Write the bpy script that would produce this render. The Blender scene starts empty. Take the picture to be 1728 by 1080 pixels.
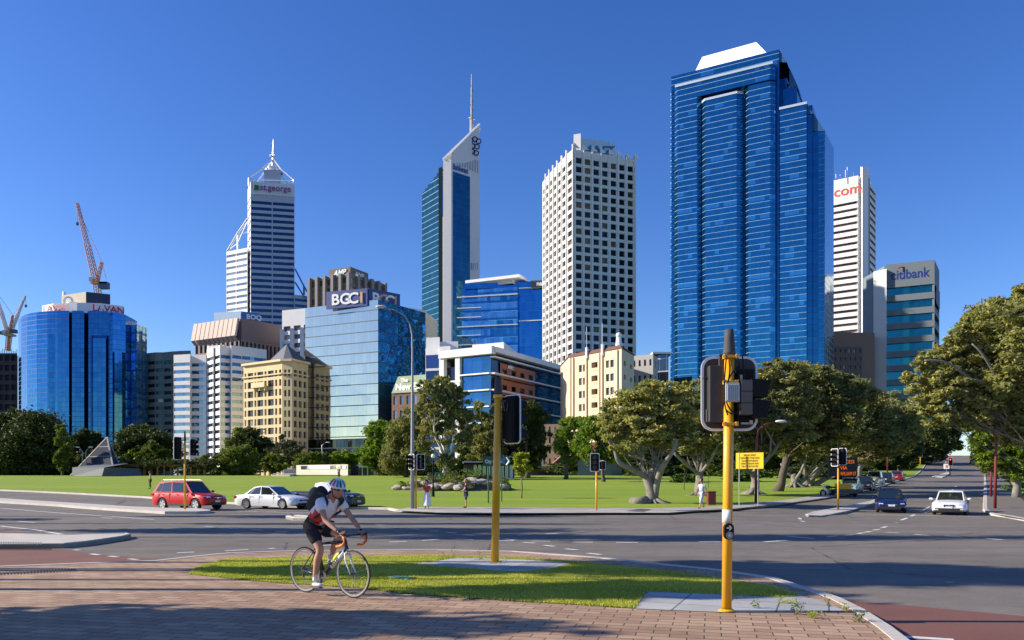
import bpy, bmesh, math, random
import numpy as np
from mathutils import Vector, Matrix
random.seed(7); rng = np.random.default_rng(7)
F = 1320.0; HZ = 812.0; EYE = 1.65
SC = bpy.context.scene
COL = SC.collection
R = math.radians
# ------------------------------------------------------------------ tagging
def tag(o, label=None, cat=None, group=None, kind=None):
    if label: o['label'] = label
    if cat: o['category'] = cat
    if group: o['group'] = group
    if kind: o['kind'] = kind
    return o
def thing(name, label, cat, loc=(0, 0, 0), rz=0, group=None):
    o = bpy.data.objects.new(name, None); COL.objects.link(o)
    o.empty_display_size = .3
    o.location = loc; o.rotation_euler = (0, 0, rz)
    return tag(o, label, cat, group)
def rootloc(o):
    v = Vector((0, 0, 0))
    while o is not None:
        v = v + o.location; o = o.parent
    return v
def copy_tree(o, parent=None, label=None, loc=None, rz=None):
    c = o.copy(); COL.objects.link(c); c.parent = parent
    if label: c['label'] = label
    if loc is not None: c.location = loc
    if rz is not None: c.rotation_euler = (0, 0, rz)
    for ch in list(o.children): copy_tree(ch, c)
    return c
# ------------------------------------------------------------------ terrain and pixel helpers
def interp(v, pts):
    if v <= pts[0][0]: return pts[0][1]
    for (a, b), (c, d) in zip(pts, pts[1:]):
        if v <= c: return b + (d - b) * (v - a) / (c - a)
    return pts[-1][1]
def sm(v, a, b):
    t = min(1, max(0, (v - a) / (b - a))); return t * t * (3 - 2 * t)
PROF = [(44, 0), (50, .04), (60, .25), (90, 1.2), (110, 1.75), (150, 2.75)]
def T(x, y):
    u = x / max(y, 20)
    z = -.12 + interp(y, PROF)
    z -= .25 * sm(u, .3, .42) * sm(y, 26, 38) * (1 - sm(y, 50, 68))
    z += 7.2 * sm(u, .34, .46) * sm(y, 135, 255)
    return z
def G(px, py, dz=0.0):
    u = (px - 864) / F; w = (HZ - py) / F
    y = 2.0; step = .25; prev = None
    while y < 420:
        h = EYE + w * y - (T(u * y, y) + dz)
        if h <= 0:
            lo, hi = y - step, y
            for _ in range(20):
                m = (lo + hi) / 2
                if EYE + w * m - (T(u * m, m) + dz) > 0: lo = m
                else: hi = m
            return Vector((u * hi, hi, T(u * hi, hi) + dz))
        y += step
    return Vector((u * 420, 420, T(u * 420, 420) + dz))
def P(px, py, y): return Vector(((px - 864) / F * y, y, EYE + (HZ - py) / F * y))
def C(px, py, H):
    y = H * F / (HZ - py); return Vector(((px - 864) / F * y, y))
# ------------------------------------------------------------------ mesh builder
class MB:
    def __init__(s): s.v = []; s.f = []; s.uv = []
    def face(s, pts, uvs=None):
        n = len(s.v); s.v += [tuple(p) for p in pts]
        s.f.append(tuple(range(n, n + len(pts))))
        s.uv += uvs if uvs else [(p[0] + p[1] * .7, p[2]) for p in pts]
    def wall(s, a, b, z0, z1, off=0, u0=0):
        a = Vector(a[:2]); b = Vector(b[:2]); d = b - a; L = d.length
        n = Vector((d.y, -d.x)) / max(L, 1e-6) * off
        a = a + n; b = b + n
        s.face([(a.x, a.y, z0), (b.x, b.y, z0), (b.x, b.y, z1), (a.x, a.y, z1)],
               [(u0, z0), (u0 + L, z0), (u0 + L, z1), (u0, z1)])
    def prism(s, poly, z0, z1, cap=True, bottom=False):
        # poly counter-clockwise from above; walls face outwards
        u = 0
        for i in range(len(poly)):
            a, b = poly[i], poly[(i + 1) % len(poly)]
            s.wall(a, b, z0, z1, 0, u); u += (Vector(b[:2]) - Vector(a[:2])).length
        if cap: s.face([(p[0], p[1], z1) for p in poly])
        if bottom: s.face([(p[0], p[1], z0) for p in reversed(poly)])
    def box(s, c, sz, rz=0, M=None):
        x, y, z = sz[0] / 2, sz[1] / 2, sz[2] / 2
        m = M if M is not None else Matrix.Rotation(rz, 3, 'Z')
        q = [Vector(c) + m @ Vector((i * x, j * y, k * z)) for k in (-1, 1) for j in (-1, 1) for i in (-1, 1)]
        for f in ((0, 2, 3, 1), (4, 5, 7, 6), (0, 1, 5, 4), (2, 6, 7, 3), (0, 4, 6, 2), (1, 3, 7, 5)):
            s.face([q[i] for i in f])
    def tube(s, pts, rad, n=8, caps=True):
        pts = [Vector(p) for p in pts]
        if not isinstance(rad, (list, tuple)): rad = [rad] * len(pts)
        base = len(s.v); ref = Vector((0, 0, 1))
        up = None
        for i, p in enumerate(pts):
            d = (pts[min(i + 1, len(pts) - 1)] - pts[max(i - 1, 0)])
            if d.length < 1e-9: d = Vector((0, 0, 1))
            d.normalize()
            if up is None:
                up = d.cross(Vector((0, 0, 1)) if abs(d.z) < .9 else Vector((1, 0, 0)))
            up = (up - d * up.dot(d))
            if up.length < 1e-6: up = d.cross(Vector((1, 0, 0)))
            up.normalize(); w = d.cross(up)
            for k in range(n):
                a = 2 * math.pi * k / n
                s.v.append(tuple(p + (up * math.cos(a) + w * math.sin(a)) * rad[i]))
        for i in range(len(pts) - 1):
            for k in range(n):
                k2 = (k + 1) % n
                s.f.append((base + i * n + k, base + i * n + k2, base + (i + 1) * n + k2, base + (i + 1) * n + k))
                s.uv += [(k / n, 0), ((k + 1) / n, 0), ((k + 1) / n, 1), (k / n, 1)]
        if caps:
            s.f.append(tuple(base + k for k in reversed(range(n)))); s.uv += [(0, 0)] * n
            s.f.append(tuple(base + (len(pts) - 1) * n + k for k in range(n))); s.uv += [(0, 0)] * n
    def lathe(s, prof, c=(0, 0, 0), axis='z', n=20):
        # prof: (radius, height) pairs
        base = len(s.v); c = Vector(c)
        for r, h in prof:
            for k in range(n):
                a = 2 * math.pi * k / n; x, y = r * math.cos(a), r * math.sin(a)
                p = (x, y, h) if axis == 'z' else ((x, h, y) if axis == 'y' else (h, x, y))
                s.v.append(tuple(c + Vector(p)))
        for i in range(len(prof) - 1):
            for k in range(n):
                k2 = (k + 1) % n
                f = (base + i * n + k, base + i * n + k2, base + (i + 1) * n + k2, base + (i + 1) * n + k)
                s.f.append(f if axis != 'y' else f[::-1]); s.uv += [(0, 0)] * 4
    def ball(s, c, r, n=10, m=7):
        if not isinstance(r, (tuple, list)): r = (r, r, r)
        base = len(s.v)
        for i in range(m + 1):
            t = math.pi * i / m
            for k in range(n):
                a = 2 * math.pi * k / n
                s.v.append((c[0] + r[0] * math.sin(t) * math.cos(a), c[1] + r[1] * math.sin(t) * math.sin(a), c[2] - r[2] * math.cos(t)))
        for i in range(m):
            for k in range(n):
                k2 = (k + 1) % n
                s.f.append((base + i * n + k, base + i * n + k2, base + (i + 1) * n + k2, base + (i + 1) * n + k)); s.uv += [(0, 0)] * 4
    def build(s, name, mat, parent=None, smooth=False, local=False, bevel=0):
        me = bpy.data.meshes.new(name)
        v = s.v
        if parent is not None and not local:
            l = rootloc(parent); v = [(a - l.x, b - l.y, c - l.z) for a, b, c in v]
        me.from_pydata(v, [], s.f)
        if len(s.uv) == len(me.loops):
            ul = me.uv_layers.new(name='UVMap')
            ul.data.foreach_set('uv', np.array(s.uv, dtype=np.float32).ravel())
        if smooth or bevel:
            bm = bmesh.new(); bm.from_mesh(me); bmesh.ops.remove_doubles(bm, verts=bm.verts, dist=1e-5)
            bm.to_mesh(me); bm.free()
        if smooth: me.shade_smooth()
        me.materials.append(mat)
        o = bpy.data.objects.new(name, me); COL.objects.link(o); o.parent = parent
        if bevel:
            b = o.modifiers.new('Bevel', 'BEVEL'); b.width = bevel; b.segments = 2; b.limit_method = 'ANGLE'; b.angle_limit = R(35)
        return o
def one(fn, name, mat, parent=None, **k):
    m = MB(); fn(m); return m.build(name, mat, parent, **k)
# ------------------------------------------------------------------ materials
def newmat(name):
    m = bpy.data.materials.new(name); m.use_nodes = True
    nt = m.node_tree; b = nt.nodes['Principled BSDF']
    return m, nt, b
def nd(nt, typ, **kw):
    n = nt.nodes.new('ShaderNode' + typ)
    for k, v in kw.items():
        if k.startswith('i_'):
            key = k[2:]; key = int(key) if key.isdigit() else key
            if hasattr(v, 'is_output') or isinstance(v, bpy.types.NodeSocket): nt.links.new(v, n.inputs[key])
            else: n.inputs[key].default_value = v
        else: setattr(n, k, v)
    return n
def math_(nt, op, a, b=None, c=None):
    n = nt.nodes.new('ShaderNodeMath'); n.operation = op
    for i, v in enumerate((a, b, c)):
        if v is None: continue
        if isinstance(v, (int, float)): n.inputs[i].default_value = v
        else: nt.links.new(v, n.inputs[i])
    return n.outputs[0]
def mixc(nt, fac, a, b, blend='MIX'):
    n = nt.nodes.new('ShaderNodeMix'); n.data_type = 'RGBA'; n.blend_type = blend
    for s, v in ((n.inputs[0], fac), (n.inputs[6], a), (n.inputs[7], b)):
        if isinstance(v, (int, float)): s.default_value = v
        elif isinstance(v, (tuple, list)): s.default_value = tuple(v[:3]) + (1,)
        else: nt.links.new(v, s)
    return n.outputs[2]
def noise(nt, vec, scale, detail=4, rough=.55):
    n = nd(nt, 'TexNoise', i_Scale=scale, i_Detail=detail, i_Roughness=rough)
    if vec is not None: nt.links.new(vec, n.inputs['Vector'])
    return n.outputs[0]
def ramp(nt, fac, stops):
    n = nt.nodes.new('ShaderNodeValToRGB'); nt.links.new(fac, n.inputs[0])
    el = n.color_ramp.elements
    while len(el) < len(stops): el.new(.5)
    for e, (p, c) in zip(el, stops):
        e.position = p; e.color = (c, c, c, 1) if isinstance(c, (int, float)) else tuple(c[:3]) + (1,)
    return n.outputs[0]
def objco(nt): return nt.nodes.new('ShaderNodeTexCoord').outputs['Object']
def uvco(nt): return nt.nodes.new('ShaderNodeTexCoord').outputs['UV']
MATS = {}
def plain(name, col, rough=.6, metal=0, var=.12, scale=3., spec=.5, bump=0., coat=0):
    if name in MATS: return MATS[name]
    m, nt, b = newmat(name)
    co = objco(nt); f = noise(nt, co, scale)
    f2 = ramp(nt, f, [(.3, 1 - var), (.7, 1 + var)])
    f2 = math_(nt, 'MULTIPLY_ADD', f, 2 * var * 1.6, 1 - var * 1.6)
    c = mixc(nt, 1.0, col, f2, 'MULTIPLY')
    nt.links.new(c, b.inputs['Base Color'])
    b.inputs['Roughness'].default_value = rough; b.inputs['Metallic'].default_value = metal
    b.inputs['Specular IOR Level'].default_value = spec
    b.inputs['Coat Weight'].default_value = coat; b.inputs['Coat Roughness'].default_value = .04
    if bump:
        bp = nd(nt, 'Bump', i_Strength=bump, i_Distance=.02, i_Height=noise(nt, co, scale * 8))
        nt.links.new(bp.outputs[0], b.inputs['Normal'])
    MATS[name] = m; return m
def emis(name, col, s=1.):
    m, nt, b = newmat(name); b.inputs['Base Color'].default_value = (*col, 1)
    b.inputs['Emission Color'].default_value = (*col, 1); b.inputs['Emission Strength'].default_value = s
    return m
def line_mask(nt, coord, period, width, off=0.):
    # 1 on the line, 0 elsewhere
    f = math_(nt, 'FRACT', math_(nt, 'DIVIDE', math_(nt, 'ADD', coord, off), period))
    return math_(nt, 'LESS_THAN', f, width / period)
def curtain(name, col, cw=1.5, ch=3.7, vline=.12, hline=.25, vcol=(.01, .02, .05), hcol=(.6, .7, .8), metal=.9, rough=.06,
            litcol=None, lit=.06, wav=.02, band=None, bandcol=None, hoff=0., contrast=.12):
    m, nt, b = newmat(name)
    uv = uvco(nt); sep = nt.nodes.new('ShaderNodeSeparateXYZ'); nt.links.new(uv, sep.inputs[0])
    u, v = sep.outputs[0], sep.outputs[1]
    iu = math_(nt, 'FLOOR', math_(nt, 'DIVIDE', u, cw)); iv = math_(nt, 'FLOOR', math_(nt, 'DIVIDE', math_(nt, 'ADD', v, hoff), ch))
    cmb = nd(nt, 'CombineXYZ', i_0=iu, i_1=iv)
    wn = nd(nt, 'TexWhiteNoise', noise_dimensions='3D'); nt.links.new(cmb.outputs[0], wn.inputs[0])
    big = noise(nt, nd(nt, 'CombineXYZ', i_0=math_(nt, 'MULTIPLY', iu, .12), i_1=math_(nt, 'MULTIPLY', iv, .45)).outputs[0], 1.0, 2)
    c = mixc(nt, 1., col, math_(nt, 'MULTIPLY_ADD', wn.outputs[0], contrast * 2, 1 - contrast), 'MULTIPLY')
    if band:   # spandrel band of height 'band' at each floor
        fr = math_(nt, 'FRACT', math_(nt, 'DIVIDE', math_(nt, 'ADD', v, hoff), ch))
        bm_ = math_(nt, 'LESS_THAN', fr, band / ch); c = mixc(nt, bm_, c, bandcol)
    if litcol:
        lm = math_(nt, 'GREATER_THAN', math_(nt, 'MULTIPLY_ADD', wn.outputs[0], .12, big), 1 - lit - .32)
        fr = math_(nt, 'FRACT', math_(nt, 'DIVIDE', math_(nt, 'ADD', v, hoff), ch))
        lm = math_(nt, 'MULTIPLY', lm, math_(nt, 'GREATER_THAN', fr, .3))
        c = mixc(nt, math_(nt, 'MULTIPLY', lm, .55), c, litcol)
    ml = line_mask(nt, u, cw, vline); mh = line_mask(nt, v, ch, hline, hoff)
    c = mixc(nt, math_(nt, 'MULTIPLY', ml, .6), c, vcol); c = mixc(nt, mh, c, hcol)
    nt.links.new(c, b.inputs['Base Color'])
    nt.links.new(math_(nt, 'MULTIPLY', math_(nt, 'SUBTRACT', 1., mh), metal), b.inputs['Metallic'])
    nt.links.new(math_(nt, 'MULTIPLY_ADD', mh, .4, rough), b.inputs['Roughness'])
    # each pane sits a hair out of true
    geo = nt.nodes.new('ShaderNodeNewGeometry')
    w3 = nd(nt, 'VectorMath', operation='SUBTRACT'); nt.links.new(wn.outputs['Color'], w3.inputs[0]); w3.inputs[1].default_value = (.5, .5, .5)
    w4 = nd(nt, 'VectorMath', operation='SCALE'); nt.links.new(w3.outputs[0], w4.inputs[0]); w4.inputs['Scale'].default_value = wav * 2
    pn = nd(nt, 'TexNoise', i_Scale=.35, i_Detail=2.); nt.links.new(uv, pn.inputs[0])
    w5 = nd(nt, 'VectorMath', operation='SUBTRACT'); nt.links.new(pn.outputs['Color'], w5.inputs[0]); w5.inputs[1].default_value = (.5, .5, .5)
    w6 = nd(nt, 'VectorMath', operation='SCALE'); nt.links.new(w5.outputs[0], w6.inputs[0]); w6.inputs['Scale'].default_value = wav * 2.5
    a1 = nd(nt, 'VectorMath', operation='ADD'); nt.links.new(w4.outputs[0], a1.inputs[0]); nt.links.new(w6.outputs[0], a1.inputs[1])
    a2 = nd(nt, 'VectorMath', operation='ADD'); nt.links.new(geo.outputs['Normal'], a2.inputs[0]); nt.links.new(a1.outputs[0], a2.inputs[1])
    a3 = nd(nt, 'VectorMath', operation='NORMALIZE'); nt.links.new(a2.outputs[0], a3.inputs[0])
    nt.links.new(a3.outputs[0], b.inputs['Normal'])
    return m
def winglass(name, col, metal=.3, rough=.08, blind=(.35, .33, .28), bl=.2):
    m, nt, b = newmat(name)
    oi = nt.nodes.new('ShaderNodeObjectInfo'); geo = nt.nodes.new('ShaderNodeNewGeometry')
    r = math_(nt, 'FRACT', math_(nt, 'ADD', oi.outputs['Random'], math_(nt, 'MULTIPLY', geo.outputs['Random Per Island'], 1.7)))
    c = mixc(nt, 1., col, math_(nt, 'MULTIPLY_ADD', r, .9, .55), 'MULTIPLY')
    c = mixc(nt, math_(nt, 'MULTIPLY', math_(nt, 'LESS_THAN', r, bl), .5), c, blind)
    nt.links.new(c, b.inputs['Base Color']); b.inputs['Metallic'].default_value = metal; b.inputs['Roughness'].default_value = rough
    return m
def masonry(name, col, jw=3., jh=3.6, lw=.06, dark=.75, var=.1, rough=.75, scale=.15):
    m, nt, b = newmat(name)
    uv = uvco(nt); sep = nt.nodes.new('ShaderNodeSeparateXYZ'); nt.links.new(uv, sep.inputs[0])
    ml = math_(nt, 'MAXIMUM', line_mask(nt, sep.outputs[0], jw, lw), line_mask(nt, sep.outputs[1], jh, lw))
    co = objco(nt); f = noise(nt, co, scale, 6, .65)
    st = nd(nt, 'Mapping'); nt.links.new(co, st.inputs[0]); st.inputs['Scale'].default_value = (1.2, 1.2, .06)
    f2 = noise(nt, st.outputs[0], .8, 4)
    g = math_(nt, 'MULTIPLY_ADD', f, var * 2.2, 1 - var * 1.1); g = math_(nt, 'MULTIPLY', g, math_(nt, 'MULTIPLY_ADD', f2, var * 2, 1 - var))
    g = math_(nt, 'MULTIPLY', g, math_(nt, 'SUBTRACT', 1, math_(nt, 'MULTIPLY', ml, 1 - dark)))
    nt.links.new(mixc(nt, 1., col, g, 'MULTIPLY'), b.inputs['Base Color']); b.inputs['Roughness'].default_value = rough
    return m
def leafmat(name, c1, c2, trans=.3):
    m, nt, b = newmat(name)
    geo = nt.nodes.new('ShaderNodeNewGeometry'); co = objco(nt)
    r = geo.outputs['Random Per Island']
    n = noise(nt, co, .35, 3); f = math_(nt, 'MULTIPLY_ADD', r, .6, math_(nt, 'MULTIPLY_ADD', n, 1.6, -.6))
    f = nd(nt, 'Clamp', i_0=f).outputs[0]
    c = mixc(nt, f, c1, c2)
    # a few dry, yellowed leaves
    c = mixc(nt, math_(nt, 'MULTIPLY', math_(nt, 'GREATER_THAN', r, .93), .6), c, (c2[0] * 2.2, c2[1] * 1.5, c2[2] * .9))
    nt.links.new(c, b.inputs['Base Color']); b.inputs['Roughness'].default_value = .6; b.inputs['Specular IOR Level'].default_value = .18
    tr = nd(nt, 'BsdfTranslucent'); nt.links.new(mixc(nt, 1., c, (1.5, 1.6, .7), 'MULTIPLY'), tr.inputs[0])
    mx = nd(nt, 'MixShader', i_0=trans); nt.links.new(b.outputs[0], mx.inputs[1]); nt.links.new(tr.outputs[0], mx.inputs[2])
    nt.links.new(mx.outputs[0], nt.nodes['Material Output'].inputs[0])
    return m
# ------------------------------------------------------------------ text
def text(root, s, size, mat, o, xd, name='lettering', nrm=None, bold=0., ext=.02, shear=0., sx=1., label=None, local=False, align='LEFT'):
    cu = bpy.data.curves.new('t', 'FONT'); cu.body = s; cu.size = size; cu.offset = bold; cu.extrude = ext; cu.shear = shear
    cu.align_x = align; cu.resolution_u = 3; cu.space_character = 1.0
    to = bpy.data.objects.new('t', cu); COL.objects.link(to)
    dg = bpy.context.evaluated_depsgraph_get(); me = bpy.data.meshes.new_from_object(to.evaluated_get(dg))
    bpy.data.objects.remove(to); bpy.data.curves.remove(cu)
    xd = Vector(xd).normalized(); up = Vector((0, 0, 1)); n = xd.cross(up)
    o = Vector(o)
    if root is not None and not local: o = o - rootloc(root)
    M = Matrix(((xd.x * sx, up.x, n.x, o.x), (xd.y * sx, up.y, n.y, o.y), (xd.z * sx, up.z, n.z, o.z), (0, 0, 0, 1)))
    me.transform(M); me.materials.clear(); me.materials.append(mat)
    ob = bpy.data.objects.new(name, me); COL.objects.link(ob); ob.parent = root
    if label: ob['label'] = label
    return ob
# ------------------------------------------------------------------ skinned bodies
def skin(pts, edges, name, mat, parent, sub=2, smooth=True):
    """pts: list of (x,y,z,r) ; first is the root"""
    me = bpy.data.meshes.new(name); me.from_pydata([p[:3] for p in pts], edges, [])
    o = bpy.data.objects.new(name, me); COL.objects.link(o)
    md = o.modifiers.new('Skin', 'SKIN'); md.use_smooth_shade = True; md.branch_smoothing = .3
    for i, p in enumerate(pts):
        r = p[3]; r = r if isinstance(r, tuple) else (r, r)
        me.skin_vertices[0].data[i].radius = r
        me.skin_vertices[0].data[i].use_root = (i == 0)
    s = o.modifiers.new('Sub', 'SUBSURF'); s.levels = sub; s.render_levels = sub
    dg = bpy.context.evaluated_depsgraph_get(); m2 = bpy.data.meshes.new_from_object(o.evaluated_get(dg))
    bpy.data.objects.remove(o); m2.materials.clear(); m2.materials.append(mat); m2.shade_smooth()
    ob = bpy.data.objects.new(name, m2); COL.objects.link(ob); ob.parent = parent
    return ob
# ------------------------------------------------------------------ camera and light
cam = bpy.data.cameras.new('camera'); co_ = bpy.data.objects.new('camera', cam); COL.objects.link(co_)
cam.sensor_width = 36; cam.lens = F / 1728 * 36; cam.shift_y = (HZ - 540) / 1728; cam.clip_end = 8000; cam.clip_start = .1
co_.location = (0, 0, EYE); co_.rotation_euler = (R(90), 0, 0); SC.camera = co_
SUN_EL = R(27); SUN_DIR = Vector((-1, .012, 0)).normalized() * math.cos(SUN_EL) + Vector((0, 0, math.sin(SUN_EL)))
w = bpy.data.worlds.new('World'); SC.world = w; w.use_nodes = True
wn_ = w.node_tree; bg = wn_.nodes['Background']
sky = wn_.nodes.new('ShaderNodeTexSky'); sky.sky_type = 'NISHITA'; sky.sun_disc = False
sky.sun_elevation = SUN_EL; sky.sun_rotation = math.atan2(SUN_DIR.x, SUN_DIR.y)
sky.altitude = 0; sky.air_density = 1.0; sky.dust_density = .25; sky.ozone_density = 4.5
hs = wn_.nodes.new('ShaderNodeHueSaturation'); hs.inputs['Saturation'].default_value = 1.22; hs.inputs['Hue'].default_value = .517
wn_.links.new(sky.outputs[0], hs.inputs['Color']); wn_.links.new(hs.outputs[0], bg.inputs[0]); bg.inputs[1].default_value = .108
sl = bpy.data.lights.new('sun', 'SUN'); so = bpy.data.objects.new('sun', sl); COL.objects.link(so)
sl.energy = 4.9; sl.angle = R(.55); sl.color = (1, .885, .73)
so.rotation_euler = (-SUN_DIR).to_track_quat('-Z', 'Y').to_euler(); so.location = (-30, 0, 40)
SC.view_settings.view_transform = 'Standard'; SC.view_settings.look = 'None'; SC.view_settings.gamma = 1; SC.view_settings.exposure = 0.74
# ================================================================== GROUND
def drape(name, poly, dz, mat, skirt=0., kind='structure', parent=None, near=26, step=4.):
    bm = bmesh.new()
    vs = [bm.verts.new((p[0], p[1], 0)) for p in poly]
    f = bm.faces.new(vs); f.normal_update()
    if f.normal.z < 0: f.normal_flip()
    ys = [p[1] for p in poly]; xs = [p[0] for p in poly]
    def cuts(lo, hi, ax):
        v = max(lo, -150 if ax == 0 else near)
        while v < min(hi, 300):
            if v > lo:
                no = (1, 0, 0) if ax == 0 else (0, 1, 0); c = (v, 0, 0) if ax == 0 else (0, v, 0)
                bmesh.ops.bisect_plane(bm, geom=bm.verts[:] + bm.edges[:] + bm.faces[:], plane_co=c, plane_no=no)
            v += step if v < 70 or ax == 0 else step * 2
    if max(ys) > near: cuts(min(ys), max(ys), 1)
    if max(ys) > near and max(xs) > 5: 
        lo, hi = max(5, min(xs)), min(max(xs), 170); v = lo
        while v < hi:
            bmesh.ops.bisect_plane(bm, geom=bm.verts[:] + bm.edges[:] + bm.faces[:], plane_co=(v, 0, 0), plane_no=(1, 0, 0)); v += 5
    bmesh.ops.triangulate(bm, faces=bm.faces[:])
    for v in bm.verts: v.co.z = T(v.co.x, v.co.y) + dz
    if skirt:
        ed = [e for e in bm.edges if e.is_boundary]
        r = bmesh.ops.extrude_edge_only(bm, edges=ed)
        for g in r['geom']:
            if isinstance(g, bmesh.types.BMVert): g.co.z -= skirt
    me = bpy.data.meshes.new(name); bm.to_mesh(me); bm.free(); me.materials.append(mat)
    o = bpy.data.objects.new(name, me); COL.objects.link(o)
    if kind: o['kind'] = kind
    if parent: o.parent = parent
    return o
def gp(l, dz=0.): return [G(a, b, dz) for a, b in l]

def m_asphalt():
    m, nt, b = newmat('asphalt'); co = objco(nt)
    a = noise(nt, co, .22, 5, .6); bn = noise(nt, co, 90, 2, .7); cn = noise(nt, co, 1.6, 4)
    mp = nd(nt, 'Mapping'); nt.links.new(co, mp.inputs[0]); mp.inputs['Rotation'].default_value = (0, 0, R(31)); mp.inputs['Scale'].default_value = (.05, .9, 1)
    st = noise(nt, mp.outputs[0], 1.0, 4)
    g = math_(nt, 'MULTIPLY_ADD', a, .75, .6); g = math_(nt, 'MULTIPLY', g, math_(nt, 'MULTIPLY_ADD', bn, 1.1, .45))
    g = math_(nt, 'MULTIPLY', g, math_(nt, 'MULTIPLY_ADD', cn, .5, .74)); g = math_(nt, 'MULTIPLY', g, math_(nt, 'MULTIPLY_ADD', st, .8, .6)); g = math_(nt, 'MULTIPLY', g, math_(nt, 'MULTIPLY_ADD', noise(nt, co, 22, 2), .5, .75))
    vo = nd(nt, 'TexVoronoi', feature='DISTANCE_TO_EDGE', i_Scale=.11); nt.links.new(co, vo.inputs[0])
    wob = noise(nt, co, 2.2, 4); crack = math_(nt, 'LESS_THAN', math_(nt, 'MULTIPLY_ADD', wob, .02, vo.outputs[0]), .0125)
    g = math_(nt, 'MULTIPLY', g, math_(nt, 'MULTIPLY_ADD', crack, -.45, 1.))
    nt.links.new(mixc(nt, 1., (.172, .155, .132), g, 'MULTIPLY'), b.inputs['Base Color']); b.inputs['Roughness'].default_value = .82
    b.inputs['Specular IOR Level'].default_value = .3
    bp = nd(nt, 'Bump', i_Strength=.5, i_Distance=.01, i_Height=bn); nt.links.new(bp.outputs[0], b.inputs['Normal'])
    return m
def m_red():
    m, nt, b = newmat('red_asphalt'); co = objco(nt)
    a = noise(nt, co, .8, 5); bn = noise(nt, co, 80, 2, .7)
    g = math_(nt, 'MULTIPLY', math_(nt, 'MULTIPLY_ADD', a, .6, .7), math_(nt, 'MULTIPLY_ADD', bn, .9, .55))
    nt.links.new(mixc(nt, 1., (.165, .068, .05), g, 'MULTIPLY'), b.inputs['Base Color']); b.inputs['Roughness'].default_value = .85
    return m
def m_pavers():
    m, nt, b = newmat('brick_pavers'); co = objco(nt)
    mp = nd(nt, 'Mapping'); nt.links.new(co, mp.inputs[0]); mp.inputs['Rotation'].default_value = (0, 0, R(14))
    dis = nd(nt, 'TexNoise', i_Scale=.5); nt.links.new(co, dis.inputs[0])
    va = nd(nt, 'VectorMath', operation='MULTIPLY_ADD'); nt.links.new(dis.outputs['Color'], va.inputs[0]); va.inputs[1].default_value = (.05, .05, 0); nt.links.new(mp.outputs[0], va.inputs[2])
    br = nd(nt, 'TexBrick', i_Scale=1., i_Color1=(.30, .185, .115, 1), i_Color2=(.43, .30, .195, 1), i_Mortar=(.06, .045, .035, 1))
    br.inputs['Mortar Size'].default_value = .008; br.inputs['Brick Width'].default_value = .36; br.inputs['Row Height'].default_value = .18
    br.inputs['Mortar Smooth'].default_value = .3; br.inputs['Bias'].default_value = -.1
    nt.links.new(va.outputs[0], br.inputs['Vector'])
    a = noise(nt, co, .45, 5, .6); bn = noise(nt, co, 60, 3, .7); cn = noise(nt, co, 4, 3)
    g = math_(nt, 'MULTIPLY', math_(nt, 'MULTIPLY_ADD', a, .9, .55), math_(nt, 'MULTIPLY_ADD', bn, .8, .6)); g = math_(nt, 'MULTIPLY', g, math_(nt, 'MULTIPLY_ADD', cn, .35, .82))
    nt.links.new(mixc(nt, 1., br.outputs[0], g, 'MULTIPLY'), b.inputs['Base Color']); b.inputs['Roughness'].default_value = .85
    h = math_(nt, 'SUBTRACT', math_(nt, 'MULTIPLY', bn, .25), br.outputs['Fac'])
    bp = nd(nt, 'Bump', i_Strength=.6, i_Distance=.008, i_Height=h); nt.links.new(bp.outputs[0], b.inputs['Normal'])
    return m
def m_concrete(name, col, slab=None, rot=31):
    m, nt, b = newmat(name); co = objco(nt)
    a = noise(nt, co, 1.1, 6, .65); bn = noise(nt, co, 70, 2, .7)
    g = math_(nt, 'MULTIPLY', math_(nt, 'MULTIPLY_ADD', a, .7, .65), math_(nt, 'MULTIPLY_ADD', bn, .5, .75))
    c = mixc(nt, 1., col, g, 'MULTIPLY')
    if slab:
        mp = nd(nt, 'Mapping'); nt.links.new(co, mp.inputs[0]); mp.inputs['Rotation'].default_value = (0, 0, R(rot))
        s = nt.nodes.new('ShaderNodeSeparateXYZ'); nt.links.new(mp.outputs[0], s.inputs[0])
        ml = math_(nt, 'MAXIMUM', line_mask(nt, s.outputs[0], slab, .022), line_mask(nt, s.outputs[1], slab, .022))
        c = mixc(nt, math_(nt, 'MULTIPLY', ml, .85), c, (.05, .05, .035))
        ce = nd(nt, 'TexWhiteNoise', noise_dimensions='2D')
        fl = nd(nt, 'VectorMath', operation='SNAP'); nt.links.new(mp.outputs[0], fl.inputs[0]); fl.inputs[1].default_value = (slab, slab, slab); nt.links.new(fl.outputs[0], ce.inputs[0])
        c = mixc(nt, 1., c, math_(nt, 'MULTIPLY_ADD', ce.outputs[0], .25, .86), 'MULTIPLY')
    nt.links.new(c, b.inputs['Base Color']); b.inputs['Roughness'].default_value = .85
    return m
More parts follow.
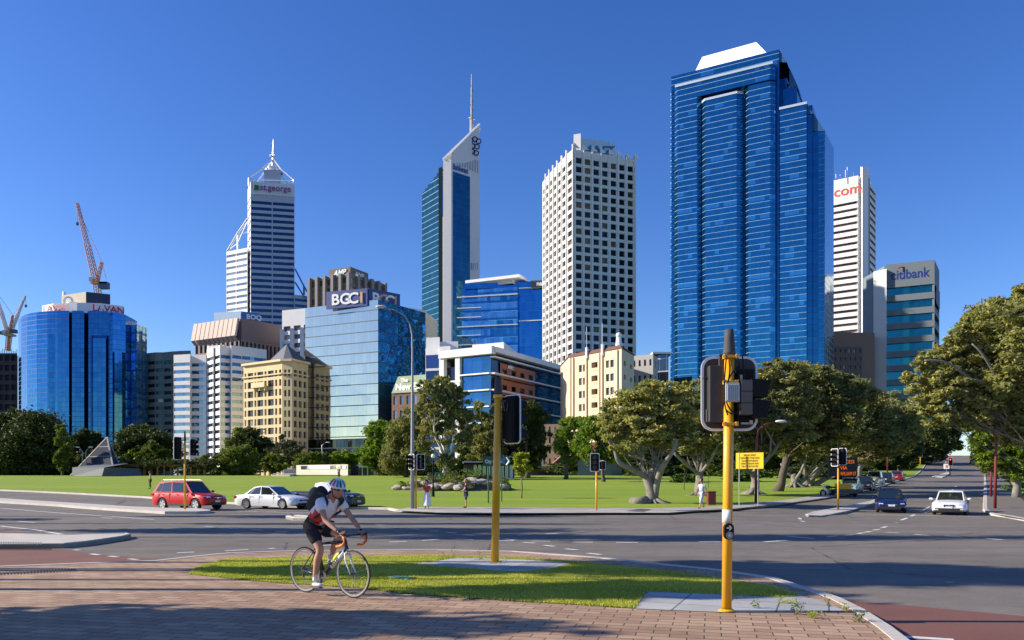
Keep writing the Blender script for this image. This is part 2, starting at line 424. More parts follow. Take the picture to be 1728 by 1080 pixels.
def m_lawn(name, c1, c2, c3, sc=.12):
    m, nt, b = newmat(name); co = objco(nt)
    mp = nd(nt, 'Mapping'); nt.links.new(co, mp.inputs[0]); mp.inputs['Scale'].default_value = (.16, 1.0, 1); mp.inputs['Rotation'].default_value = (0, 0, R(12))
    a = noise(nt, mp.outputs[0], sc * 1.6, 5, .7); bn = noise(nt, co, 14, 3, .7); cn = noise(nt, co, 1.3, 4)
    f = math_(nt, 'MULTIPLY_ADD', a, 1.5, -.3); c = mixc(nt, nd(nt, 'Clamp', i_0=f).outputs[0], c1, c2)
    c = mixc(nt, math_(nt, 'MULTIPLY', math_(nt, 'GREATER_THAN', cn, .66), .35), c, c3)
    c = mixc(nt, 1., c, math_(nt, 'MULTIPLY_ADD', bn, .9, .55), 'MULTIPLY')
    nt.links.new(c, b.inputs['Base Color']); b.inputs['Roughness'].default_value = .9; b.inputs['Specular IOR Level'].default_value = .15
    bp = nd(nt, 'Bump', i_Strength=.8, i_Distance=.05, i_Height=bn); nt.links.new(bp.outputs[0], b.inputs['Normal'])
    return m
M_ASPH = m_asphalt(); M_RED = m_red(); M_PAVE = m_pavers()
M_KERB = m_concrete('kerb_concrete', (.48, .45, .40)); M_SLAB = m_concrete('concrete_slabs', (.36, .37, .36), .62, 22)
M_PATH = m_concrete('path_concrete', (.37, .345, .31), 1.5, 31)
M_LAWN = m_lawn('park_lawn', (.16, .26, .024), (.32, .39, .055), (.40, .38, .11))
M_TURF = m_lawn('turf_soil', (.10, .15, .02), (.15, .20, .03), (.2, .17, .07), .6)
M_PAINT = plain('road_paint', (.62, .62, .60), .7, var=.3, scale=9)
M_VERGE = m_lawn('verge', (.06, .065, .022), (.10, .075, .04), (.16, .12, .06))

# ground to the horizon
ys = sorted(set([-400, -60, 0, 26] + list(range(30, 72, 4)) + list(range(72, 300, 8)) + [320, 450, 900, 3000]))
xs = sorted(set([-3000, -900, -400, -200] + list(range(-160, 170, 6)) + [200, 400, 900, 3000]))
mb = MB()
for j in range(len(ys) - 1):
    for i in range(len(xs) - 1):
        q = [(xs[i], ys[j]), (xs[i + 1], ys[j]), (xs[i + 1], ys[j + 1]), (xs[i], ys[j + 1])]
        mb.face([(x, y, T(x, y) - .45) for x, y in q])
tag(mb.build('ground', M_VERGE), kind='structure')
drape('road', [(-190, -40), (170, -40), (170, 300), (-190, 300)], 0, M_ASPH, skirt=.3)
# ---- park side
front = [(0, 828.5), (60, 831), (140, 835), (242, 840.5), (378, 850), (480, 856), (600, 859), (655, 860.5), (667, 863), (739, 866.5), (842, 867.5), (1000, 866.7),
         (1127, 866.6), (1182, 862.5), (1238, 859.7), (1300, 853), (1360, 846), (1420, 837), (1467, 828), (1520, 811.5), (1545, 803), (1562, 785), (1578, 768)]
fp = gp(front); ext = fp[0] + (fp[0] - fp[3]).normalized() * 90
drape('park_lawn', [ext] + fp + [Vector((.30 * 262, 262, 0)), Vector((.24 * 175, 185, 0)), Vector((-190, 185, 0))], .12, M_LAWN, skirt=.2)
def offs(pts, d):
    out = []
    for i, p in enumerate(pts):
        a = pts[max(i - 1, 0)]; b = pts[min(i + 1, len(pts) - 1)]
        t = Vector((b.x - a.x, b.y - a.y)).normalized(); out.append(Vector((p.x - t.y * d, p.y + t.x * d, p.z)))
    return out
def dens(pts, s=2.):
    out = []
    for a, b in zip(pts, pts[1:]):
        n = max(1, int((b - a).length / s)); out += [a.lerp(b, i / n) for i in range(n)]
    return out + [pts[-1]]
def kerb(name, pts, w, h, mat=M_KERB, label=None, side=1, closed=False):
    """strip along pts (outer, bottom edge); its body lies on the left (+) of the line"""
    p = dens(pts); q = offs(p, w * side); q0 = offs(p, .03 * side)
    m = MB()
    for i in range(len(p) - 1):
        def z(v): return T(v.x, v.y) + h
        a, b, c, d, e, f = p[i], p[i + 1], q0[i + 1], q0[i], q[i + 1], q[i]
        lo = lambda v: (v.x, v.y, T(v.x, v.y) - .1); hi = lambda v, k=0: (v.x, v.y, z(v) + k)
        F1 = [lo(a), lo(b), hi(b, -.03), hi(a, -.03)]; F2 = [hi(a, -.03), hi(b, -.03), hi(c), hi(d)]; F3 = [hi(d), hi(c), hi(e), hi(f)]; F4 = [hi(f), hi(e), lo(e), lo(f)]
        for ff in (F1, F2, F3, F4): m.face(ff if side > 0 else ff[::-1])
    o = m.build(name, mat); tag(o, kind='structure'); return o
kerb('kerb', offs([ext] + fp, -.02), .22, .135)
path = gp([(667, 861.4), (692, 855.6), (794, 855.4), (960, 857), (1100, 857.2), (1182, 856), (1240, 852), (1300, 846), (1360, 838.5), (1420, 828), (1467, 819), (1510, 808)], .124) + \
       gp([(1512, 812), (1467, 827.2), (1420, 835.8), (1360, 844.8), (1300, 851.6), (1238, 858.4), (1182, 861.2), (1127, 865.2), (1000, 865.3), (842, 866), (739, 865), (667, 861.6)], .124)
drape('footpath', path, .126, M_PATH)
drape('drain_cover', gp([(1055, 862.5), (1078, 858.6), (1100, 859.3), (1086, 864)], .13), .131, plain('iron', (.10, .10, .10), .6, .3))
# ---- medians
def island(name, poly, h, mat, kh=.15, kw=.22):
    p = gp(poly)
    a = sum(p[i].x * p[(i + 1) % len(p)].y - p[(i + 1) % len(p)].x * p[i].y for i in range(len(p)))
    if a < 0: p = p[::-1]
    drape(name, p, h, mat, skirt=.3)
    kerb('kerb', p + [p[0]], kw, kh)
ml = gp([(0, 848.8), (100, 855), (194, 862.4), (278, 867.6), (330, 867.6), (352, 866.4)])
me_ = ml[0] + (ml[0] - ml[2]).normalized() * 70
mu = gp([(356, 864.6), (335, 861.8), (278, 861), (139, 853), (0, 843.6)]); mue = mu[-1] + (ml[0] - ml[2]).normalized() * 70
isl = [me_] + ml + mu + [mue]
drape('traffic_island', isl, .15, M_KERB, skirt=.3)
island('traffic_island', [(490, 873), (482, 875.5), (494, 878.5), (535, 880), (540, 876.5)], .12, M_KERB)
island('traffic_island', [(1359, 871.8), (1364, 873.8), (1386, 874.6), (1414, 869.4), (1467, 854.5), (1510, 838), (1508, 834.5), (1467, 848.6), (1397, 862.5), (1372, 867)], .14, M_KERB)
island('traffic_island', [(1573, 805), (1590, 806.5), (1603, 800), (1600, 797)], .14, M_KERB)
# left slip-lane island with ribbed tactile strip
isl2 = [(-260, 905), (0, 907), (104, 909.4), (214, 906.2), (221, 908.6), (205, 912.5), (145, 921.6), (108, 925.4), (0, 926.3), (-260, 930)]
island('traffic_island', isl2, .13, M_KERB, .145, .12)
def ribs(x0, y0, x1, y1, n, dy, name='tactile_paving', dz=.131):
    m = MB(); a0, a1 = G(x0, y0, dz + .0), G(x1, y1, dz + .0); b0, b1 = G(x0, y0 + dy, dz + .0), G(x1, y1 + dy, dz)
    for i in range(n):
        t0, t1 = i / n, (i + .5) / n
        q = [b0.lerp(b1, t0), b0.lerp(b1, t1), a0.lerp(a1, t1), a0.lerp(a1, t0)]
        m.face([(v.x, v.y, v.z + .004) for v in q])
    return tag(m.build(name, plain('tactile', (.055, .05, .05), .8)), kind='structure')
ribs(-20, 914.5, 72, 915.2, 22, 5.2)
ribs(-60, 968, 130, 959.5, 34, 4.0, dz=.131)
# ---- red surfacing
drape('bicycle_lane', gp([(-300, 927), (0, 927.4), (108, 927), (150, 934.3), (246, 942), (344, 945), (318, 948.6), (260, 955.6), (171, 958.8), (0, 966), (-300, 976)]), .004, M_RED)
drape('bicycle_lane', gp([(-300, 889), (0, 896), (80, 902), (112, 908), (0, 906.5), (-300, 904)]), .004, M_RED)
drape('bicycle_lane', gp([(1404, 1012), (1460, 1016), (1540, 1023), (1728, 1040), (1900, 1057), (2300, 1200), (1700, 1260), (1560, 1120), (1504, 1076), (1460, 1045.5), (1420, 1024.5)]), .004, M_RED)
# ---- foreground corner
cf = [(-300, 976), (0, 966), (171, 958.8), (260, 955.8), (318, 948.8), (385, 941.8), (480, 938.3), (600, 936.8), (740, 935.8), (870, 938.8), (1010, 949.6), (1120, 961.6), (1200, 970.2), (1234, 974.8),
      (1310, 987), (1353, 1001.5), (1383, 1010.5), (1420, 1024), (1460, 1045), (1506, 1076), (1560, 1120), (1640, 1230)]
cp = gp(cf)
drape('pavement', cp + [Vector((3.5, -8, 0)), Vector((-30, -8, 0)), cp[0] + Vector((-30, 0, 0))], .12, M_PAVE, skirt=.3, near=500)
kerb('kerb', offs(cp, .02), .19, .131, side=-1)
gr = [(318, 969), (336, 956), (388, 944), (480, 940.5), (600, 939.2), (740, 938.5), (870, 941.5), (1010, 952.5), (1120, 964.4), (1198, 973.3), (1232, 978), (1306, 990.5), (1340, 1001), (1352, 1006.5),
      (1320, 1009), (1200, 1003), (1092, 999.5), (1072, 1027.5), (980, 1021.5), (860, 1014.5), (700, 1003.5), (600, 992.5), (470, 984), (380, 976)]
gpoly = gp(gr, .12); GRASS = [(p.x, p.y) for p in gpoly]
drape('grass_island', gpoly, .128, M_TURF, near=500)
sl1 = gp([(1092, 999.5), (1200, 1003), (1320, 1009), (1352, 1006.5), (1378, 1012.5), (1416, 1027.5), (1428, 1033), (1300, 1034), (1215, 1034), (1072, 1028)], .12)
drape('slab_paving', sl1, .1285, M_SLAB, near=500)
sl2 = gp([(695, 952.5), (770, 941.5), (850, 943), (945, 948), (962, 951.5), (925, 961), (870, 965), (825, 962.5), (760, 957.5)], .13)
drape('slab_paving', sl2, .134, M_SLAB, near=500); SL2 = [(p.x, p.y) for p in sl2]
drape('drain_cover', gp([(655, 975.5), (668, 974), (702, 977), (688, 979.5)], .13), .16, plain('green_lid', (.05, .16, .11), .6), skirt=.03, near=500)
# right-hand verge of the climbing street
rk = [(1728, 879.5), (1700, 874), (1671, 869.6), (1659, 862), (1660, 845), (1661, 820), (1661, 800), (1657, 785), (1650, 768)]
rp = gp(rk); rx0 = rp[0] + Vector((60, -32, 0))
drape('verge', [rx0] + rp + [Vector((170, 262, 0)), Vector((170, 30, 0))][:2], .12, M_VERGE, skirt=.2)
kerb('kerb', offs([rx0] + rp, .02), .25, .135, side=-1)
drape('footpath', gp([(1728, 876), (1673, 866.5), (1664, 858), (1665, 840), (1666, 815), (1665, 800), (1680, 798), (1692, 802), (1702, 815), (1716, 835), (1728, 846), (1800, 880)], .124), .126, m_concrete('path_asphalt', (.15, .135, .12)))
drape('lawn_bank', gp([(1706, 806), (1712, 816), (1728, 836), (1800, 850), (1900, 850), (1800, 800)], .124), .20, M_LAWN, skirt=.1)
# ---- painted lines
def lines(name, segs, wd, label=None):
    m = MB()
    for (x0, y0, x1, y1) in segs:
        a, b = G(x0, y0), G(x1, y1); n = max(1, int((b - a).length / 3))
        t = (b - a); t.z = 0; t.normalize(); s = Vector((-t.y, t.x, 0)) * wd / 2
        for i in range(n):
            p, q = a.lerp(b, i / n), a.lerp(b, (i + 1) / n)
            m.face([(v.x, v.y, T(v.x, v.y) + .009) for v in (p - s, q - s, q + s, p + s)])
    return tag(m.build(name, M_PAINT), kind='structure')
dash = [(633, 886, 650, 886.6), (664, 890, 680, 890.6), (694, 893, 707, 893.8), (724, 896, 739, 897), (754, 899, 771, 900), (785, 903, 800, 904), (850, 910, 870, 912), (883, 915.5, 903, 917), (918, 920.5, 936, 922.5), (954, 926.5, 974, 928.5), (992, 934, 1014, 936.5), (1030, 943, 1052, 946), (1120, 962, 1146, 966),
        (657, 915, 687, 914), (712, 912.6, 740, 910.6), (769, 910.4, 799, 911), (840, 912.8, 867, 913.2), (897, 913.6, 929, 914), (967, 915.4, 1000, 915.4), (1040, 916, 1076, 916), (1180, 915, 1216, 914.4),
        (872, 904, 896, 902.4), (921, 901.4, 942, 900.4), (965, 898.8, 986, 897.8), (299, 933.5, 328, 932), (380, 930, 419, 928), (454, 926.4, 464, 925.6), (465, 896.6, 487, 897.6), (424, 894.4, 444, 895.2), (383, 891.6, 403, 892.8), (345, 889, 362, 890),
        (1495, 898.6, 1517, 899.6), (1543, 902, 1568, 904), (1595, 904.6, 1624, 907), (1664, 909, 1692, 911.6), (1396, 906.4, 1413, 904.8), (1426, 904, 1440, 902.6), (1447, 901, 1457, 899.4), (1290, 915, 1330, 912),
        (1461, 898.6, 1470, 896.6), (1475, 895, 1484, 892.6), (1489, 891, 1496, 888.6), (1500, 887, 1508, 884.2), (1511, 882.6, 1518, 879.6), (1521, 878, 1531, 874), (1537, 871.5, 1543, 868.5),
        (1349, 874, 1351, 877), (1352, 879, 1357, 881), (1361, 883, 1370, 885), (560, 900.5, 582, 901.2), (520, 899, 540, 900), (30, 880, 60, 882), (170, 874, 190, 875), (540, 921, 575, 919.5), (1560, 866, 1570, 862.5)]
lines('lane_line', dash, .17)
lines('lane_line', [(1328, 905, 1374, 909.6), (0, 888, 60, 894.5), (60, 894.5, 116, 904), (0, 857.6, 260, 877), (1434, 866.8, 1548, 870.2), (1548, 870.2, 1655, 871.8), (400, 863, 660, 868)], .17)
lines('lane_line', [(1527, 1075.5, 1610, 1081), (126, 928, 134, 929), (154, 935, 167, 937), (184, 938.8, 198, 940.4), (218, 943.4, 232, 945), (245, 949.5, 264, 952.6), (1553, 863.6, 1569, 854.8), (1579, 849, 1588, 843), (1596, 838, 1600, 834), (1605, 829, 1608, 826), (1612, 822, 1614, 820), (1480, 830, 1486, 834)], .13)
one(lambda m: m.face([(v.x, v.y, v.z + .006) for v in gp([(1593, 983), (1600, 981.8), (1612, 983), (1604, 984.6)])]), 'paint_mark', plain('ochre', (.5, .36, .15), .8)).update_tag()
bpy.data.objects['paint_mark']['kind'] = 'structure'
# ---- turf blades on the near island
def inside(x, y, poly):
    c = np.zeros(x.shape, bool); n = len(poly)
    for i in range(n):
        x1, y1 = poly[i]; x2, y2 = poly[(i + 1) % n]
        k = ((y1 > y) != (y2 > y)) & (x < (x2 - x1) * (y - y1) / (y2 - y1 + 1e-12) + x1); c ^= k
    return c
def blades(name, poly, n, h, mat, holes=(), z0=.13 - .12, wd=.0085):
    xs_ = [p[0] for p in poly]; ys_ = [p[1] for p in poly]
    x = rng.uniform(min(xs_), max(xs_), n); y = rng.uniform(min(ys_), max(ys_), n)
    k = inside(x, y, poly)
    for hh in holes: k &= ~inside(x, y, hh)
    x, y = x[k], y[k]; n = len(x)
    a = rng.uniform(0, 2 * math.pi, n); hh = h * rng.uniform(.5, 1.3, n) * (0.8 + .5 * np.sin(x * 1.7 + y * 2.3) * np.sin(x * .9 - y * 1.1)); ln = rng.normal(0, .45, (n, 2)) * hh[:, None]
    ww = wd * rng.uniform(.6, 1.3, n)
    V = np.zeros((n, 3, 3)); V[:, 0, 0] = x - np.cos(a) * ww; V[:, 0, 1] = y - np.sin(a) * ww; V[:, 1, 0] = x + np.cos(a) * ww; V[:, 1, 1] = y + np.sin(a) * ww
    V[:, 2, 0] = x + ln[:, 0]; V[:, 2, 1] = y + ln[:, 1]; V[:, :2, 2] = z0 - .01; V[:, 2, 2] = z0 + hh
    me = bpy.data.meshes.new(name); me.vertices.add(n * 3); me.vertices.foreach_set('co', V.ravel())
    me.loops.add(n * 3); me.loops.foreach_set('vertex_index', np.arange(n * 3)); me.polygons.add(n); me.polygons.foreach_set('loop_start', np.arange(n) * 3)
    me.update(); me.materials.append(mat)
    o = bpy.data.objects.new(name, me); COL.objects.link(o); return o
ML_TURF = leafmat('turf_blade', (.24, .29, .035), (.56, .54, .16), .4)
tag(blades('grass', GRASS, 330000, .030, ML_TURF, [SL2]), 'short mown turf growing on the kerbed corner island', 'grass', kind='stuff')
# ================================================================== BUILDINGS
def quadgrid(mw, wins, a, b, z0, z1, nc, nr, wf=.5, hf=.5, dep=.3, mx=0., mt=0., mbt=0., z1b=None):
    a = Vector(a[:2]); b = Vector(b[:2]); L = (b - a).length; t = (b - a) / L; n = Vector((t.y, -t.x))
    def p(u, z, d=0): q = a + t * u - n * d; return (q.x, q.y, z)
    def f(u0, u1, za, zb):
        if u1 - u0 < 1e-4 or zb - za < 1e-4: return
        mw.face([p(u0, za), p(u1, za), p(u1, zb), p(u0, zb)], [(u0, za), (u1, za), (u1, zb), (u0, zb)])
    f(0, L, z0, z0 + mbt); f(0, L, z1 - mt, z1)
    cw = (L - 2 * mx) / nc; rh = (z1 - mt - z0 - mbt) / nr
    f(0, mx, z0 + mbt, z1 - mt); f(L - mx, L, z0 + mbt, z1 - mt)
    for r in range(nr):
        zb = z0 + mbt + r * rh; wa = zb + rh * (1 - hf) / 2; wb = wa + rh * hf
        f(mx, L - mx, zb, wa); f(mx, L - mx, wb, zb + rh)
        for c in range(nc):
            u0 = mx + c * cw; ua = u0 + cw * (1 - wf) / 2; ub = ua + cw * wf
            f(u0, ua, wa, wb); f(ub, u0 + cw, wa, wb)
            mw.face([p(ua, wa), p(ub, wa), p(ub, wa, dep), p(ua, wa, dep)]); mw.face([p(ua, wb, dep), p(ub, wb, dep), p(ub, wb), p(ua, wb)])
            mw.face([p(ua, wa), p(ua, wa, dep), p(ua, wb, dep), p(ua, wb)]); mw.face([p(ub, wa, dep), p(ub, wa), p(ub, wb), p(ub, wb, dep)])
            wins.append(([p(ua, wa, dep), p(ub, wa, dep), p(ub, wb, dep), p(ua, wb, dep)], [(0, 0), (ub - ua, 0), (ub - ua, wb - wa), (0, wb - wa)]))
def windows(root, wins, mat, name='window', cap=98):
    def score(w):
        q = w[0]; y = sum(p[1] for p in q) / 4; return -((Vector(q[1]) - Vector(q[0])).length * (q[2][2] - q[0][2]) / y ** 2)
    wins = sorted(wins, key=score)
    for q, uv in wins[:cap]:
        m = MB(); m.face(q, uv); m.build(name, mat, root)
    if wins[cap:]:
        m = MB()
        for q, uv in wins[cap:]: m.face(q, uv)
        tag(m.build(name, mat, root), kind='stuff')
def bld(name, label, cat, c, group='office towers and blocks of the skyline'):
    z = T(c[0], c[1]); return thing(name, label, cat, (c[0], c[1], z), group=group)
def zt(H): return EYE + H
def rect(a, b, c):  # footprint from corner pts a(left) b(front) c(right), ccw
    a, b, c = Vector(a), Vector(b), Vector(c); return [a, b, c, a + c - b]
GZ = 2.0
W_DARK = winglass('dark_window', (.03, .045, .07), .5, .06); W_BLUE = winglass('blue_window', (.06, .17, .38), .75, .07, bl=.1)
M_WHITE = masonry('white_cladding', (.74, .73, .71), 3, 3.5, .05, .85, .05); M_ROOF = plain('roof_grey', (.3, .3, .3), .9)
M_STEEL = plain('white_steel', (.75, .76, .78), .4, .2, .05)
M_NAVY = plain('navy_panel', (.010, .02, .07), .6); M_REDL = plain('red_letter', (.5, .02, .03), .5, var=0); M_WHL = plain('white_letter', (.8, .8, .8), .5, var=0); M_BLL = plain('blue_letter', (.01, .04, .25), .5, var=0)
def roofcap(root, poly, z, name='roof', mat=None, h=.6):
    m = MB(); m.prism(poly, z, z + h); return m.build(name, mat or M_ROOF, root)
def inset(poly, d):
    c = sum((Vector(p[:2]) for p in poly), Vector((0, 0))) / len(poly)
    return [c + (Vector(p[:2]) - c) * d for p in poly]

# ---- round blue glass tower with the red-lettered ring sign
def lavan():
    H = 62
    cy = 300.; c0 = Vector(((150 - 864) / F * (cy + 14), cy + 14))
    pxs = [(31, 548, 62 * 1320 / 264), ]
    top = lambda px, y: Vector(((px - 864) / F * y, y))
    # outline seen from the front, left to right: rounded end, bays, splayed right corner
    out = [(40, 312), (32, 306), (31, 300), (36, 295), (46, 291.5), (62, 289), (80, 287.5), (98, 286.8), (116.5, 286.5), (116.5, 289.5), (121.5, 289.5), (121.5, 286.5), (142, 287), (142, 290.5), (149, 290.5), (149, 287.4),
           (153, 287.6), (153, 286.6), (184, 287.6), (184, 289.5), (190, 290), (190, 288.2), (212, 292), (219, 296), (231, 303)]
    poly = [top(a, b) for a, b in out] + [top(225, 330), top(60, 330)]
    r = bld('office_tower', 'round-ended blue mirror glass tower with red ring lettering and a crane above it', 'office tower', c0)
    g = curtain('lavan_glass', (.03, .16, .36), 1.5, 1.8, .16, .16, (.01, .06, .25), (.01, .08, .3), wav=.012, contrast=.1)
    m = MB(); m.prism(poly, GZ, zt(H)); m.build('glass_wall', g, r)
    m = MB(); m.prism(inset(poly, .95), zt(H), zt(H) + .6); m.build('attic_wall', g, r)
    dk = curtain('lavan_dark', (.012, .05, .20), 1.5, 1.8, .1, .1, (.005, .02, .08), (.01, .03, .1), wav=.012)
    def strip(x0, x1, yt, y, nm='dark_glass_strip', mt=dk):
        a, b = top(x0, y), top(x1, y); m = MB(); m.wall(a, b, GZ, EYE + (HZ - yt) / F * y, .25); m.build(nm, mt, r)
    strip(117.4, 120.6, 530, 289.2); strip(142.8, 148.2, 530, 290.2); strip(153.6, 156.6, 566, 286.3); strip(181, 184, 566, 286.9); strip(156.6, 181, 566, 286.5)
    pan = curtain('lavan_pan', (.03, .16, .36), 1.5, 1.8, .1, .1, (.01, .06, .25), (.01, .08, .3), wav=.012)
    a, b = top(158, 286), top(180, 286.4); m = MB(); m.wall(a, b, GZ, EYE + (HZ - 571) / F * 286, .6); m.build('glass_bay', pan, r)
    for x0, x1, yt in ((82, 100, 563), (193, 206, 592)):
        a, b = top(x0, 287), top(x1, 287 if x1 < 150 else 289); m = MB(); q = rect(a, b, b + Vector((0, 3))); q = [a, b, b + Vector((0, 4)), a + Vector((0, 4))]; m.prism(q, GZ, EYE + (HZ - yt) / F * 287); m.build('glass_bay', pan, r)
    # splayed right block, lower, its pale ribbed reflections put into the glass colour
    p2 = [top(221, 297), top(231, 296), top(248, 303), top(248, 325), top(221, 325)]
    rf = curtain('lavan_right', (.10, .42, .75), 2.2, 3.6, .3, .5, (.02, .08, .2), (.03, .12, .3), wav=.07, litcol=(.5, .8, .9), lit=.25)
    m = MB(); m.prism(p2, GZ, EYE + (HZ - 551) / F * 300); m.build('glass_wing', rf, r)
    # sign ring and plant room
    ring = [top(71, 296), top(90, 292.5), top(130, 291), top(170, 292), (top(209, 297)), top(206, 318), top(75, 318)]
    z0, z1 = EYE + (HZ - 529.5) / F * 293, EYE + (HZ - 514.5) / F * 293
    m = MB(); m.prism(ring, z0 - 1, z1 + .4); m.build('sign_ring', plain('ring_white', (.74, .74, .76), .5, var=.05), r)
    for x0, y0, x1, y1, in ((75, 295.2, 113, 291.2), (158, 291.5, 206, 296.6)):
        a, b = top(x0, y0), top(x1, y1); d = (b - a)
        text(r, 'LAVAN', 3.4, M_REDL, (a.x, a.y - .9, z0 + .75), (d.x, d.y, 0), bold=.05, sx=d.length / 9.6)
    ph = [top(104, 303), top(145, 297), top(186, 301), top(186, 316), top(104, 316)]
    m = MB(); m.prism(ph, z1 - 2, EYE + (HZ - 495.5) / F * 300); m.build('plant_room', plain('beige_panel', (.42, .38, .3), .7), r)
    a, b = top(145, 297), top(186, 301); m = MB(); m.wall(a, b, z1 - 1, EYE + (HZ - 495) / F * 299, .15); m.build('sign_panel', M_NAVY, r)
    m = MB(); q = top(108.5, 304); m.tube([(q.x, q.y, z1), (q.x, q.y, z1 + 7.5)], .7, 8); m.build('flue', M_STEEL, r)
    m = MB(); m.lathe([(2.1, 0), (2.1, 1.6), (1.5, 1.8), (0, 1.8)], (top(123, 296).x, top(123, 296).y, z1 - .2)); m.build('cooling_tower', M_STEEL, r)
    m = MB(); q = top(115, 296.5); m.lathe([(1.9, 0), (1.9, .4), (1.2, .4), (1.2, 0)], (q.x, q.y, z1 + 2.2), 'y', 20); m.build('letter_ring', M_WHL, r)
lavan()

# ---- construction building at the left edge
def dark_site():
    y = 330; t = lambda px, yy=y: Vector(((px - 864) / F * yy, yy)); r = bld('unfinished_building', 'dark brown half-built block wrapped in scaffold netting at the left edge', 'building', t(0), )
    z1 = EYE + (HZ - 596) / F * y; poly = [t(-70), t(28), t(31, 350), t(-70, 350)]
    mw = MB(); wins = []; quadgrid(mw, wins, t(-70), t(29), GZ, z1, 9, 13, .8, .6, .8); mw.prism([t(-70, 331.5), t(29, 331.5), t(30, 350), t(-70, 350)], GZ, z1); mw.build('concrete_frame', plain('site_brown', (.06, .045, .045), .9, var=.5, scale=.4), r)
    windows(r, wins, plain('site_dark', (.02, .02, .03), .8, var=.5), 'open_bay')
    m = MB()
    for k in range(14):
        x = t(-10 + k * 3); m.tube([(x.x, x.y + 1, z1 - 1), (x.x, x.y + 1, z1 + random.uniform(1, 3))], .12, 5)
    m.build('column_stub', plain('site_steel', (.15, .12, .11), .8), r)
dark_site()

# ---- banded buildings
def banded(name, label, cat, pts, H, nfl, wallm, winm, frac=.45, top=2.5, dep=.35, back=25, z0=GZ, bottom=0, wname='window_band', mx=.25):
    """pts: ground-plan points left to right as seen; H height over eye"""
    r = bld(name, label, cat, pts[len(pts) // 2]); mw = MB(); wins = []
    for a, b in zip(pts, pts[1:]):
        quadgrid(mw, wins, a, b, z0, zt(H), 1, nfl, 1.0, frac, dep, mx=mx, mt=top, mbt=bottom)
    bk = [Vector((p_.x / p_.y * (p_.y + back) + s_, p_.y + back)) for p_, s_ in ((pts[-1], -.8), (pts[0], .8))]
    mw.wall(pts[-1], bk[0], z0, zt(H)); mw.wall(bk[0], bk[1], z0, zt(H)); mw.wall(bk[1], pts[0], z0, zt(H))
    m2 = MB(); m2.face([(p.x, p.y, zt(H) - .1) for p in list(pts) + bk]); m2.build('roof', M_ROOF, r)
    mw.build('wall', wallm, r); windows(r, wins, winm, wname)
    return r
# dark green building behind
dg = [C(248, 596, 50), C(262, 594.5, 50), C(276, 594.5, 50), C(290, 593, 50), C(306, 592, 50), C(322, 591.6, 50)]
banded('office_block', 'dark green and grey banded office block directly right of the round blue tower', 'office block', dg, 50, 16, masonry('greenish', (.16, .2, .19), 1.4, 3.2, .1, .7), winglass('green_window', (.02, .06, .06), .6, .08, bl=.05), .45)
# white zigzag block: lower left wing, higher right wing
gl = curtain('zig_glass', (.16, .27, .36), 1.6, 30, .12, .01, (.3, .35, .4), (.1, .2, .4), wav=.02, contrast=.3)
H = 46
lw = [C(293, 599, H), C(320.5, 597.5, H), C(322.5, 599.5, H), C(348, 598.5, H), C(351, 600, H)]
r1 = banded('office_block', 'lower white office block with blue window bands, left of its taller folded twin', 'office block', lw, H, 16, M_WHITE, gl, .46, 2.2, mx=.08)
H = 48
def W(px, y): return Vector(((px - 864) / F * y, y))
yz = H * F / (HZ - 584.)
rw = [W(349, yz + 7), W(360, yz + 1.5), W(361, yz + 3), W(371, yz - 2), W(389, yz + .6), W(390, yz - 1.5), W(408, yz + 1), W(423, yz + 3), W(450, yz + 8)]
r2 = banded('office_block', 'taller white office block with folded facade and blue window bands', 'office block', rw, H, 17, M_WHITE, gl, .46, 2.6, mx=.08)
m = MB(); q = [W(350, yz + 9), W(352, yz + 8), W(378, yz + 6), W(380, yz + 14), W(352, yz + 14)]; m.prism(q, zt(H), zt(H) + 1.5); m.build('parapet', M_WHITE, r2)

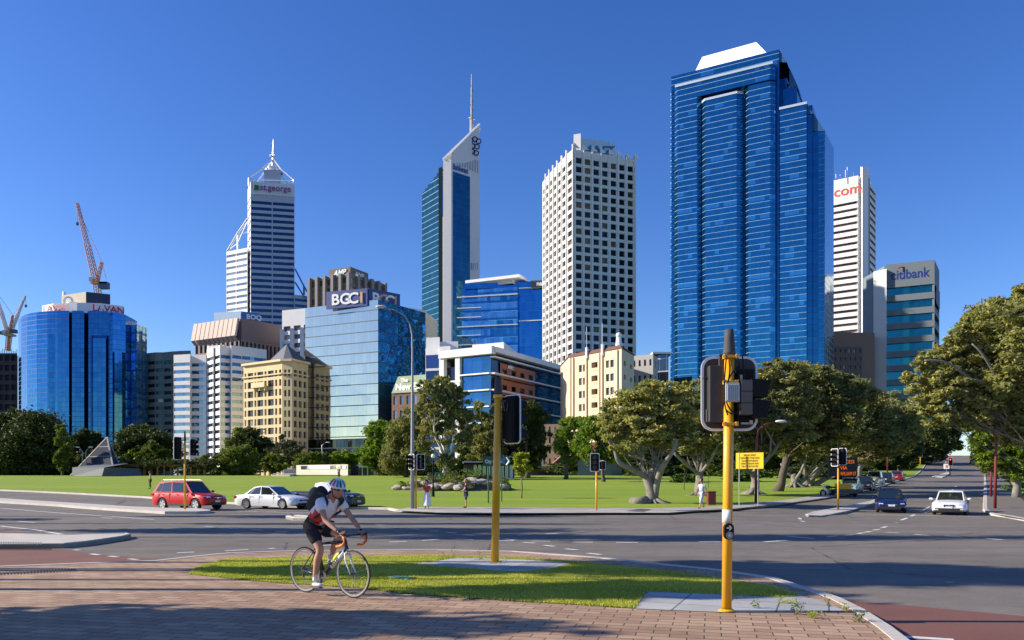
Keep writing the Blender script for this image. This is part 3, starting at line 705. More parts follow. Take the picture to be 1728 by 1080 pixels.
# ---- brown ribbed block with cream hood
def ribbed():
    H = 68; a, b, c = C(330, 549, H), C(405, 538, H), C(472, 551, H)
    r = bld('office_block', 'brown ribbed office block with flared cream hood panels and a blue rooftop sign', 'office block', b)
    wl = masonry('brown_precast', (.24, .175, .15), 3, 3.5, .08, .8); wm = winglass('brown_window', (.05, .04, .05), .4, .15, bl=.3)
    z1 = zt(H); zh = z1 - 8.5
    mw = MB(); wins = []
    mw.prism(rect(a, b, c), GZ, z1)
    quadgrid(mw, wins, a - Vector((0, .8)), b - Vector((.0, .8)), GZ, zh, 10, 12, .62, .72, .5); quadgrid(mw, wins, b + Vector((.6, -.6)), c + Vector((.6, -.6)), GZ, zh, 10, 1, .5, .97, .8)
    mw.build('wall', wl, r); windows(r, wins, wm)
    m = MB(); n = 10; d = (b - a) / n; nn = Vector((d.y, -d.x)).normalized()
    for i in range(n):
        p, q = a + d * (i + .08), a + d * (i + .92); p2, q2 = p + nn * 1.2, q + nn * 1.2
        P1, P2 = (p + nn * 1.1), (q + nn * 1.1); B1, B2 = p + nn * 2.6, q + nn * 2.6
        m.face([(B1.x, B1.y, zh + 1.2), (B2.x, B2.y, zh + 1.2), (P2.x, P2.y, z1 + .3), (P1.x, P1.y, z1 + .3)])
        for s, t_ in ((B1, P1), (P2, B2)):
            m.face([(s.x, s.y, zh + 1.2 if s is B1 else z1 + .3), (t_.x, t_.y, z1 + .3 if t_ is P1 else zh + 1.2), (t_.x - nn.x, t_.y - nn.y, z1 if t_ is P1 else zh + 1.), (s.x - nn.x, s.y - nn.y, zh + 1 if s is B1 else z1)])
        m.face([(B1.x, B1.y, zh + 1.2), ((p + nn * .3).x, (p + nn * .3).y, zh - 1), ((q + nn * .3).x, (q + nn * .3).y, zh - 1), (B2.x, B2.y, zh + 1.2)])
    m.build('hood_panel', plain('cream_precast', (.62, .50, .42), .8, var=.08), r)
    e = (c - b); ne = Vector((e.y, -e.x)).normalized(); m = MB(); m.wall(b, c, zh, z1 + .3, 1.0); m.build('parapet_panel', plain('brown_panel', (.20, .145, .135), .8), r)
    # rooftop sign
    yy = (b.y + a.y) / 2 + 1
    s0, s1 = W(362, yy), W(407, yy - 3); m = MB(); m.wall(s0, s1, z1 + .3, z1 + 4.2); m.wall(s1, s0, z1 + .3, z1 + 4.2, -.3); m.build('sign_panel', plain('sign_pale', (.5, .66, .78), .5), r)
    text(r, 'BOQ BANK', 2.9, M_WHL, (s0.x + .5, s0.y - .3, z1 + 1.2), (s1.x - s0.x, s1.y - s0.y, 0), bold=.04, sx=.68)
    s0, s1 = W(407, yy - 3), W(438, yy + 1); m = MB(); m.wall(s0, s1, z1 + .3, z1 + 4.2); m.build('sign_panel', plain('sign_blue', (.03, .14, .42), .5), r)
    text(r, 'BOQ', 2.9, M_WHL, (s0.x + 2.3, s0.y - .3, z1 + 1.0), (s1.x - s0.x, s1.y - s0.y, 0), bold=.04)
ribbed()

# ---- tallest banded tower with truss crown and mast
def central():
    H = 214; y0 = H * F / (HZ - 306); r = bld('office_tower', 'tall blue-grey banded tower with open truss crown, thin mast and clover sign', 'office tower', W(450, y0))
    z1 = zt(H); a0, a, b = W(418, y0 + 16), W(423, y0), W(497, y0 + 6)
    wl = masonry('tower_band_shade', (.36, .42, .51), 5, 6, .1, .9, .04); gl = curtain('tower_glass', (.02, .07, .14), 2.5, 30, .15, .01, (.05, .1, .2), (.1, .2, .3), wav=.01)
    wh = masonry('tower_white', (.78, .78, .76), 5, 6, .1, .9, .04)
    # banded front has shade put into its blue-grey; sunlit flank and wing stay white
    z2 = z1 - 9.5
    mw = MB(); wins = []
    mid = a.lerp(b, .49)
    for p, q in ((a, mid), (mid, b)): quadgrid(mw, wins, p, q, GZ, z2, 1, 47, 1., .5, .4, mx=.35, mt=3.2)
    mw.wall(a, b, z2, z1); mw.prism([a + Vector((.2, .5)), b + Vector((-.2, .5)), b + Vector((-10.5, 34)), a0 + Vector((-4, 20))], GZ, z1)
    mw.build('wall', wl, r); windows(r, wins, gl, 'window_band')
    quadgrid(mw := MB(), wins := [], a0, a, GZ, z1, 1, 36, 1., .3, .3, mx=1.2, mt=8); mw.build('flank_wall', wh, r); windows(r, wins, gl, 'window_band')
    m = MB(); m.wall(a + Vector((.5, 0)), b, z1 - 9, z1, .3); m.build('sign_panel', plain('sign_grey', (.55, .62, .7), .6), r)
    text(r, 'st.george', 6.2, plain('maroon_letter', (.20, .03, .12), .5, var=0), (W(439.5, y0).x, y0 - 1, z1 - 6.3), (b.x - a.x, b.y - a.y, 0), bold=.1, sx=.93)
    m = MB()
    for k in range(4):
        an = k * math.pi / 2 + .7; m.ball((W(433, y0).x + 1.1 * math.cos(an), y0 - .9, z1 - 4.6 + 1.1 * math.sin(an)), (1.15, .2, 1.15), 10, 6)
    m.build('clover_emblem', plain('clover', (.01, .12, .05), .6, var=0), r)
    # crown
    cx = W(459, y0 + 12); zb = z1
    core = [W(446, y0 + 8), W(474, y0 + 9), W(474, y0 + 24), W(446, y0 + 24)]
    zc = EYE + (HZ - 286) / F * (y0 + 8); m = MB(); m.prism(core, zb, zc); m.build('core_wall', wl, r)
    m = MB(); m.lathe([(7, 0), (6, 1.2), (6, 2.2), (4.4, 2.6), (4.2, 3.6), (1.5, 5.2), (1.2, 9), (0.9, 9)], (cx.x, cx.y + 3, zc)); m.build('dish_platform', M_STEEL, r)
    zp = EYE + (HZ - 268) / F * (y0 + 12)
    m = MB(); tip = (cx.x, cx.y + 3, zp + 1)
    corners = [W(420, y0 + 4), W(495.5, y0 + 7), W(492, y0 + 28), W(424, y0 + 28)]
    zr = EYE + (HZ - 297) / F * y0
    mids = []
    for i, q in enumerate(corners):
        m.tube([(q.x, q.y, zb - 2), (q.x, q.y, zr)], .6, 6); e = Vector((q.x, q.y, zr)); k = Vector(((q.x - cx.x) * .42 + cx.x, (q.y - cx.y) * .42 + cx.y, zc + 1))
        m.tube([e, k], .5, 6); m.tube([k, Vector(tip)], .5, 6); m.tube([e, Vector((k.x, k.y, zb + 1))], .35, 5)
    for i in range(4):
        q, q2 = corners[i], corners[(i + 1) % 4]; m.tube([(q.x, q.y, zr - 1), (q2.x, q2.y, zr - 1)], .35, 5)
    m.build('truss', M_STEEL, r)
    m = MB(); zt_ = EYE + (HZ - 232) / F * (y0 + 12); m.tube([(cx.x, cx.y + 3, zp - 2), (cx.x, cx.y + 3, zp + 6), (cx.x, cx.y + 3, zt_ - 5), (cx.x, cx.y + 3, zt_)], [1.1, .8, .45, .15], 6)
    for k in range(6): m.box((cx.x, cx.y + 3, zp + 4 + k * 1.9), (2.2, .2, .2))
    for s in (-1, 1): m.ball((cx.x + 1.4 * s, cx.y + 2, zp + 3.2), 1.0, 8, 5)
    m.build('mast', M_STEEL, r)
    # left wing
    p, q = W(382, y0 + 12), W(417.5, y0 + 2); zw = EYE + (HZ - 420) / F * (y0 + 5)
    mw = MB(); wins = []; mid = p.lerp(q, .47)
    quadgrid(mw, wins, p, mid, GZ, zw, 1, 38, 1., .4, .3, mx=.3, mt=1.5); quadgrid(mw, wins, mid, q, GZ, zw, 1, 38, 1., .4, .3, mx=.3, mt=1.5)
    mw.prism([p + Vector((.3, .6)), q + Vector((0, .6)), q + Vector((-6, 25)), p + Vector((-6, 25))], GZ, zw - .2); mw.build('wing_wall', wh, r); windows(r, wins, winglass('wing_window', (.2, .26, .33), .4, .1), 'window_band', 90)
    m = MB(); zA = EYE + (HZ - 366) / F * y0; A = (W(418, y0 + 4).x, y0 + 4, zA); B = (W(384, y0 + 12).x, y0 + 12, zw + .5); mdx = W(401, y0 + 8); zm = EYE + (HZ - 394) / F * (y0 + 8)
    m.tube([A, (mdx.x, mdx.y, zm), B], .75, 6); m.tube([(mdx.x, mdx.y, zm), (mdx.x, mdx.y, zw)], .55, 6); m.tube([(A[0], A[1], zw + 20), (mdx.x, mdx.y, zw + 5), B], .3, 5); m.tube([(mdx.x, mdx.y, zm - 2), (A[0], A[1], zw + 12)], .25, 5)
    m.build('truss', M_STEEL, r)
    # right wing
    p, q = W(497, y0 + 2), W(519, y0 + 6); zw = EYE + (HZ - 499) / F * (y0 + 5); mw = MB(); wins = []
    quadgrid(mw, wins, p, q, GZ, zw, 1, 32, 1., .5, .4, mx=.3, mt=1.5); mw.prism([p + Vector((0, .6)), q + Vector((0, .6)), q + Vector((-7, 25)), p + Vector((-6, 25))], GZ, zw - .2); mw.build('wing_wall', wl, r); windows(r, wins, gl, 'window_band')
    m = MB(); db = plain('blue_steel', (.06, .14, .30), .5)
    for dz in (0, -9.5): m.tube([(W(496, y0).x, y0 + 3, EYE + (HZ - 452) / F * y0 + dz), (W(511, y0).x, y0 + 3, EYE + (HZ - 481) / F * y0 + dz * .8), (W(520, y0).x, y0 + 3, EYE + (HZ - 496) / F * y0 + dz * .3)], .6, 6)
    m.tube([(W(511, y0).x, y0 + 3, zw), (W(511, y0).x, y0 + 3, EYE + (HZ - 481) / F * y0)], .8, 6); m.build('truss', db, r)
central()

# ---- brown finned block with AMP box
def amp():
    H = 98; a, b, c = C(524, 471, H), C(590, 461.5, H), C(648, 479, H); r = bld('office_tower', 'brown concrete-finned office tower rising behind the glass block with the blue roof signs', 'office tower', b)
    z1 = zt(H); br = masonry('amp_brown', (.20, .165, .14), 3, 3.6, .08, .8); dk = winglass('amp_window', (.10, .085, .07), .3, .2, (.5, .45, .38), .4)
    mw = MB(); wins = []; quadgrid(mw, wins, a, b, z1 - 60, z1, 5, 14, .72, .62, .4, mt=.8); quadgrid(mw, wins, b, c, z1 - 60, z1, 5, 14, .72, .62, .4, mt=.8)
    q = rect(a + Vector((.5, 1)), b + Vector((0, 1)), c + Vector((-.5, 1))); mw.prism(q, GZ, z1 - .3); mw.build('wall', br, r); windows(r, wins, dk)
    m = MB(); n = Vector(((b - a).y, -(b - a).x)).normalized(); n2 = Vector(((c - b).y, -(c - b).x)).normalized()
    for i in range(6):
        p = a.lerp(b, i / 5) + n * .7; m.box((p.x, p.y, z1 - 31), (1.5, 1.6, 62.4), math.atan2((b - a).y, (b - a).x))
        if i: p = b.lerp(c, i / 5) + n2 * .7; m.box((p.x, p.y, z1 - 31), (1.5, 1.6, 62.4), math.atan2((c - b).y, (c - b).x))
    m.build('fin', plain('amp_fin', (.21, .20, .195), .8), r)
    H2 = 98 * (HZ - 446.) / (HZ - 461.5); s = 1.02
    A, B, D = C(554, 454, H2), C(590, 448.5, H2), C(620.5, 460, H2); A, B, D = [v + Vector((0, 1.5)) for v in (A, B, D)]
    m = MB(); m.prism(rect(A, B, D), z1 - .5, zt(H2)); m.build('penthouse', plain('amp_box', (.15, .12, .10), .8), r)
    lt = plain('amp_letter', (.55, .7, .72), .4, var=0); d = B - A
    text(r, 'AMP', 3.6, lt, (A.lerp(B, .22).x, A.lerp(B, .22).y - .4, z1 + .9), (d.x, d.y, 0), bold=.12, shear=.3); d = D - B
    text(r, 'AMP', 3.4, lt, (B.lerp(D, .25).x, B.lerp(D, .25).y - .5, z1 + .6), (d.x, d.y, 0), bold=.1, shear=.3)
amp()
def pale():
    H = 72; a, b = C(476, 524, H), C(527, 519, H); c = b + Vector((8, 14)); r = bld('office_block', 'pale grey office block with blank parapet and vertical ribs behind the glass block', 'office block', a)
    z1 = zt(H); wl = masonry('pale_wall', (.62, .62, .62), 3, 3.6, .06, .85); mw = MB(); wins = []
    quadgrid(mw, wins, a, b, GZ, z1 - 6, 3, 18, .7, .55, .6); mw.wall(a, b, z1 - 6, z1); mw.prism([a + Vector((.2, 1)), b + Vector((-.2, 1)), c, a + Vector((6, 20))], GZ, z1 - .1); mw.build('wall', wl, r); windows(r, wins, winglass('pale_window', (.06, .05, .05), .3, .2))
    m = MB(); d = (b - a)
    for i in (0, 1, 2, 3): p = a.lerp(b, i / 3); m.box((p.x, p.y - .4, z1 / 2 - 5), (1.2, 1.4, z1 - 6))
    m.build('rib', plain('pale_rib', (.55, .57, .6), .7), r)
    text(r, 'V', 4.5, M_REDL, (W(512, a.y - 2).x, a.y - 2.5, z1 - 4.6), (1, 0, 0), bold=.2)
pale()

# ---- glass block with the two roof signs
def bgc():
    H = 56; a, b, c = C(515, 520, H), C(638, 505.5, H), C(718, 528, H); r = bld('office_block', 'pale blue mirror glass office block carrying two blue lettered roof signs', 'office block', b)
    z1 = zt(H); fl = (z1 - 8) / 15.3
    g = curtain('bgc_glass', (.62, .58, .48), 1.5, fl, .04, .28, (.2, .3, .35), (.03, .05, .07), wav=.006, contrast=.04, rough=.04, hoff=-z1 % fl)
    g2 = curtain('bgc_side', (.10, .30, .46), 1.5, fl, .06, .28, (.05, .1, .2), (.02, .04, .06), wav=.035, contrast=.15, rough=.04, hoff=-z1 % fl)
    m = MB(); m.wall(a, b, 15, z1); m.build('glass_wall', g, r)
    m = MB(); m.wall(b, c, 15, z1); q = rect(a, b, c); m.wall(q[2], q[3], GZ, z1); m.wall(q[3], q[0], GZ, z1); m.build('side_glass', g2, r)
    roofcap(r, rect(a + Vector((.2, .3)), b + Vector((0, .3)), c + Vector((-.3, 0))), z1 - .5, h=.4)
    m = MB(); m.prism(rect(a + Vector((.3, .5)), b + Vector((-.1, .6)), c + Vector((-.4, .2))), GZ, 14.9); m.build('ground_floor_reflection', curtain('bgc_base_reflection', (.06, .075, .07), 1.5, 6, .2, .35, (.02, .02, .02), (.35, .38, .36), wav=.05, contrast=.5), r)  # dark glass raised above the ground floor: tree reflection put into its colour
    for i, (p, q) in enumerate(((W(551, b.y + 6), W(620.5, b.y + 1.2)), (W(621, b.y + 1.2), W(674, b.y + 9)))):
        za, zb = (EYE + (HZ - 515.5) / F * (b.y + 1), EYE + (HZ - 486) / F * (b.y + 1)); d = q - p
        m = MB(); m.box(((p.x + q.x) / 2, (p.y + q.y) / 2 + .3, (za + zb) / 2), (d.length, .6, zb - za), math.atan2(d.y, d.x)); s = m.build('sign_panel', plain('sign_navy', (.03, .055, .22), .5, var=.03), r)
        nn = Vector((d.y, -d.x)).normalized() * .08; hh = zb - za
        t = d.normalized()
        for j, (ch, cm) in enumerate((('B', M_WHL), ('G', plain('tan_letter', (.55, .34, .16), .5, var=0) if i else M_WHL), ('C', M_WHL))):
            o = p + t * (d.length * (.12 + .205 * j)) + nn * (1 if 1 else 0) - Vector((0, .12))
            text(s, ch, hh * .88, cm, (o.x, o.y, za + hh * .2), (t.x, t.y, 0), 'letter', bold=.12, sx=1.12)
        o = p + t * (d.length * .86) + nn * 4; m = MB(); m.box((o.x, o.y, (za + zb) / 2), (d.length * .05, .1, hh * .62), math.atan2(d.y, d.x)); m.build('stripe', plain('tan_letter', (.55, .34, .16)), s)
bgc()
# block glimpsed behind on the right: dark punched wall
pts = [C(676, 517, 70), C(718, 524, 70)]
rr = bld('office_block', 'grey-green gridded office block behind the glass block, lit on its window reveals', 'office block', pts[0]); mw = MB(); wins = []
quadgrid(mw, wins, pts[0], pts[1], GZ, zt(70), 7, 20, .6, .5, .6); mw.prism([pts[0] + Vector((.1, 1)), pts[1] + Vector((-.1, 1)), pts[1] + Vector((3, 20)), pts[0] + Vector((0, 20))], GZ, zt(70) - .2)
mw.build('wall', masonry('gridwall', (.5, .5, .42), 3, 3, .1, .8), rr); windows(rr, wins, W_DARK)

# ---- golden heritage block
def golden():
    H = 38; a, b, b2, c = C(411, 615, H), C(476, 606.5, H), C(493, 606, H), C(520, 612, H)
    r = bld('heritage_building', 'ornate golden-cream stone building with a dark pyramid roof on its corner turret', 'building', b, 'older masonry buildings')
    z1 = zt(H); st = masonry('gold_stone', (.62, .50, .27), 2.2, 3.8, .05, .85, .12)
    mw = MB(); wins = []
    for p, q, nc in ((a, b, 1), (b, b2, 2), (b2, c, 3)):
        if nc == 1:
            L = (q - p).length; fr = [0, .1, .27, .36, .53, .63, .80, .9, 1.0]; wfs = [.5, .78, .6, .8, .55, .78, .55, .5]
            for i in range(8):
                quadgrid(mw, wins, p.lerp(q, fr[i]), p.lerp(q, fr[i + 1]), GZ + 8, z1 - 2.6, 1, 9, min(.9, wfs[i] * (.95 if i % 2 == 0 else 1.12)), .68, .5)
            mw.wall(p, q, z1 - 2.6, z1)
            quadgrid(mw, wins, p, q, GZ, GZ + 8, 8, 1, .5, .75, .6)
        else: quadgrid(mw, wins, p, q, GZ, z1, nc, 11, .60, .64, .5, mt=2.6, mx=.4)
    q = [a, b, b2, c, c + Vector((-7.5, 22)), a + Vector((-1, 24))]; m2 = MB(); m2.prism(inset(q, .90), GZ, z1 - .2); m2.build('core_wall', st, r); mw.build('wall', st, r)
    windows(r, wins, winglass('gold_window', (.045, .05, .06), .4, .1, bl=.15))
    m = MB()
    for zz, o, h in ((z1 - .3, .8, .7), (z1 - 4.4, .45, .4), (GZ + 8.1, .5, .5)):
        for p, q_ in ((a, b), (b, b2), (b2, c)):
            d = (q_ - p); n = Vector((d.y, -d.x)).normalized(); mid = (p + q_) / 2 + n * (o / 2 + .01); m.box((mid.x, mid.y, zz), (d.length + o * .6, o, h), math.atan2(d.y, d.x))
    m.build('cornice', plain('gold_trim', (.66, .55, .32), .8), r)
    d = b - a; p = a + d * .48; n = Vector((d.y, -d.x)).normalized(); m = MB(); m.box((p.x + n.x * .8, p.y + n.y * .8, z1 - 8.0), (6.5, 1.6, .5), math.atan2(d.y, d.x)); m.box((p.x + n.x * 1.5, p.y + n.y * 1.5, z1 - 7.2), (6.5, .15, 1.1), math.atan2(d.y, d.x))
    for k in (-2.6, 0, 2.6): m.box((p.x + n.x * .5 + d.normalized().x * k, p.y + n.y * .5 + d.normalized().y * k, z1 - 8.7), (.4, 1., 1.0), math.atan2(d.y, d.x))
    m.build('balcony', plain('gold_trim', (.6, .5, .3)), r)
    y = b.y; base = [W(449, y + 10), W(478, y - .4), W(494, y - .5), W(517, y + 3), W(517, y + 22), W(455, y + 22)]; ap = W(484, y + 7); zz = z1 + .1; az = EYE + (HZ - 580.5) / F * (y + 7)
    m = MB()
    for i in range(len(base)): p, q_ = base[i], base[(i + 1) % 6]; m.face([(p.x, p.y, zz), (q_.x, q_.y, zz), (ap.x, ap.y, az)], [(0, 0), ((q_ - p).length, 0), ((q_ - p).length / 2, 8)])
    m.build('pyramid_roof', masonry('slate', (.10, .11, .14), .8, .5, .06, .6), r)
    roofcap(r, q, z1 - .1, h=.15)
golden()

# ---- green sign building
def newesp():
    y = 235; a, b = W(661, y), W(752, y - 8); r = bld('hotel_building', 'brown hotel block with a green sloping lettered fascia behind the gum trees', 'hotel', a, 'older masonry buildings')
    z1 = EYE + (HZ - 634) / F * y; zf = EYE + (HZ - 664) / F * y
    mw = MB(); wins = []; quadgrid(mw, wins, a, b, GZ, zf, 8, 6, .55, .6, .5); mw.prism([a + Vector((0, 1)), b + Vector((0, 1)), b + Vector((0, 20)), a + Vector((0, 20))], GZ, zf); mw.build('wall', plain('brown_brick', (.17, .10, .07), .85), r)
    windows(r, wins, winglass('hotel_window', (.25, .35, .45), .5, .1))
    m = MB(); m.face([(a.x, a.y - .4, zf), (b.x, b.y - .4, zf), (b.x, b.y + 2, z1), (a.x + 1.6, a.y + 2, z1)]); m.face([(a.x, a.y - .4, zf), (a.x + 1.6, a.y + 2, z1), (a.x + 1.6, a.y + 12, z1), (a.x, a.y + 12, zf)]); m.face([(a.x + 1.6, a.y + 2, z1), (b.x, b.y + 2, z1), (b.x, b.y + 16, z1), (a.x + 1.6, a.y + 16, z1)])
    m.build('fascia', plain('sage_green', (.20, .27, .15), .6, var=.06), r)
    t = text(r, 'The', 1.6, M_WHL, (a.x + 2.7, a.y - .2, zf + 3.4), (b.x - a.x, b.y - a.y, 0), bold=.08); t = text(r, 'New Esplanade', 2.7, M_WHL, (a.x + 1.2, a.y - .6, zf + .9), (b.x - a.x, b.y - a.y, 0), bold=.12)
newesp()

# ---- spire tower with slanted top
def bankwest():
    y = 455.; r = bld('office_tower', 'slender tower with white slanted blade top, teal glass side and a tall mast', 'office tower', W(760, y))
    A, A2, B, Bw, Cc, D, E = W(712, y + 22), W(747, y + 2), W(748, y), W(761.5, y - 1), W(762, y - 1), W(793, y + 8), W(809.5, y + 13)
    Z = lambda px_y, yy: EYE + (HZ - px_y) / F * yy
    teal = curtain('teal_glass', (.025, .13, .15), 2.2, 3.6, .22, .3, (.05, .18, .22), (.07, .24, .28), wav=.02, contrast=.2)
    dark = plain('dark_joint', (.004, .012, .018), .9, 0, spec=.05)
    wh = masonry('bw_white', (.66, .66, .66), 4, 7.2, .06, .9, .03); bl = curtain('bw_blue', (.02, .10, .15), 2.4, 3.6, .15, .12, (.02, .07, .2), (.02, .1, .24), wav=.015, contrast=.12)
    n = 7; m = MB()
    for i in range(n):   # stepped sloping top of the teal side
        p, q = A.lerp(A2, i / n), A.lerp(A2, (i + 1) / n); zt1 = 328 + (283 - 328) * ((i + .6) / n); m.wall(p, q, GZ, Z(zt1, (p.y + q.y) / 2), 0, i * 7)
        if i < n: m.face([(p.x, p.y, Z(zt1, p.y)), (q.x, q.y, Z(zt1, q.y)), (q.x + 3, q.y + 12, Z(zt1, q.y)), (p.x + 3, p.y + 12, Z(zt1, p.y))])
    m.build('teal_wall', teal, r)
    m = MB(); m.wall(W(741, y + 4.5), A2, GZ, Z(279, y), .4); m.build('dark_joint', dark, r)
    # white blade: side edge + front frame with sloping top
    zb0, zap = Z(270.5, y), Z(211, y + 13)
    m = MB()
    def fr(p, q, zp, zq, zl=GZ): m.face([(p.x, p.y, zl), (q.x, q.y, zl), (q.x, q.y, zq), (p.x, p.y, zp)], [(0, zl), ((q - p).length, zl), ((q - p).length, zq), (0, zp)])
    sl = lambda px: zb0 + (zap - zb0) * (px - 754.) / (809.5 - 754.)
    fr(B, Bw, zb0, zb0); fr(Bw, W(762.5, y - .8), zb0, sl(762.5))
    zt1 = Z(289, y); zt2 = Z(300, y + 8)
    fr(W(762.5, y - .8), W(764, y - .6), sl(762.5), sl(764)); fr(W(764, y - .6), D, sl(764), sl(793), zt1 + .01); fr(D, E, sl(793), zap)
    back = Vector((4, 17)); m.face([(B.x, B.y, zb0), (E.x, E.y, zap), (E.x - 1, E.y + 16, zap - 4), (B.x + 4, B.y + 16, zb0)][::-1]); m.face([(E.x, E.y, GZ), (E.x - 1, E.y + 16, GZ), (E.x - 1, E.y + 16, zap - 4), (E.x, E.y, zap)])
    m.wall(E + Vector((-1, 16)), A + Vector((0, 20)), GZ, zb0 - 20)
    m.build('blade_wall', wh, r)
    m = MB(); fr_ = [(W(764, y - .2)), (W(793, y + 8.4))]; m.face([(fr_[0].x, fr_[0].y, GZ), (fr_[1].x, fr_[1].y, GZ), (fr_[1].x, fr_[1].y, zt2), (fr_[0].x, fr_[0].y, zt1)], [(0, GZ), (12, GZ), (12, zt2), (0, zt1)]); m.face([(fr_[0].x, fr_[0].y, zt1 ), (fr_[1].x, fr_[1].y, zt2), (fr_[1].x, fr_[1].y, zt1 + .02)]); m.build('blue_glass', bl, r)
    # coping rails on the slope
    m = MB()
    for o in (0, 11):
        m.tube([(B.x, B.y + o, zb0 + .3), (E.x, E.y + o * .6, zap + .3)], .9, 4)
    m.build('coping', M_STEEL, r)
    m = MB(); p0, p1 = Vector((B.x + 1, B.y + 4, zb0 + .6)), Vector((E.x - 3, E.y + 4, zap - 2)); m.face([p0, p1, p1 + Vector((0, 5, .0)), p0 + Vector((0, 5, 0))][::-1]); m.build('louvre_roof', plain('louvre', (.25, .25, .24), .8), r)
    d = D - Bw; xd = (d.x, d.y, 0)
    lg = plain('logo_blue', (.01, .06, .28), .5, var=0)
    o = W(764.5, y - 1.1); text(r, 'Bankwest', 4.6, lg, (o.x, o.y, Z(286, y)), xd, bold=.14, sx=.62, shear=0)
    m = MB(); lc = W(801.5, y + 10)
    for k, (dx, dz) in enumerate(((-3, 3.2), (0, 3.8), (2.8, 2.6), (-1.6, -.2), (1.6, -.6), (-1.8, -3.4), (1., -4.4))):
        m.lathe([(1.75, -.1), (1.75, .1), (1.05, .1), (1.05, -.1)], (lc.x + dx * .8, lc.y - 1.0, Z(247, y + 10) + dz), 'y', 12)
    m.build('logo', lg, r)
    slot = plain('slot', (.3, .36, .4), .7)
    for k in range(9):
        px = 772 + k * 4.3; q = W(px, y - .7 + (px - 764) / 45.5 * 13.6); zt_ = max(250 + 0, 276 - k * 3.6) + 4 + k * 2.2; m = MB(); m.box((q.x, q.y - .6, (Z(zt_, q.y) + Z(277 + k * 2.0, q.y)) / 2), (.42, .3, max(2, abs(Z(zt_, q.y) - Z(277 + k * 2.0, q.y))))); m.build('slot_vent', slot, r)
    for k in range(4):
        q = W(795.5 + k * 3.4, y + 9); m = MB(); m.box((q.x, q.y - .6, Z(450, y + 9)), (.4, .3, 4)); m.build('slot_vent', slot, r)
    q = W(796, y + 14); zz = Z(222, y + 14); t_ = Z(125, y + 14); m = MB(); m.tube([(q.x, q.y, zz - 8), (q.x, q.y, zz + 8), (q.x, q.y, zz + 9)], [1.3, 1.1, .7], 8)
    m.tube([(q.x, q.y, zz + 8), (q.x, q.y, t_ - 8), (q.x, q.y, t_)], [.75, .55, .3], 8)
    for k in range(7): m.box((q.x + (.5 if k % 2 else -.5), q.y, zz + 10 + k * 2.9), (1.0, .5, 1.2))
    m.lathe([(1.9, 0), (1.9, .4)], (q.x, q.y, zz + 7.6)); m.build('mast', plain('mast_grey', (.4, .38, .36), .6), r)
bankwest()

# ---- blue glass block with floating roof
def nab():
    y = 350; r = bld('office_block', 'blue glass office block under a floating white roof canopy beside the spire tower', 'office block', W(840, y))
    a, a2, b, c, d = W(779, y + 6), W(784, y + 4), W(873.5, y), W(875.5, y + 2), W(945, y - 2)
    Z = lambda p, yy=y: EYE + (HZ - p) / F * yy
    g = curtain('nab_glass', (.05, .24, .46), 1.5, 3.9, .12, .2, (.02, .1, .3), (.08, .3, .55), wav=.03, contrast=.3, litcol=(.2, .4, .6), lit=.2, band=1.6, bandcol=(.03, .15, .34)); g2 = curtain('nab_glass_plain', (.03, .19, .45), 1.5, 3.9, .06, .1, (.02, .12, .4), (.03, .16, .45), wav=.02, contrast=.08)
    m = MB(); m.wall(a, b, GZ, Z(484)); m.build('glass_wall', g, r)
    m = MB(); m.wall(a2, W(873.5, y + 1), Z(484), Z(480)); m.prism([W(784, y + 5), W(873, y + 2), W(945, y - 1.5), W(945, y + 30), W(784, y + 30)], Z(500), Z(474)); m.build('attic_glass', g2, r)
    m = MB(); m.wall(c, d, GZ, Z(480)); m.wall(b, c, GZ, Z(480)); m.prism([a + Vector((.2, 1)), b + Vector((0, 1.2)), c + Vector((0, 1)), d + Vector((0, 1)), d + Vector((0, 30)), a + Vector((0, 30))], GZ, Z(486)); m.build('side_glass', g2, r)
    m = MB()
    for i, p in enumerate((497, 516, 532, 548, 563, 579)):
        q0, q1 = a, (b if i in (0, 3) else W(812, y + 4.2)); n = 0; m.box(((q0.x + q1.x) / 2 - 1, (q0.y + q1.y) / 2 - .5, Z(p)), ((q1 - q0).length + 2, 1.2, .3), math.atan2((q1 - q0).y, (q1 - q0).x))
    for p in (485.5, 541): m.box(((c.x + d.x) / 2, y - .6, Z(p)), ((d - c).length, 1.2, .3), math.atan2((d - c).y, (d - c).x))
    m.build('sunshade', M_STEEL, r)
    m = MB(); cv = [W(785, y + 8), W(876, y - 3), W(892, y + 6), W(800, y + 22)]; m.prism(cv, Z(470.5), Z(465.5), bottom=True)
    m2 = MB(); m2.prism(inset(cv, .72), Z(478), Z(470.4)); m2.build('penthouse', plain('pale_penthouse', (.5, .5, .5), .7), r); o = m.build('roof_canopy', M_WHITE, r)
    e, f = W(896, y - 1.3), W(940, y - 3); m = MB(); m.wall(e, f, Z(487), Z(475), .2); s = m.build('sign_panel', plain('charcoal', (.05, .05, .055), .5), r); text(s, 'nab', 2.7, M_WHL, (W(905, y).x, y - 2.2, Z(484)), (f.x - e.x, f.y - e.y, 0), bold=.08)
nab()

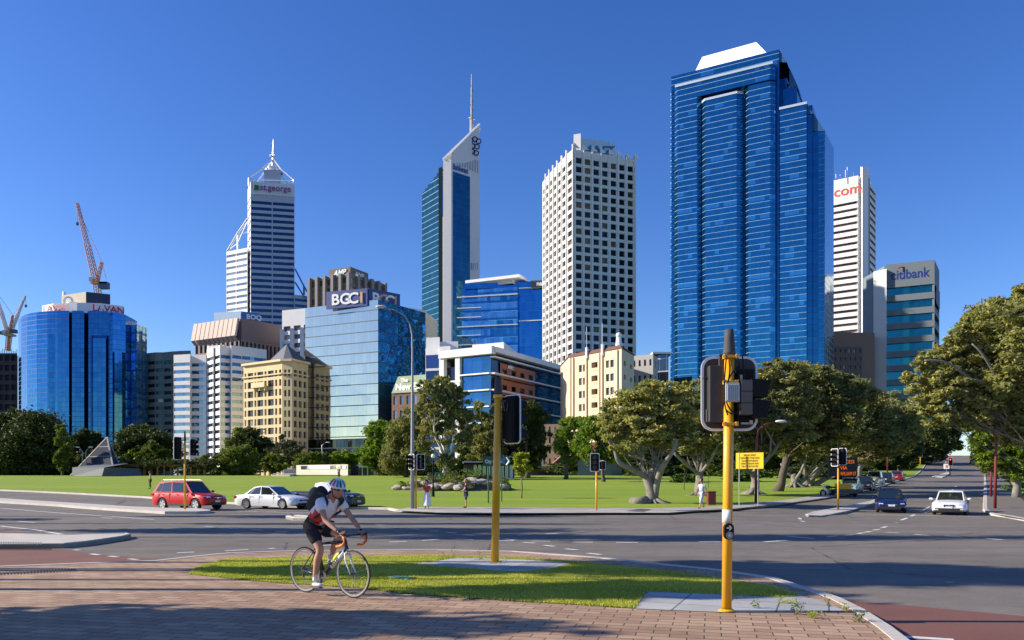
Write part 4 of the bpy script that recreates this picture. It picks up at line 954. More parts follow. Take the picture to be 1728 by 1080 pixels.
# ---- mid-rise white framed block
def midrise():
    H = 33; a, b, c = C(744, 594, H), C(829, 585, H), C(959, 622, H); z1 = zt(H)
    r = bld('office_block', 'low white-framed office block with blue glass front and long dark side with white sills', 'office block', b)
    bl = curtain('mid_blue', (.06, .18, .32), 3., 40, .15, .01, (.02, .1, .3), (.1, .2, .4), wav=.03, contrast=.35); dk = curtain('mid_dark', (.05, .06, .08), 3., 40, .1, .01, (.1, .1, .1), (.1, .1, .1), wav=.03, contrast=.6)
    wh = M_WHITE; d = (b - a).normalized(); n1 = Vector((d.y, -d.x)); e = (c - b).normalized(); n2 = Vector((e.y, -e.x)); fl = 4.05
    i_ = a.lerp(b, .42)
    m = MB(); poly = [a - n1 * 1, b - n1 - n2, c - n2 + e * 0, c + Vector((-6, 22)), a + Vector((-2, 26))]; m.prism(poly, GZ, z1 - 4); m.build('core_wall', dk, r)
    m = MB(); m.wall(i_, b - d * .2, GZ, z1 - 2.2, -.2); m.wall(a + d * 1.3, i_ - d * 1.5, GZ, z1 - 8, -.6); m.build('front_glass', bl, r)
    m = MB(); m.wall(b + e * .3, c, GZ, z1 - 2.6, -.15); m.build('side_glass', dk, r)
    # orange brick screens on the dark side
    ob = masonry('orange_brick', (.42, .15, .07), .8, .4, .04, .8, .12)
    wins = []; mw = MB(); p0, p1 = b + e * 4.2, b + e * (c - b).length * .52
    for k in range(1, 6):
        za = z1 - 2.6 - k * fl - .5; quadgrid(mw, wins, p0 + n2 * .05, p1 + n2 * .05, za, za + fl - .35, 4, 1, .5, .34, .2)
    mw.build('brick_screen', ob, r); windows(r, wins, W_DARK)
    m = MB()
    for k in range(0, 8):
        zz = z1 - 2.5 - k * fl; q0, q1 = b + n2 * .5 - e * .2, c + n2 * .5; mid = (q0 + q1) / 2; m.box((mid.x, mid.y, zz), ((q1 - q0).length, 1.3, .32), math.atan2(e.y, e.x))
        if k: q0, q1 = i_ + n1 * .45, b + n1 * .45; mid = (q0 + q1) / 2; m.box((mid.x, mid.y, zz), ((q1 - q0).length, 1.2, .32), math.atan2(d.y, d.x))
    m.build('sill', M_STEEL, r)
    m = MB(); q0, q1 = a, b + d * .8; mid = (q0 + q1) / 2; m.box((mid.x + n1.x * .2, mid.y + n1.y * .2, z1 - .9), ((q1 - q0).length, 1.8, 1.9), math.atan2(d.y, d.x)); q0, q1 = b, c; mid = (q0 + q1) / 2; m.box((mid.x + n2.x * .3, mid.y + n2.y * .3, z1 - .7), ((q1 - q0).length, 2., 1.3), math.atan2(e.y, e.x)); m.build('fascia', wh, r)
    m = MB()
    for p in (a + d * .7, i_ - d * .8): m.box((p.x, p.y, z1 / 2), (1.4, 1.4, z1 - 3.4), math.atan2(d.y, d.x))
    mm = (a + i_) / 2; m.box((mm.x, mm.y - .3, z1 - 7.9), ((i_ - a).length, 1.0, .5), math.atan2(d.y, d.x)); m.build('frame_post', wh, r)
    m = MB(); m.face([(p.x, p.y, z1 - .2) for p in (a, b, c, c + Vector((-6, 22)), a + Vector((-2, 26)))]); m.build('roof', M_ROOF, r)
    m = MB(); q = [b + d * -9 - n1 * 5, b + Vector((3, 5)), b + e * 22 - n2 * 5, b + e * 20 - n2 * 13, b - n1 * 16 - d * 8]; m.prism(q, z1 - .3, z1 + 2.0); q = [b + e * 20 - n2 * 4, b + e * 36 - n2 * 4, b + e * 36 - n2 * 10, b + e * 20 - n2 * 10]; m.prism(q, z1 - .3, z1 + 1.3); m.build('plant_room', wh, r)
    o = b + e * 7.5 + n2 * .3; text(r, 'AMEC', 1.1, M_WHL, (o.x, o.y, z1 - 4.4), (e.x, e.y, 0), bold=.05)
    # white neighbour to the left
    y = 215; r = bld('office_block', 'small plain white building with stepped flat roofs beside the low white-framed block', 'office block', W(740, y)); m = MB()
    for x0, x1, yt, yy in ((718, 735, 588, y - 2), (719, 742, 570, y + 6), (735, 773, 577, y + 8), (773, 815, 588, y + 12), (742, 760, 585, y + 2)):
        m.prism([W(x0, yy), W(x1, yy - 1), W(x1, yy + 12), W(x0, yy + 12)], GZ, EYE + (HZ - yt) / F * yy)
    m.build('wall', wh, r); m = MB(); mw = MB(); wins = []; quadgrid(mw, wins, W(718.5, y - 2.4), W(741, y - 3.6), GZ, EYE + (HZ - 600) / F * y, 1, 8, .98, .85, .1); mw.build('window_wall', wh, r); windows(r, wins, winglass('navyband', (.03, .06, .16), .6, .1, bl=.0), 'window_band')
midrise()

# ---- white gridded tower with caps
def anz():
    H = 131.; y0 = H * F / (HZ - 250); r = bld('office_tower', 'white concrete tower gridded with small square dark windows under a jagged parapet', 'office tower', W(990, y0))
    wl = masonry('anz_white', (.70, .685, .66), 3.2, 3.4, .05, .93, .03)
    b = W(967, y0 - 4); c = W(1073, y0 + 6); left = [(915.5, 30), (921, 25), (927, 20.5), (933.5, 16), (940.5, 11.5), (948, 6.5), (956, 1.5), (967, -4)]
    z1 = zt(H) - 2; rows = 35; zb = GZ + 6
    mw = MB(); wins = []
    for (p, dy), (q, dy2) in zip(left, left[1:]):
        P0, Q0 = W(p, y0 + dy), W(q, y0 + dy2); quadgrid(mw, wins, P0, Q0, zb, z1, 1, rows, .62, .62, .6, mt=3.)
    quadgrid(mw, wins, b, c, zb, z1, 7, rows, .68, .66, .6, mt=2.5, mx=.6)
    bk = [c + Vector((3, 26)), W(917, y0 + 40)]
    mw.wall(c, bk[0], zb, z1); mw.wall(bk[0], bk[1], zb, z1); mw.wall(bk[1], W(915.5, y0 + 30), zb, z1)
    mw.build('wall', wl, r); windows(r, wins, winglass('anz_window', (.022, .025, .035), .4, .08, (.4, .25, .12), .12))
    m = MB(); d = (c - b); t = d.normalized(); n = Vector((t.y, -t.x)); cw = (d.length - 1.2) / 7
    for k in range(8):   # vertical fins between columns, cranked tops
        p = b + t * (.6 + cw * k) + n * .35; m.box((p.x, p.y, (zb + z1) / 2), (.55, .8, z1 - zb), math.atan2(t.y, t.x))
        m.face([(p.x - .3, p.y - .3, z1), (p.x + cw * .55, p.y - .2, z1), (p.x + .2, p.y + .2, z1 + 2.2), (p.x - .3, p.y - .1, z1 + 2.2)]); m.face([(p.x - .3, p.y - .1, z1 + 2.2), (p.x + .2, p.y + .2, z1 + 2.2), (p.x + .3, p.y + 4, z1 + .1), (p.x - .3, p.y + 4, z1 + .1)])
    for (p, dy), (q, dy2) in zip(left, left[1:]):
        P0 = W(q, y0 + dy2); nn = Vector((-.55, -.83)); m.box((P0.x + nn.x * .2, P0.y + nn.y * .2, (zb + z1) / 2 + .8), (.5, .9, z1 - zb + 1.6), -.5)
    m.build('fin', wl, r)
    allp = [W(p, y0 + dy) for p, dy in left] + [c] + bk; m = MB(); m.face([(p.x, p.y, z1 - .5) for p in allp]); m.build('roof', M_ROOF, r)
    m = MB(); Zp = EYE + (HZ - 231) / F * (y0 + 2); m.prism([W(968, y0 + 1), W(980, y0 + 0), W(982, y0 + 14), W(969, y0 + 14)], z1 - .4, Zp + .5); m.build('lift_tower', wl, r)
    m = MB(); sp = [W(980, y0 + 3), W(1037, y0 + 7), W(1040, y0 + 18), W(985, y0 + 18)]; m.prism(sp, z1 - .4, EYE + (HZ - 233) / F * (y0 + 3)); m.build('sign_panel', plain('anz_sign', (.42, .58, .66), .5), r)
    text(r, 'ANZ', 5.0, plain('anz_letter', (.02, .14, .28), .4, var=0), (W(984, y0).x, y0 + 2.2, z1 + .5), (57 * .23, 4 * .25 * 1.0, 0), bold=.22, shear=.35, sx=1.1)
anz()

# ---- art deco hotel block
def hotel():
    H = 31; a, b, c = C(959, 594, H), C(1049, 577, H), C(1070, 590, H); r = bld('apartment_building', 'cream brick art deco apartment building with a brown tiled parapet and recessed balconies', 'apartment building', b, 'older masonry buildings')
    z1 = zt(H) - 1.4; st = masonry('cream_brick', (.66, .53, .37), 1.1, .35, .03, .9, .1); d = (b - a).normalized(); n = Vector((d.y, -d.x)); L = (b - a).length
    mw = MB(); wins = []; segs = [(0, .04, 0), (.04, .10, 'n'), (.10, .20, 0), (.20, .36, 'p'), (.36, .45, 0), (.45, .60, 'b'), (.60, .71, 0), (.71, .87, 'p'), (.87, 1, 0)]
    bal = []
    for s0, s1, k in segs:
        p, q = a + d * L * s0, a + d * L * s1
        if k == 0: mw.wall(p, q, GZ, z1)
        elif k == 'n': quadgrid(mw, wins, p, q, GZ, z1, 1, 9, .7, .28, .4, mt=1.5)
        elif k == 'p': quadgrid(mw, wins, p, q, GZ, z1, 2, 9, .78, .54, .35, mt=1.5)
        else: quadgrid(mw, bal, p, q, GZ, z1, 1, 9, .98, .62, 1.4, mt=1.5)
    quadgrid(mw, wins, b, c, GZ, z1, 2, 9, .3, .35, .3, mt=1.5)
    mw.wall(c, c + Vector((-4, 14)), GZ, z1); mw.wall(a + Vector((-1, 14)), a, GZ, z1)
    mw.build('wall', st, r); windows(r, wins, winglass('hotel_win', (.07, .08, .10), .4, .1, bl=.25)); windows(r, bal, plain('balcony_shade', (.16, .10, .07), .8), 'balcony_door')
    for q, uv in bal:
        m = MB(); p0, p1 = Vector(q[0]), Vector(q[1]); o = Vector((n.x, n.y, 0)) * 1.45; zz = q[0][2]; e0, e1 = p0 + o, p1 + o
        m.wall(e0, e1, zz - .05, zz + .6, .04); m.build('balcony_rail', plain('cream_rail', (.66, .5, .32), .8), r)
    m = MB()
    for s in (.045, .10, .36, .60, .655, .925): p = a + d * L * s + n * .18; m.box((p.x, p.y, z1 / 2 + .4), (.5, .3, z1 - 1.2), math.atan2(d.y, d.x))
    m.build('pilaster', plain('cream_pil', (.68, .55, .39), .8), r)
    m = MB(); poly = [a, b, c, c + Vector((-4, 14)), a + Vector((-1, 14))]; op = inset(poly, 1.03); ip = inset(poly, .93)
    for i in range(5):
        p, q, p2, q2 = op[i], op[(i + 1) % 5], ip[i], ip[(i + 1) % 5]; m.face([(p.x, p.y, z1), (q.x, q.y, z1), (q2.x, q2.y, z1 + .9), (p2.x, p2.y, z1 + .9)]); 
    m.face([(p.x, p.y, z1 + .9) for p in ip]); m.build('tiled_roof', masonry('brown_tile', (.15, .065, .045), .35, .3, .05, .7), r)
    for s in (.36, .655): p = a + d * L * s; m = MB(); m.tube([(p.x, p.y - .3, z1 - 1), (p.x, p.y - .3, z1 + 1.6)], .4, 6); m.tube([(p.x, p.y, z1 + 1), (p.x, p.y, z1 + 6.5)], .09, 5); m.build('flagpole', M_STEEL, r)
    p = b + Vector((-.2, 3)); m = MB(); m.ball((p.x, p.y, z1 + 3.4), .7); m.tube([(p.x, p.y, z1 + 1), (p.x, p.y, z1 + 3.6)], [.8, .5], 8); m.build('urn', M_STEEL, r)
hotel()
# low blocks between the deco building and the tower
def low():
    y = 195; r = bld('office_block', 'small grey rendered block peeping out right of the cream deco building', 'building', W(1085, y), 'older masonry buildings'); mw = MB(); wins = []
    quadgrid(mw, wins, W(1066, y), W(1102, y - 3), GZ, EYE + (HZ - 601) / F * y, 4, 8, .4, .4, .3); quadgrid(mw, wins, W(1102, y - 3), W(1110, y + 4), GZ, EYE + (HZ - 601) / F * y, 1, 8, .3, .4, .3); mw.prism([W(1066, y + .8), W(1102, y - 2), W(1109, y + 5), W(1066, y + 14)], GZ, EYE + (HZ - 601.5) / F * y); mw.build('wall', plain('grey_render', (.40, .38, .36), .8), r); windows(r, wins, W_DARK)
    y = 215; r = bld('office_block', 'low white and dark glass pavilion roofs left of the big blue tower', 'building', W(1130, y)); m = MB(); m.prism([W(1100, y), W(1128, y - 2), W(1128, y + 12), W(1100, y + 12)], GZ, EYE + (HZ - 600) / F * y); m.prism([W(1136, y + 12), W(1168, y + 8), W(1168, y + 20), W(1136, y + 20)], GZ, EYE + (HZ - 628) / F * y); m.build('wall', curtain('lowglass', (.08, .1, .12), 2, 3.5, .2, .3, (.3, .3, .3), (.5, .5, .5)), r)
    m = MB(); m.box((W(1116, y).x, y + 4, EYE + (HZ - 601) / F * y + .6), (5.5, 12, .5)); m.build('roof', M_WHITE, r)
low()

# ---- big blue tower
def exchange():
    H = 143.; y0 = H * F / (HZ - 84.); r = bld('office_tower', 'massive deep blue glass tower with fine floor lines and a white sloping cap', 'office tower', W(1250, y0))
    L_, R_ = C(1133, 129.5, H), C(1315, 83.5, H); d = (R_ - L_).normalized(); n = Vector((d.y, -d.x)); e = Vector((-n.x, -n.y)); z1 = zt(H)
    fl = 1.98
    col = (.026, .185, .32)
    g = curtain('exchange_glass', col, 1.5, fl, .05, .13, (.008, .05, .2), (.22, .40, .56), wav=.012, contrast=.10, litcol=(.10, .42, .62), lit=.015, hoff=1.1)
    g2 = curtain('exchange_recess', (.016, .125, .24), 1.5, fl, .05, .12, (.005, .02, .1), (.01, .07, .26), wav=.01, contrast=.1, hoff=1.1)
    gs = curtain('exchange_side_lit', (.08, .24, .38), 2., fl, .08, .15, (.05, .15, .35), (.2, .4, .6), wav=.01, contrast=.06, hoff=1.1)
    def on(px, off=0.):  # point on the front plane (shifted out by off metres along n) seen at pixel column px
        A = L_ + n * off; u = (px - 864) / F; t = (u * A.y - A.x) / (d.x - u * d.y); return A + d * t
    def ztop(px, py, off=0.): p = on(px, off); return EYE + (HZ - py) / F * p.y
    D = 16
    core = [L_, R_, R_ + e * D, L_ + e * D]
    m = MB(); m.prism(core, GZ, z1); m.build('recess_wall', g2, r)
    m = MB(); m.wall(L_ + n * 0, R_, z1 - 5, z1, .12); m.build('crown_band', g, r)
    def bay(px0, px1, off, zt_, name='glass_bay', ch=1.3, mat=g, cap=True):
        p, q = on(px0, off), on(px1, off)
        pts = [p - n * off + (-d) * .0, p - n * ch * .9 - d * ch * .9, p, q, q + d * ch * .9 - n * ch * .9, q - n * off]
        m = MB(); u = 0
        P = [p - d * ch - n * off, p - d * ch - n * ch, p, q, q + d * ch - n * ch, q + d * ch - n * off]
        for a_, b_ in zip(P, P[1:]): m.wall(a_, b_, GZ, zt_, 0, u); u += (b_ - a_).length
        m.face([(v.x, v.y, zt_) for v in P]); m.build(name, mat, r)
        if cap:
            m = MB()
            for a_, b_ in zip(P[1:], P[2:-1]):
                mid = (a_ + b_) / 2; m.box((mid.x, mid.y, zt_ + .1), ((b_ - a_).length + .3, .5, .8), math.atan2((b_ - a_).y, (b_ - a_).x))
            m.build('parapet_rail', plain('silver_rail', (.6, .66, .7), .35, .5), r)
    zA = ztop(1142, 146, 3.2)
    bay(1143, 1176, 3.2, ztop(1180, 161, 3.2), cap=False); bay(1263, 1300, 3.2, ztop(1259, 146, 3.2), cap=False)
    # lintel part spanning both piers
    p, q = on(1143, 3.2), on(1300, 3.2); zl = ztop(1220, 153, 3.2); m = MB(); P = [p - d * 1.3 - n * 3.2, p - d * 1.3 - n * 1.3, p, q, q + d * 1.3 - n * 1.3, q + d * 1.3 - n * 3.2]; u = 0
    for a_, b_ in zip(P, P[1:]): m.wall(a_, b_, zl, zA, .004, u); u += (b_ - a_).length
    m.face([(v.x, v.y, zA) for v in P]); m.face([(v.x, v.y, zl) for v in reversed(P)]); m.build('lintel_glass', g, r)
    m = MB(); mid = (p + q) / 2; m.box((mid.x, mid.y, zA + .1), ((q - p).length + 1.5, .6, .8), math.atan2(d.y, d.x)); m.build('parapet_rail', plain('silver_rail', (.6, .66, .7), .35, .5), r)
    m = MB(); a_, b_ = on(1146, .3), on(1303, .3); m.wall(a_, b_, z1 - 11.2, z1 - 7.8); m.build('louvre_band', plain('louvre_grey', (.28, .32, .36), .6, var=.3, scale=2), r)
    bay(1190, 1243, 3.6, ztop(1215, 163, 3.6), ch=1.6)
    # left shoulder
    bl = on(1131, -1.5); m = MB(); z2 = EYE + (HZ - 161) / F * (bl.y + 3); q = [L_ - d * 1.6 + e * 5, L_ - d * 1.0 + e * 2.0, L_ + e * 1.5, L_ + e * D * .8, L_ - d * 1.6 + e * D * .8]; m.prism(q, GZ, z2); m.build('glass_shoulder', g, r)
    # stepping right-hand masses
    def mass(px0, px1, off0, zt_, dep, mat, name, slope=0.):
        p, q = on(px0, off0), on(px1, off0); P = [p, q, q + e * dep, p + e * dep]; m = MB(); u = 0
        for i in range(4):
            a_, b_ = P[i], P[(i + 1) % 4]; m.wall(a_, b_, GZ, zt_, 0, u); u += (b_ - a_).length
        m.face([(v.x, v.y, zt_) for v in P]); m.build(name, mat, r); return p, q
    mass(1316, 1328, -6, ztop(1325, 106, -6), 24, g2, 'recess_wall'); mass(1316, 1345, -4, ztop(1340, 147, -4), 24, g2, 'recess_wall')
    zC = ztop(1340, 179, 2.); mass(1316, 1361, 2., zC, 26, g, 'glass_bay')
    p, q = on(1316, 2.), on(1361, 2.); m = MB(); mid = (p + q) / 2; m.box((mid.x, mid.y, zC + .1), ((q - p).length + .3, .7, .8), math.atan2(d.y, d.x)); m.build('parapet_rail', plain('silver_rail', (.6, .66, .7), .35, .5), r)
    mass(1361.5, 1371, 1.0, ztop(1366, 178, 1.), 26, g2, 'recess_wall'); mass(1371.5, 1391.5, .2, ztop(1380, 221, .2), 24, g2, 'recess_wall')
    # sloping slanted glass on the flank steps
    def slope(pa, pb, pc, pd, mat, name='sloped_glazing'):
        m = MB(); m.face([pa, pb, pc, pd], [(0, 0), (8, 0), (8, 12), (0, 12)]); m.build(name, mat, r)
    def V(px, py, off, back=0): p = on(px, off); return Vector((p.x, p.y, EYE + (HZ - py) / F * p.y)) + Vector((e.x, e.y, 0)) * back
    sky_ = curtain('exchange_slope', (.12, .28, .42), 2, 3, .08, .1, (.08, .2, .4), (.1, .3, .5), wav=.01, contrast=.05)
    for (x0, y0_, x1, y1, o) in ((1315, 84, 1328, 105, -.3), (1332, 114, 1347, 147, -3.9), (1362, 174, 1371.5, 192, 1.4), (1371, 189, 1392, 221, .3)):
        a_ = V(x0, y0_, o); b_ = V(x1, y1, o); c_ = V(x0, y1, o)
        m = MB(); m.face([a_, c_, b_]); m.build('step_gable', plain('slope_blue', (.02, .09, .22), .4), r); m = MB(); m.face([a_, b_, b_ + Vector((e.x, e.y, 0)) * 20, a_ + Vector((e.x, e.y, 0)) * 20], [(0, 0), (6, 0), (6, 20), (0, 20)]); m.build('sloped_glazing', sky_, r)
    # right flank, with cyan sky light put into its glass colour
    pa = on(1392, .2); u1 = (1407 - 864) / F; pb = Vector((u1 * (pa.y + 16), pa.y + 16)); za, zb = EYE + (HZ - 221) / F * pa.y, EYE + (HZ - 250) / F * pb.y
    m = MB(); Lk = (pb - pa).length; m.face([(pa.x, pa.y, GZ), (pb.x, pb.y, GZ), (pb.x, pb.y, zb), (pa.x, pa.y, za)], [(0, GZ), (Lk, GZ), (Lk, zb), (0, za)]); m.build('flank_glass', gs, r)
    # cap
    yc = (L_.y + R_.y) / 2 + 5; Zf = lambda px, py, yy: Vector(((px - 864) / F * yy, yy, EYE + (HZ - py) / F * yy))
    b0, b1 = Zf(1165, 120.5, L_.y + 2), Zf(1299, 88, R_.y + 3); t0, t1 = Zf(1185, 96, L_.y + 10), Zf(1276, 71, R_.y + 12); E3 = Vector((e.x, e.y, 0))
    b0.z = z1 - .5; b1.z = z1 - .5; B0, B1 = b0 + E3 * 26, b1 + E3 * 26; T0, T1 = t0 + E3 * 8, t1 + E3 * 8
    m = MB(); m.face([b0, b1, t1, t0]); m.face([b1, B1, T1, t1]); m.face([B1, B0, T0, T1]); m.face([B0, b0, t0, T0]); m.face([t0, t1, T1, T0])
    m.build('cap_roof', plain('cap_white', (.82, .83, .84), .3, .0, .02), r)
    m = MB(); m.box(tuple(b0.lerp(b1, .4) + Vector((0, -.3, 1.4))), (4.5, .8, .9), math.atan2(d.y, d.x)); m.build('hatch', M_STEEL, r)
exchange()

# ---- white banded tower and its podium
def comtower():
    y = 420; Z = lambda p, yy=y: EYE + (HZ - p) / F * yy; r = bld('office_tower', 'white banded tower with red lettering and a tall white fin beside the big blue tower', 'office tower', W(1430, y))
    a, b, b2, c = W(1380, y + 12), W(1448, y), W(1467, y + 1), W(1478, y + 14); wh = masonry('com_white', (.80, .78, .74), 4, 4, .04, .95, .03)
    mw = MB(); wins = []; quadgrid(mw, wins, a, b, Z(620), Z(335), 1, 25, 1., .42, .9, mx=.1); mw.wall(a, b, Z(335), Z(296)); mw.wall(b + Vector((-.2, 1)), b2, Z(620), Z(296))
    mw.prism([a + Vector((.1, 1.2)), b + Vector((0, 1.2)), c + Vector((0, 3)), c + Vector((0, 20)), a + Vector((0, 20))], GZ, Z(296.4)); quadgrid(mw, wins, b2 + Vector((.1, .2)), c, Z(620), Z(318, y + 8), 1, 25, 1., .45, .5, mx=.6); mw.build('wall', wh, r)
    windows(r, wins, winglass('com_window', (.05, .035, .025), .3, .12, (.2, .12, .08), .3), 'window_band')
    m = MB(); m.box(((b.x + b2.x) / 2, y - .4, (Z(620) + Z(283)) / 2), ((b2 - b).length * .48, 2.2, Z(283) - Z(620))); m.face([(b2.x - 1.5, y - .2, Z(281)), (c.x - .3, c.y, Z(318)), (c.x - .3, c.y, Z(296) - 6), (b2.x - 1.5, y - .2, Z(296))]); m.build('fin', plain('com_fin', (.82, .80, .77), .6, var=.04), r)
    m = MB(); m.box((b2.x - 1.0, y + 1.0, (Z(620) + Z(300)) / 2), (2.2, 1, Z(300) - Z(620))); m.build('glass_joint', plain('com_joint', (.3, .36, .42), .4), r)
    text(r, '.com', 7.6, plain('orange_red', (.62, .06, .03), .5, var=0), (W(1401, y + 8.2).x, y + 8.1, Z(325)), (b.x - a.x, b.y - a.y, 0), bold=.12, sx=1.06)
    m = MB()
    for px, py in ((1427, 283), (1430, 278), (1411, 290), (1418, 291), (1440, 288), (1453, 277)): q = W(px, y + 3); m.tube([(q.x, q.y, Z(297)), (q.x, q.y, Z(py))], .22, 5)
    m.build('antenna', M_STEEL, r)
    y2 = 300; a, b, c = W(1400, y2), W(1476, y2 + 2), W(1476, y2 + 20); r = bld('office_block', 'plain brown windowless podium block below the white banded tower', 'building', W(1440, y2)); m = MB(); m.prism([a, b, c, W(1400, y2 + 20)], GZ, EYE + (HZ - 560) / F * y2); m.build('wall', masonry('tan_brick', (.25, .17, .12), 1.5, .6, .05, .9, .1), r)
    mw = MB(); wins = []; quadgrid(mw, wins, W(1404, y2 - .4), W(1455, y2 + .6), EYE + (HZ - 640) / F * y2, EYE + (HZ - 585) / F * y2, 6, 4, .5, .4, .3); mw.build('window_wall', masonry('tan_brick2', (.17, .115, .085), 1.5, .6, .05, .9, .1), r); windows(r, wins, W_DARK)
comtower()
def citi():
    H = 85; y = H * F / (HZ - 438.); Z = lambda p, yy=y: EYE + (HZ - p) / F * yy; a, b, c = C(1495, 447, H), C(1577, 438, H), C(1585, 462, H * .985)
    r = bld('office_tower', 'teal and grey banded tower with blue lettering at its top, farthest right', 'office tower', b); z1 = zt(H)
    gy = masonry('citi_grey_shade', (.17, .21, .235), 3, 4, .05, .9, .04); te = curtain('citi_teal', (.02, .17, .20), 2, 40, .1, .01, (.03, .2, .25), (.1, .3, .3), wav=.02, contrast=.2)  # the front's shade is put into this grey; the sunlit side slab stays white
    mw = MB(); wins = []; quadgrid(mw, wins, a, b, GZ, z1 - 8, 1, 14, 1., .56, 1.0, mx=.15); mw.wall(a, b, z1 - 8, z1); mw.prism([a + Vector((0, 1.4)), b + Vector((-.2, 1.4)), c + Vector((-.5, 3)), c + Vector((-1, 20)), a + Vector((0, 20))], GZ, z1 - .1)
    quadgrid(mw, wins, b + Vector((.05, .05)), c, GZ, z1 - 8, 1, 14, 1., .5, .8, mx=.15); mw.wall(b, c, z1 - 8, z1); mw.build('wall', gy, r); windows(r, wins, te, 'window_band')
    d = b - a; o = a.lerp(b, .10); bt = text(r, 'citibank', 5.2, M_BLL, (o.x, o.y - .07, z1 - 6.2), (d.x, d.y, 0), bold=.06, sx=.82)
    m = MB(); cc = a.lerp(b, .34); pts = [(cc.x + 2.1 * math.cos(t) * 1.0, cc.y - .25, z1 - 2.6 + 1.0 * math.sin(t)) for t in np.linspace(.25, math.pi - .25, 9)]; m.tube(pts, .2, 6); m.build('red_arc', M_REDL, r)
    m = MB(); p, q = b.lerp(c, .15), b.lerp(c, .95); m.wall(p, q, z1 - 16, z1 - 9, .3); m.build('sign_panel', M_NAVY, r)
    y2 = y + 8; m = MB(); m.prism([W(1474, y2 + 2), W(1496, y2 - 2), W(1496, y2 + 12), W(1474, y2 + 12)], GZ, EYE + (HZ - 456) / F * y2); m.build('side_wall', masonry('citi_white', (.70, .71, .70), 4, 8, .04, .94, .03), r)
citi()
# ---- cranes
def lattice(m, a, b, w0, w1, n, r_=.12):
    a, b = Vector(a), Vector(b); t = (b - a).normalized(); s = t.cross(Vector((0, 1, 0))).normalized(); u = t.cross(s)
    def c(k, f): wv = w0 + (w1 - w0) * f; p = a.lerp(b, f); return p + s * wv * (1 if k in (0, 1) else -1) / 2 + u * wv * (1 if k in (0, 3) else -1) / 2
    for k in range(4): m.tube([c(k, 0), c(k, 1)], r_, 4)
    for i in range(n):
        for k in range(4):
            m.tube([c(k, i / n), c((k + 1) % 4, (i + 1) / n)], r_ * .6, 3, False)
def crane(y, foot, pivot, tip, aframe, cab, label, scale=1., col=(.55, .26, .13)):
    Zp = lambda q, dy=0: Vector(((q[0] - 864) / F * (y + dy), y + dy, EYE + (HZ - q[1]) / F * (y + dy)))
    f, p, t, a = Zp(foot), Zp(pivot), Zp(tip), Zp(aframe)
    r = thing('tower_crane', label, 'crane', tuple(f), group='tower cranes'); mt = plain('crane_paint', col, .6, var=.15); pl = plain('crane_pale', (.62, .55, .5), .6)
    m = MB(); lattice(m, f, p, 2. * scale, 2. * scale, 8, .2); m.build('mast', mt, r)
    mid = p.lerp(t, .48); m = MB(); lattice(m, p, mid, 1.9 * scale, 1.7 * scale, 10, .2); lattice(m, mid, t, 1.5 * scale, .8 * scale, 14, .15); m.build('jib', pl if scale < .8 else mt, r)
    m = MB(); lattice(m, p, a, 1.2 * scale, .8 * scale, 5, .16); m.tube([a, t.lerp(p, .1)], .1, 4); m.tube([a, p + Vector((4 * scale, 0, 1.5))], .1, 4); m.build('tie_frame', mt, r)
    m = MB(); m.box(p + Vector((1.5 * scale, 0, 0)), (6.5 * scale, 2.4, .8)); m.build('machinery_deck', plain('crane_yellow', (.55, .34, .06), .6), r)
    m = MB(); q = Zp(cab); m.box(q, (3.4 * scale, 2.4, 2.6 * scale)); m.build('counterweight', plain('crane_navy', (.04, .07, .13), .5), r)
    m = MB(); m.box(p + Vector((-1.4 * scale, -1.2, 1.2)), (1.4, 1.6, 1.6)); m.build('cabin', plain('crane_cab', (.5, .5, .48), .5), r)
    h = t + Vector((0, 0, 0)); m = MB(); m.tube([h, h + Vector((.2, 0, -8 * scale))], .07, 4); m.box(h + Vector((.2, 0, -8.6 * scale)), (.8, .5, 1.2)); m.build('hoist_rope', plain('crane_navy', (.04, .07, .13)), r)
crane(318, (167, 519), (163, 478), (130, 342), (172, 442), (176, 482), 'tall orange and white luffing crane standing over the round blue tower')
crane(345, (12, 592), (14, 566), (-12, 480), (22, 532), (23, 559), 'small crane at the left edge with its jib leaning left out of frame', .6)
crane(360, (14, 592), (18, 560), (43, 499), (20, 534), (5, 562), 'pale distant crane with its jib leaning right at the left edge', .55, (.5, .4, .4))
# ================================================================== VEGETATION
BARK = plain('fig_bark', (.20, .18, .155), .85, var=.5, scale=2.5, bump=.5); BARKD = plain('dark_bark', (.10, .08, .06), .9, var=.3, scale=3); GUM = plain('gum_bark', (.50, .45, .38), .8, var=.3, scale=2)
LF = {'fig': leafmat('fig_leaf', (.095, .11, .05), (.34, .335, .15), .42), 'figy': leafmat('fig_leaf_yellow', (.11, .13, .05), (.42, .41, .16), .42),
      'dark': leafmat('dark_leaf', (.022, .04, .010), (.075, .095, .022), .15), 'mid': leafmat('mid_leaf', (.055, .09, .014), (.16, .20, .035), .28),
      'bright': leafmat('bright_leaf', (.07, .13, .012), (.19, .27, .035), .35), 'gum': leafmat('gum_leaf', (.08, .095, .035), (.26, .26, .10), .28),
      'olive': leafmat('olive_leaf', (.10, .11, .03), (.26, .26, .09), .25), 'grey': leafmat('grey_leaf', (.07, .075, .045), (.15, .15, .09), .15), 'lime': leafmat('lime_leaf', (.16, .22, .02), (.42, .44, .06), .4),
      'hedge': leafmat('hedge_leaf', (.04, .08, .012), (.10, .17, .03), .25)}
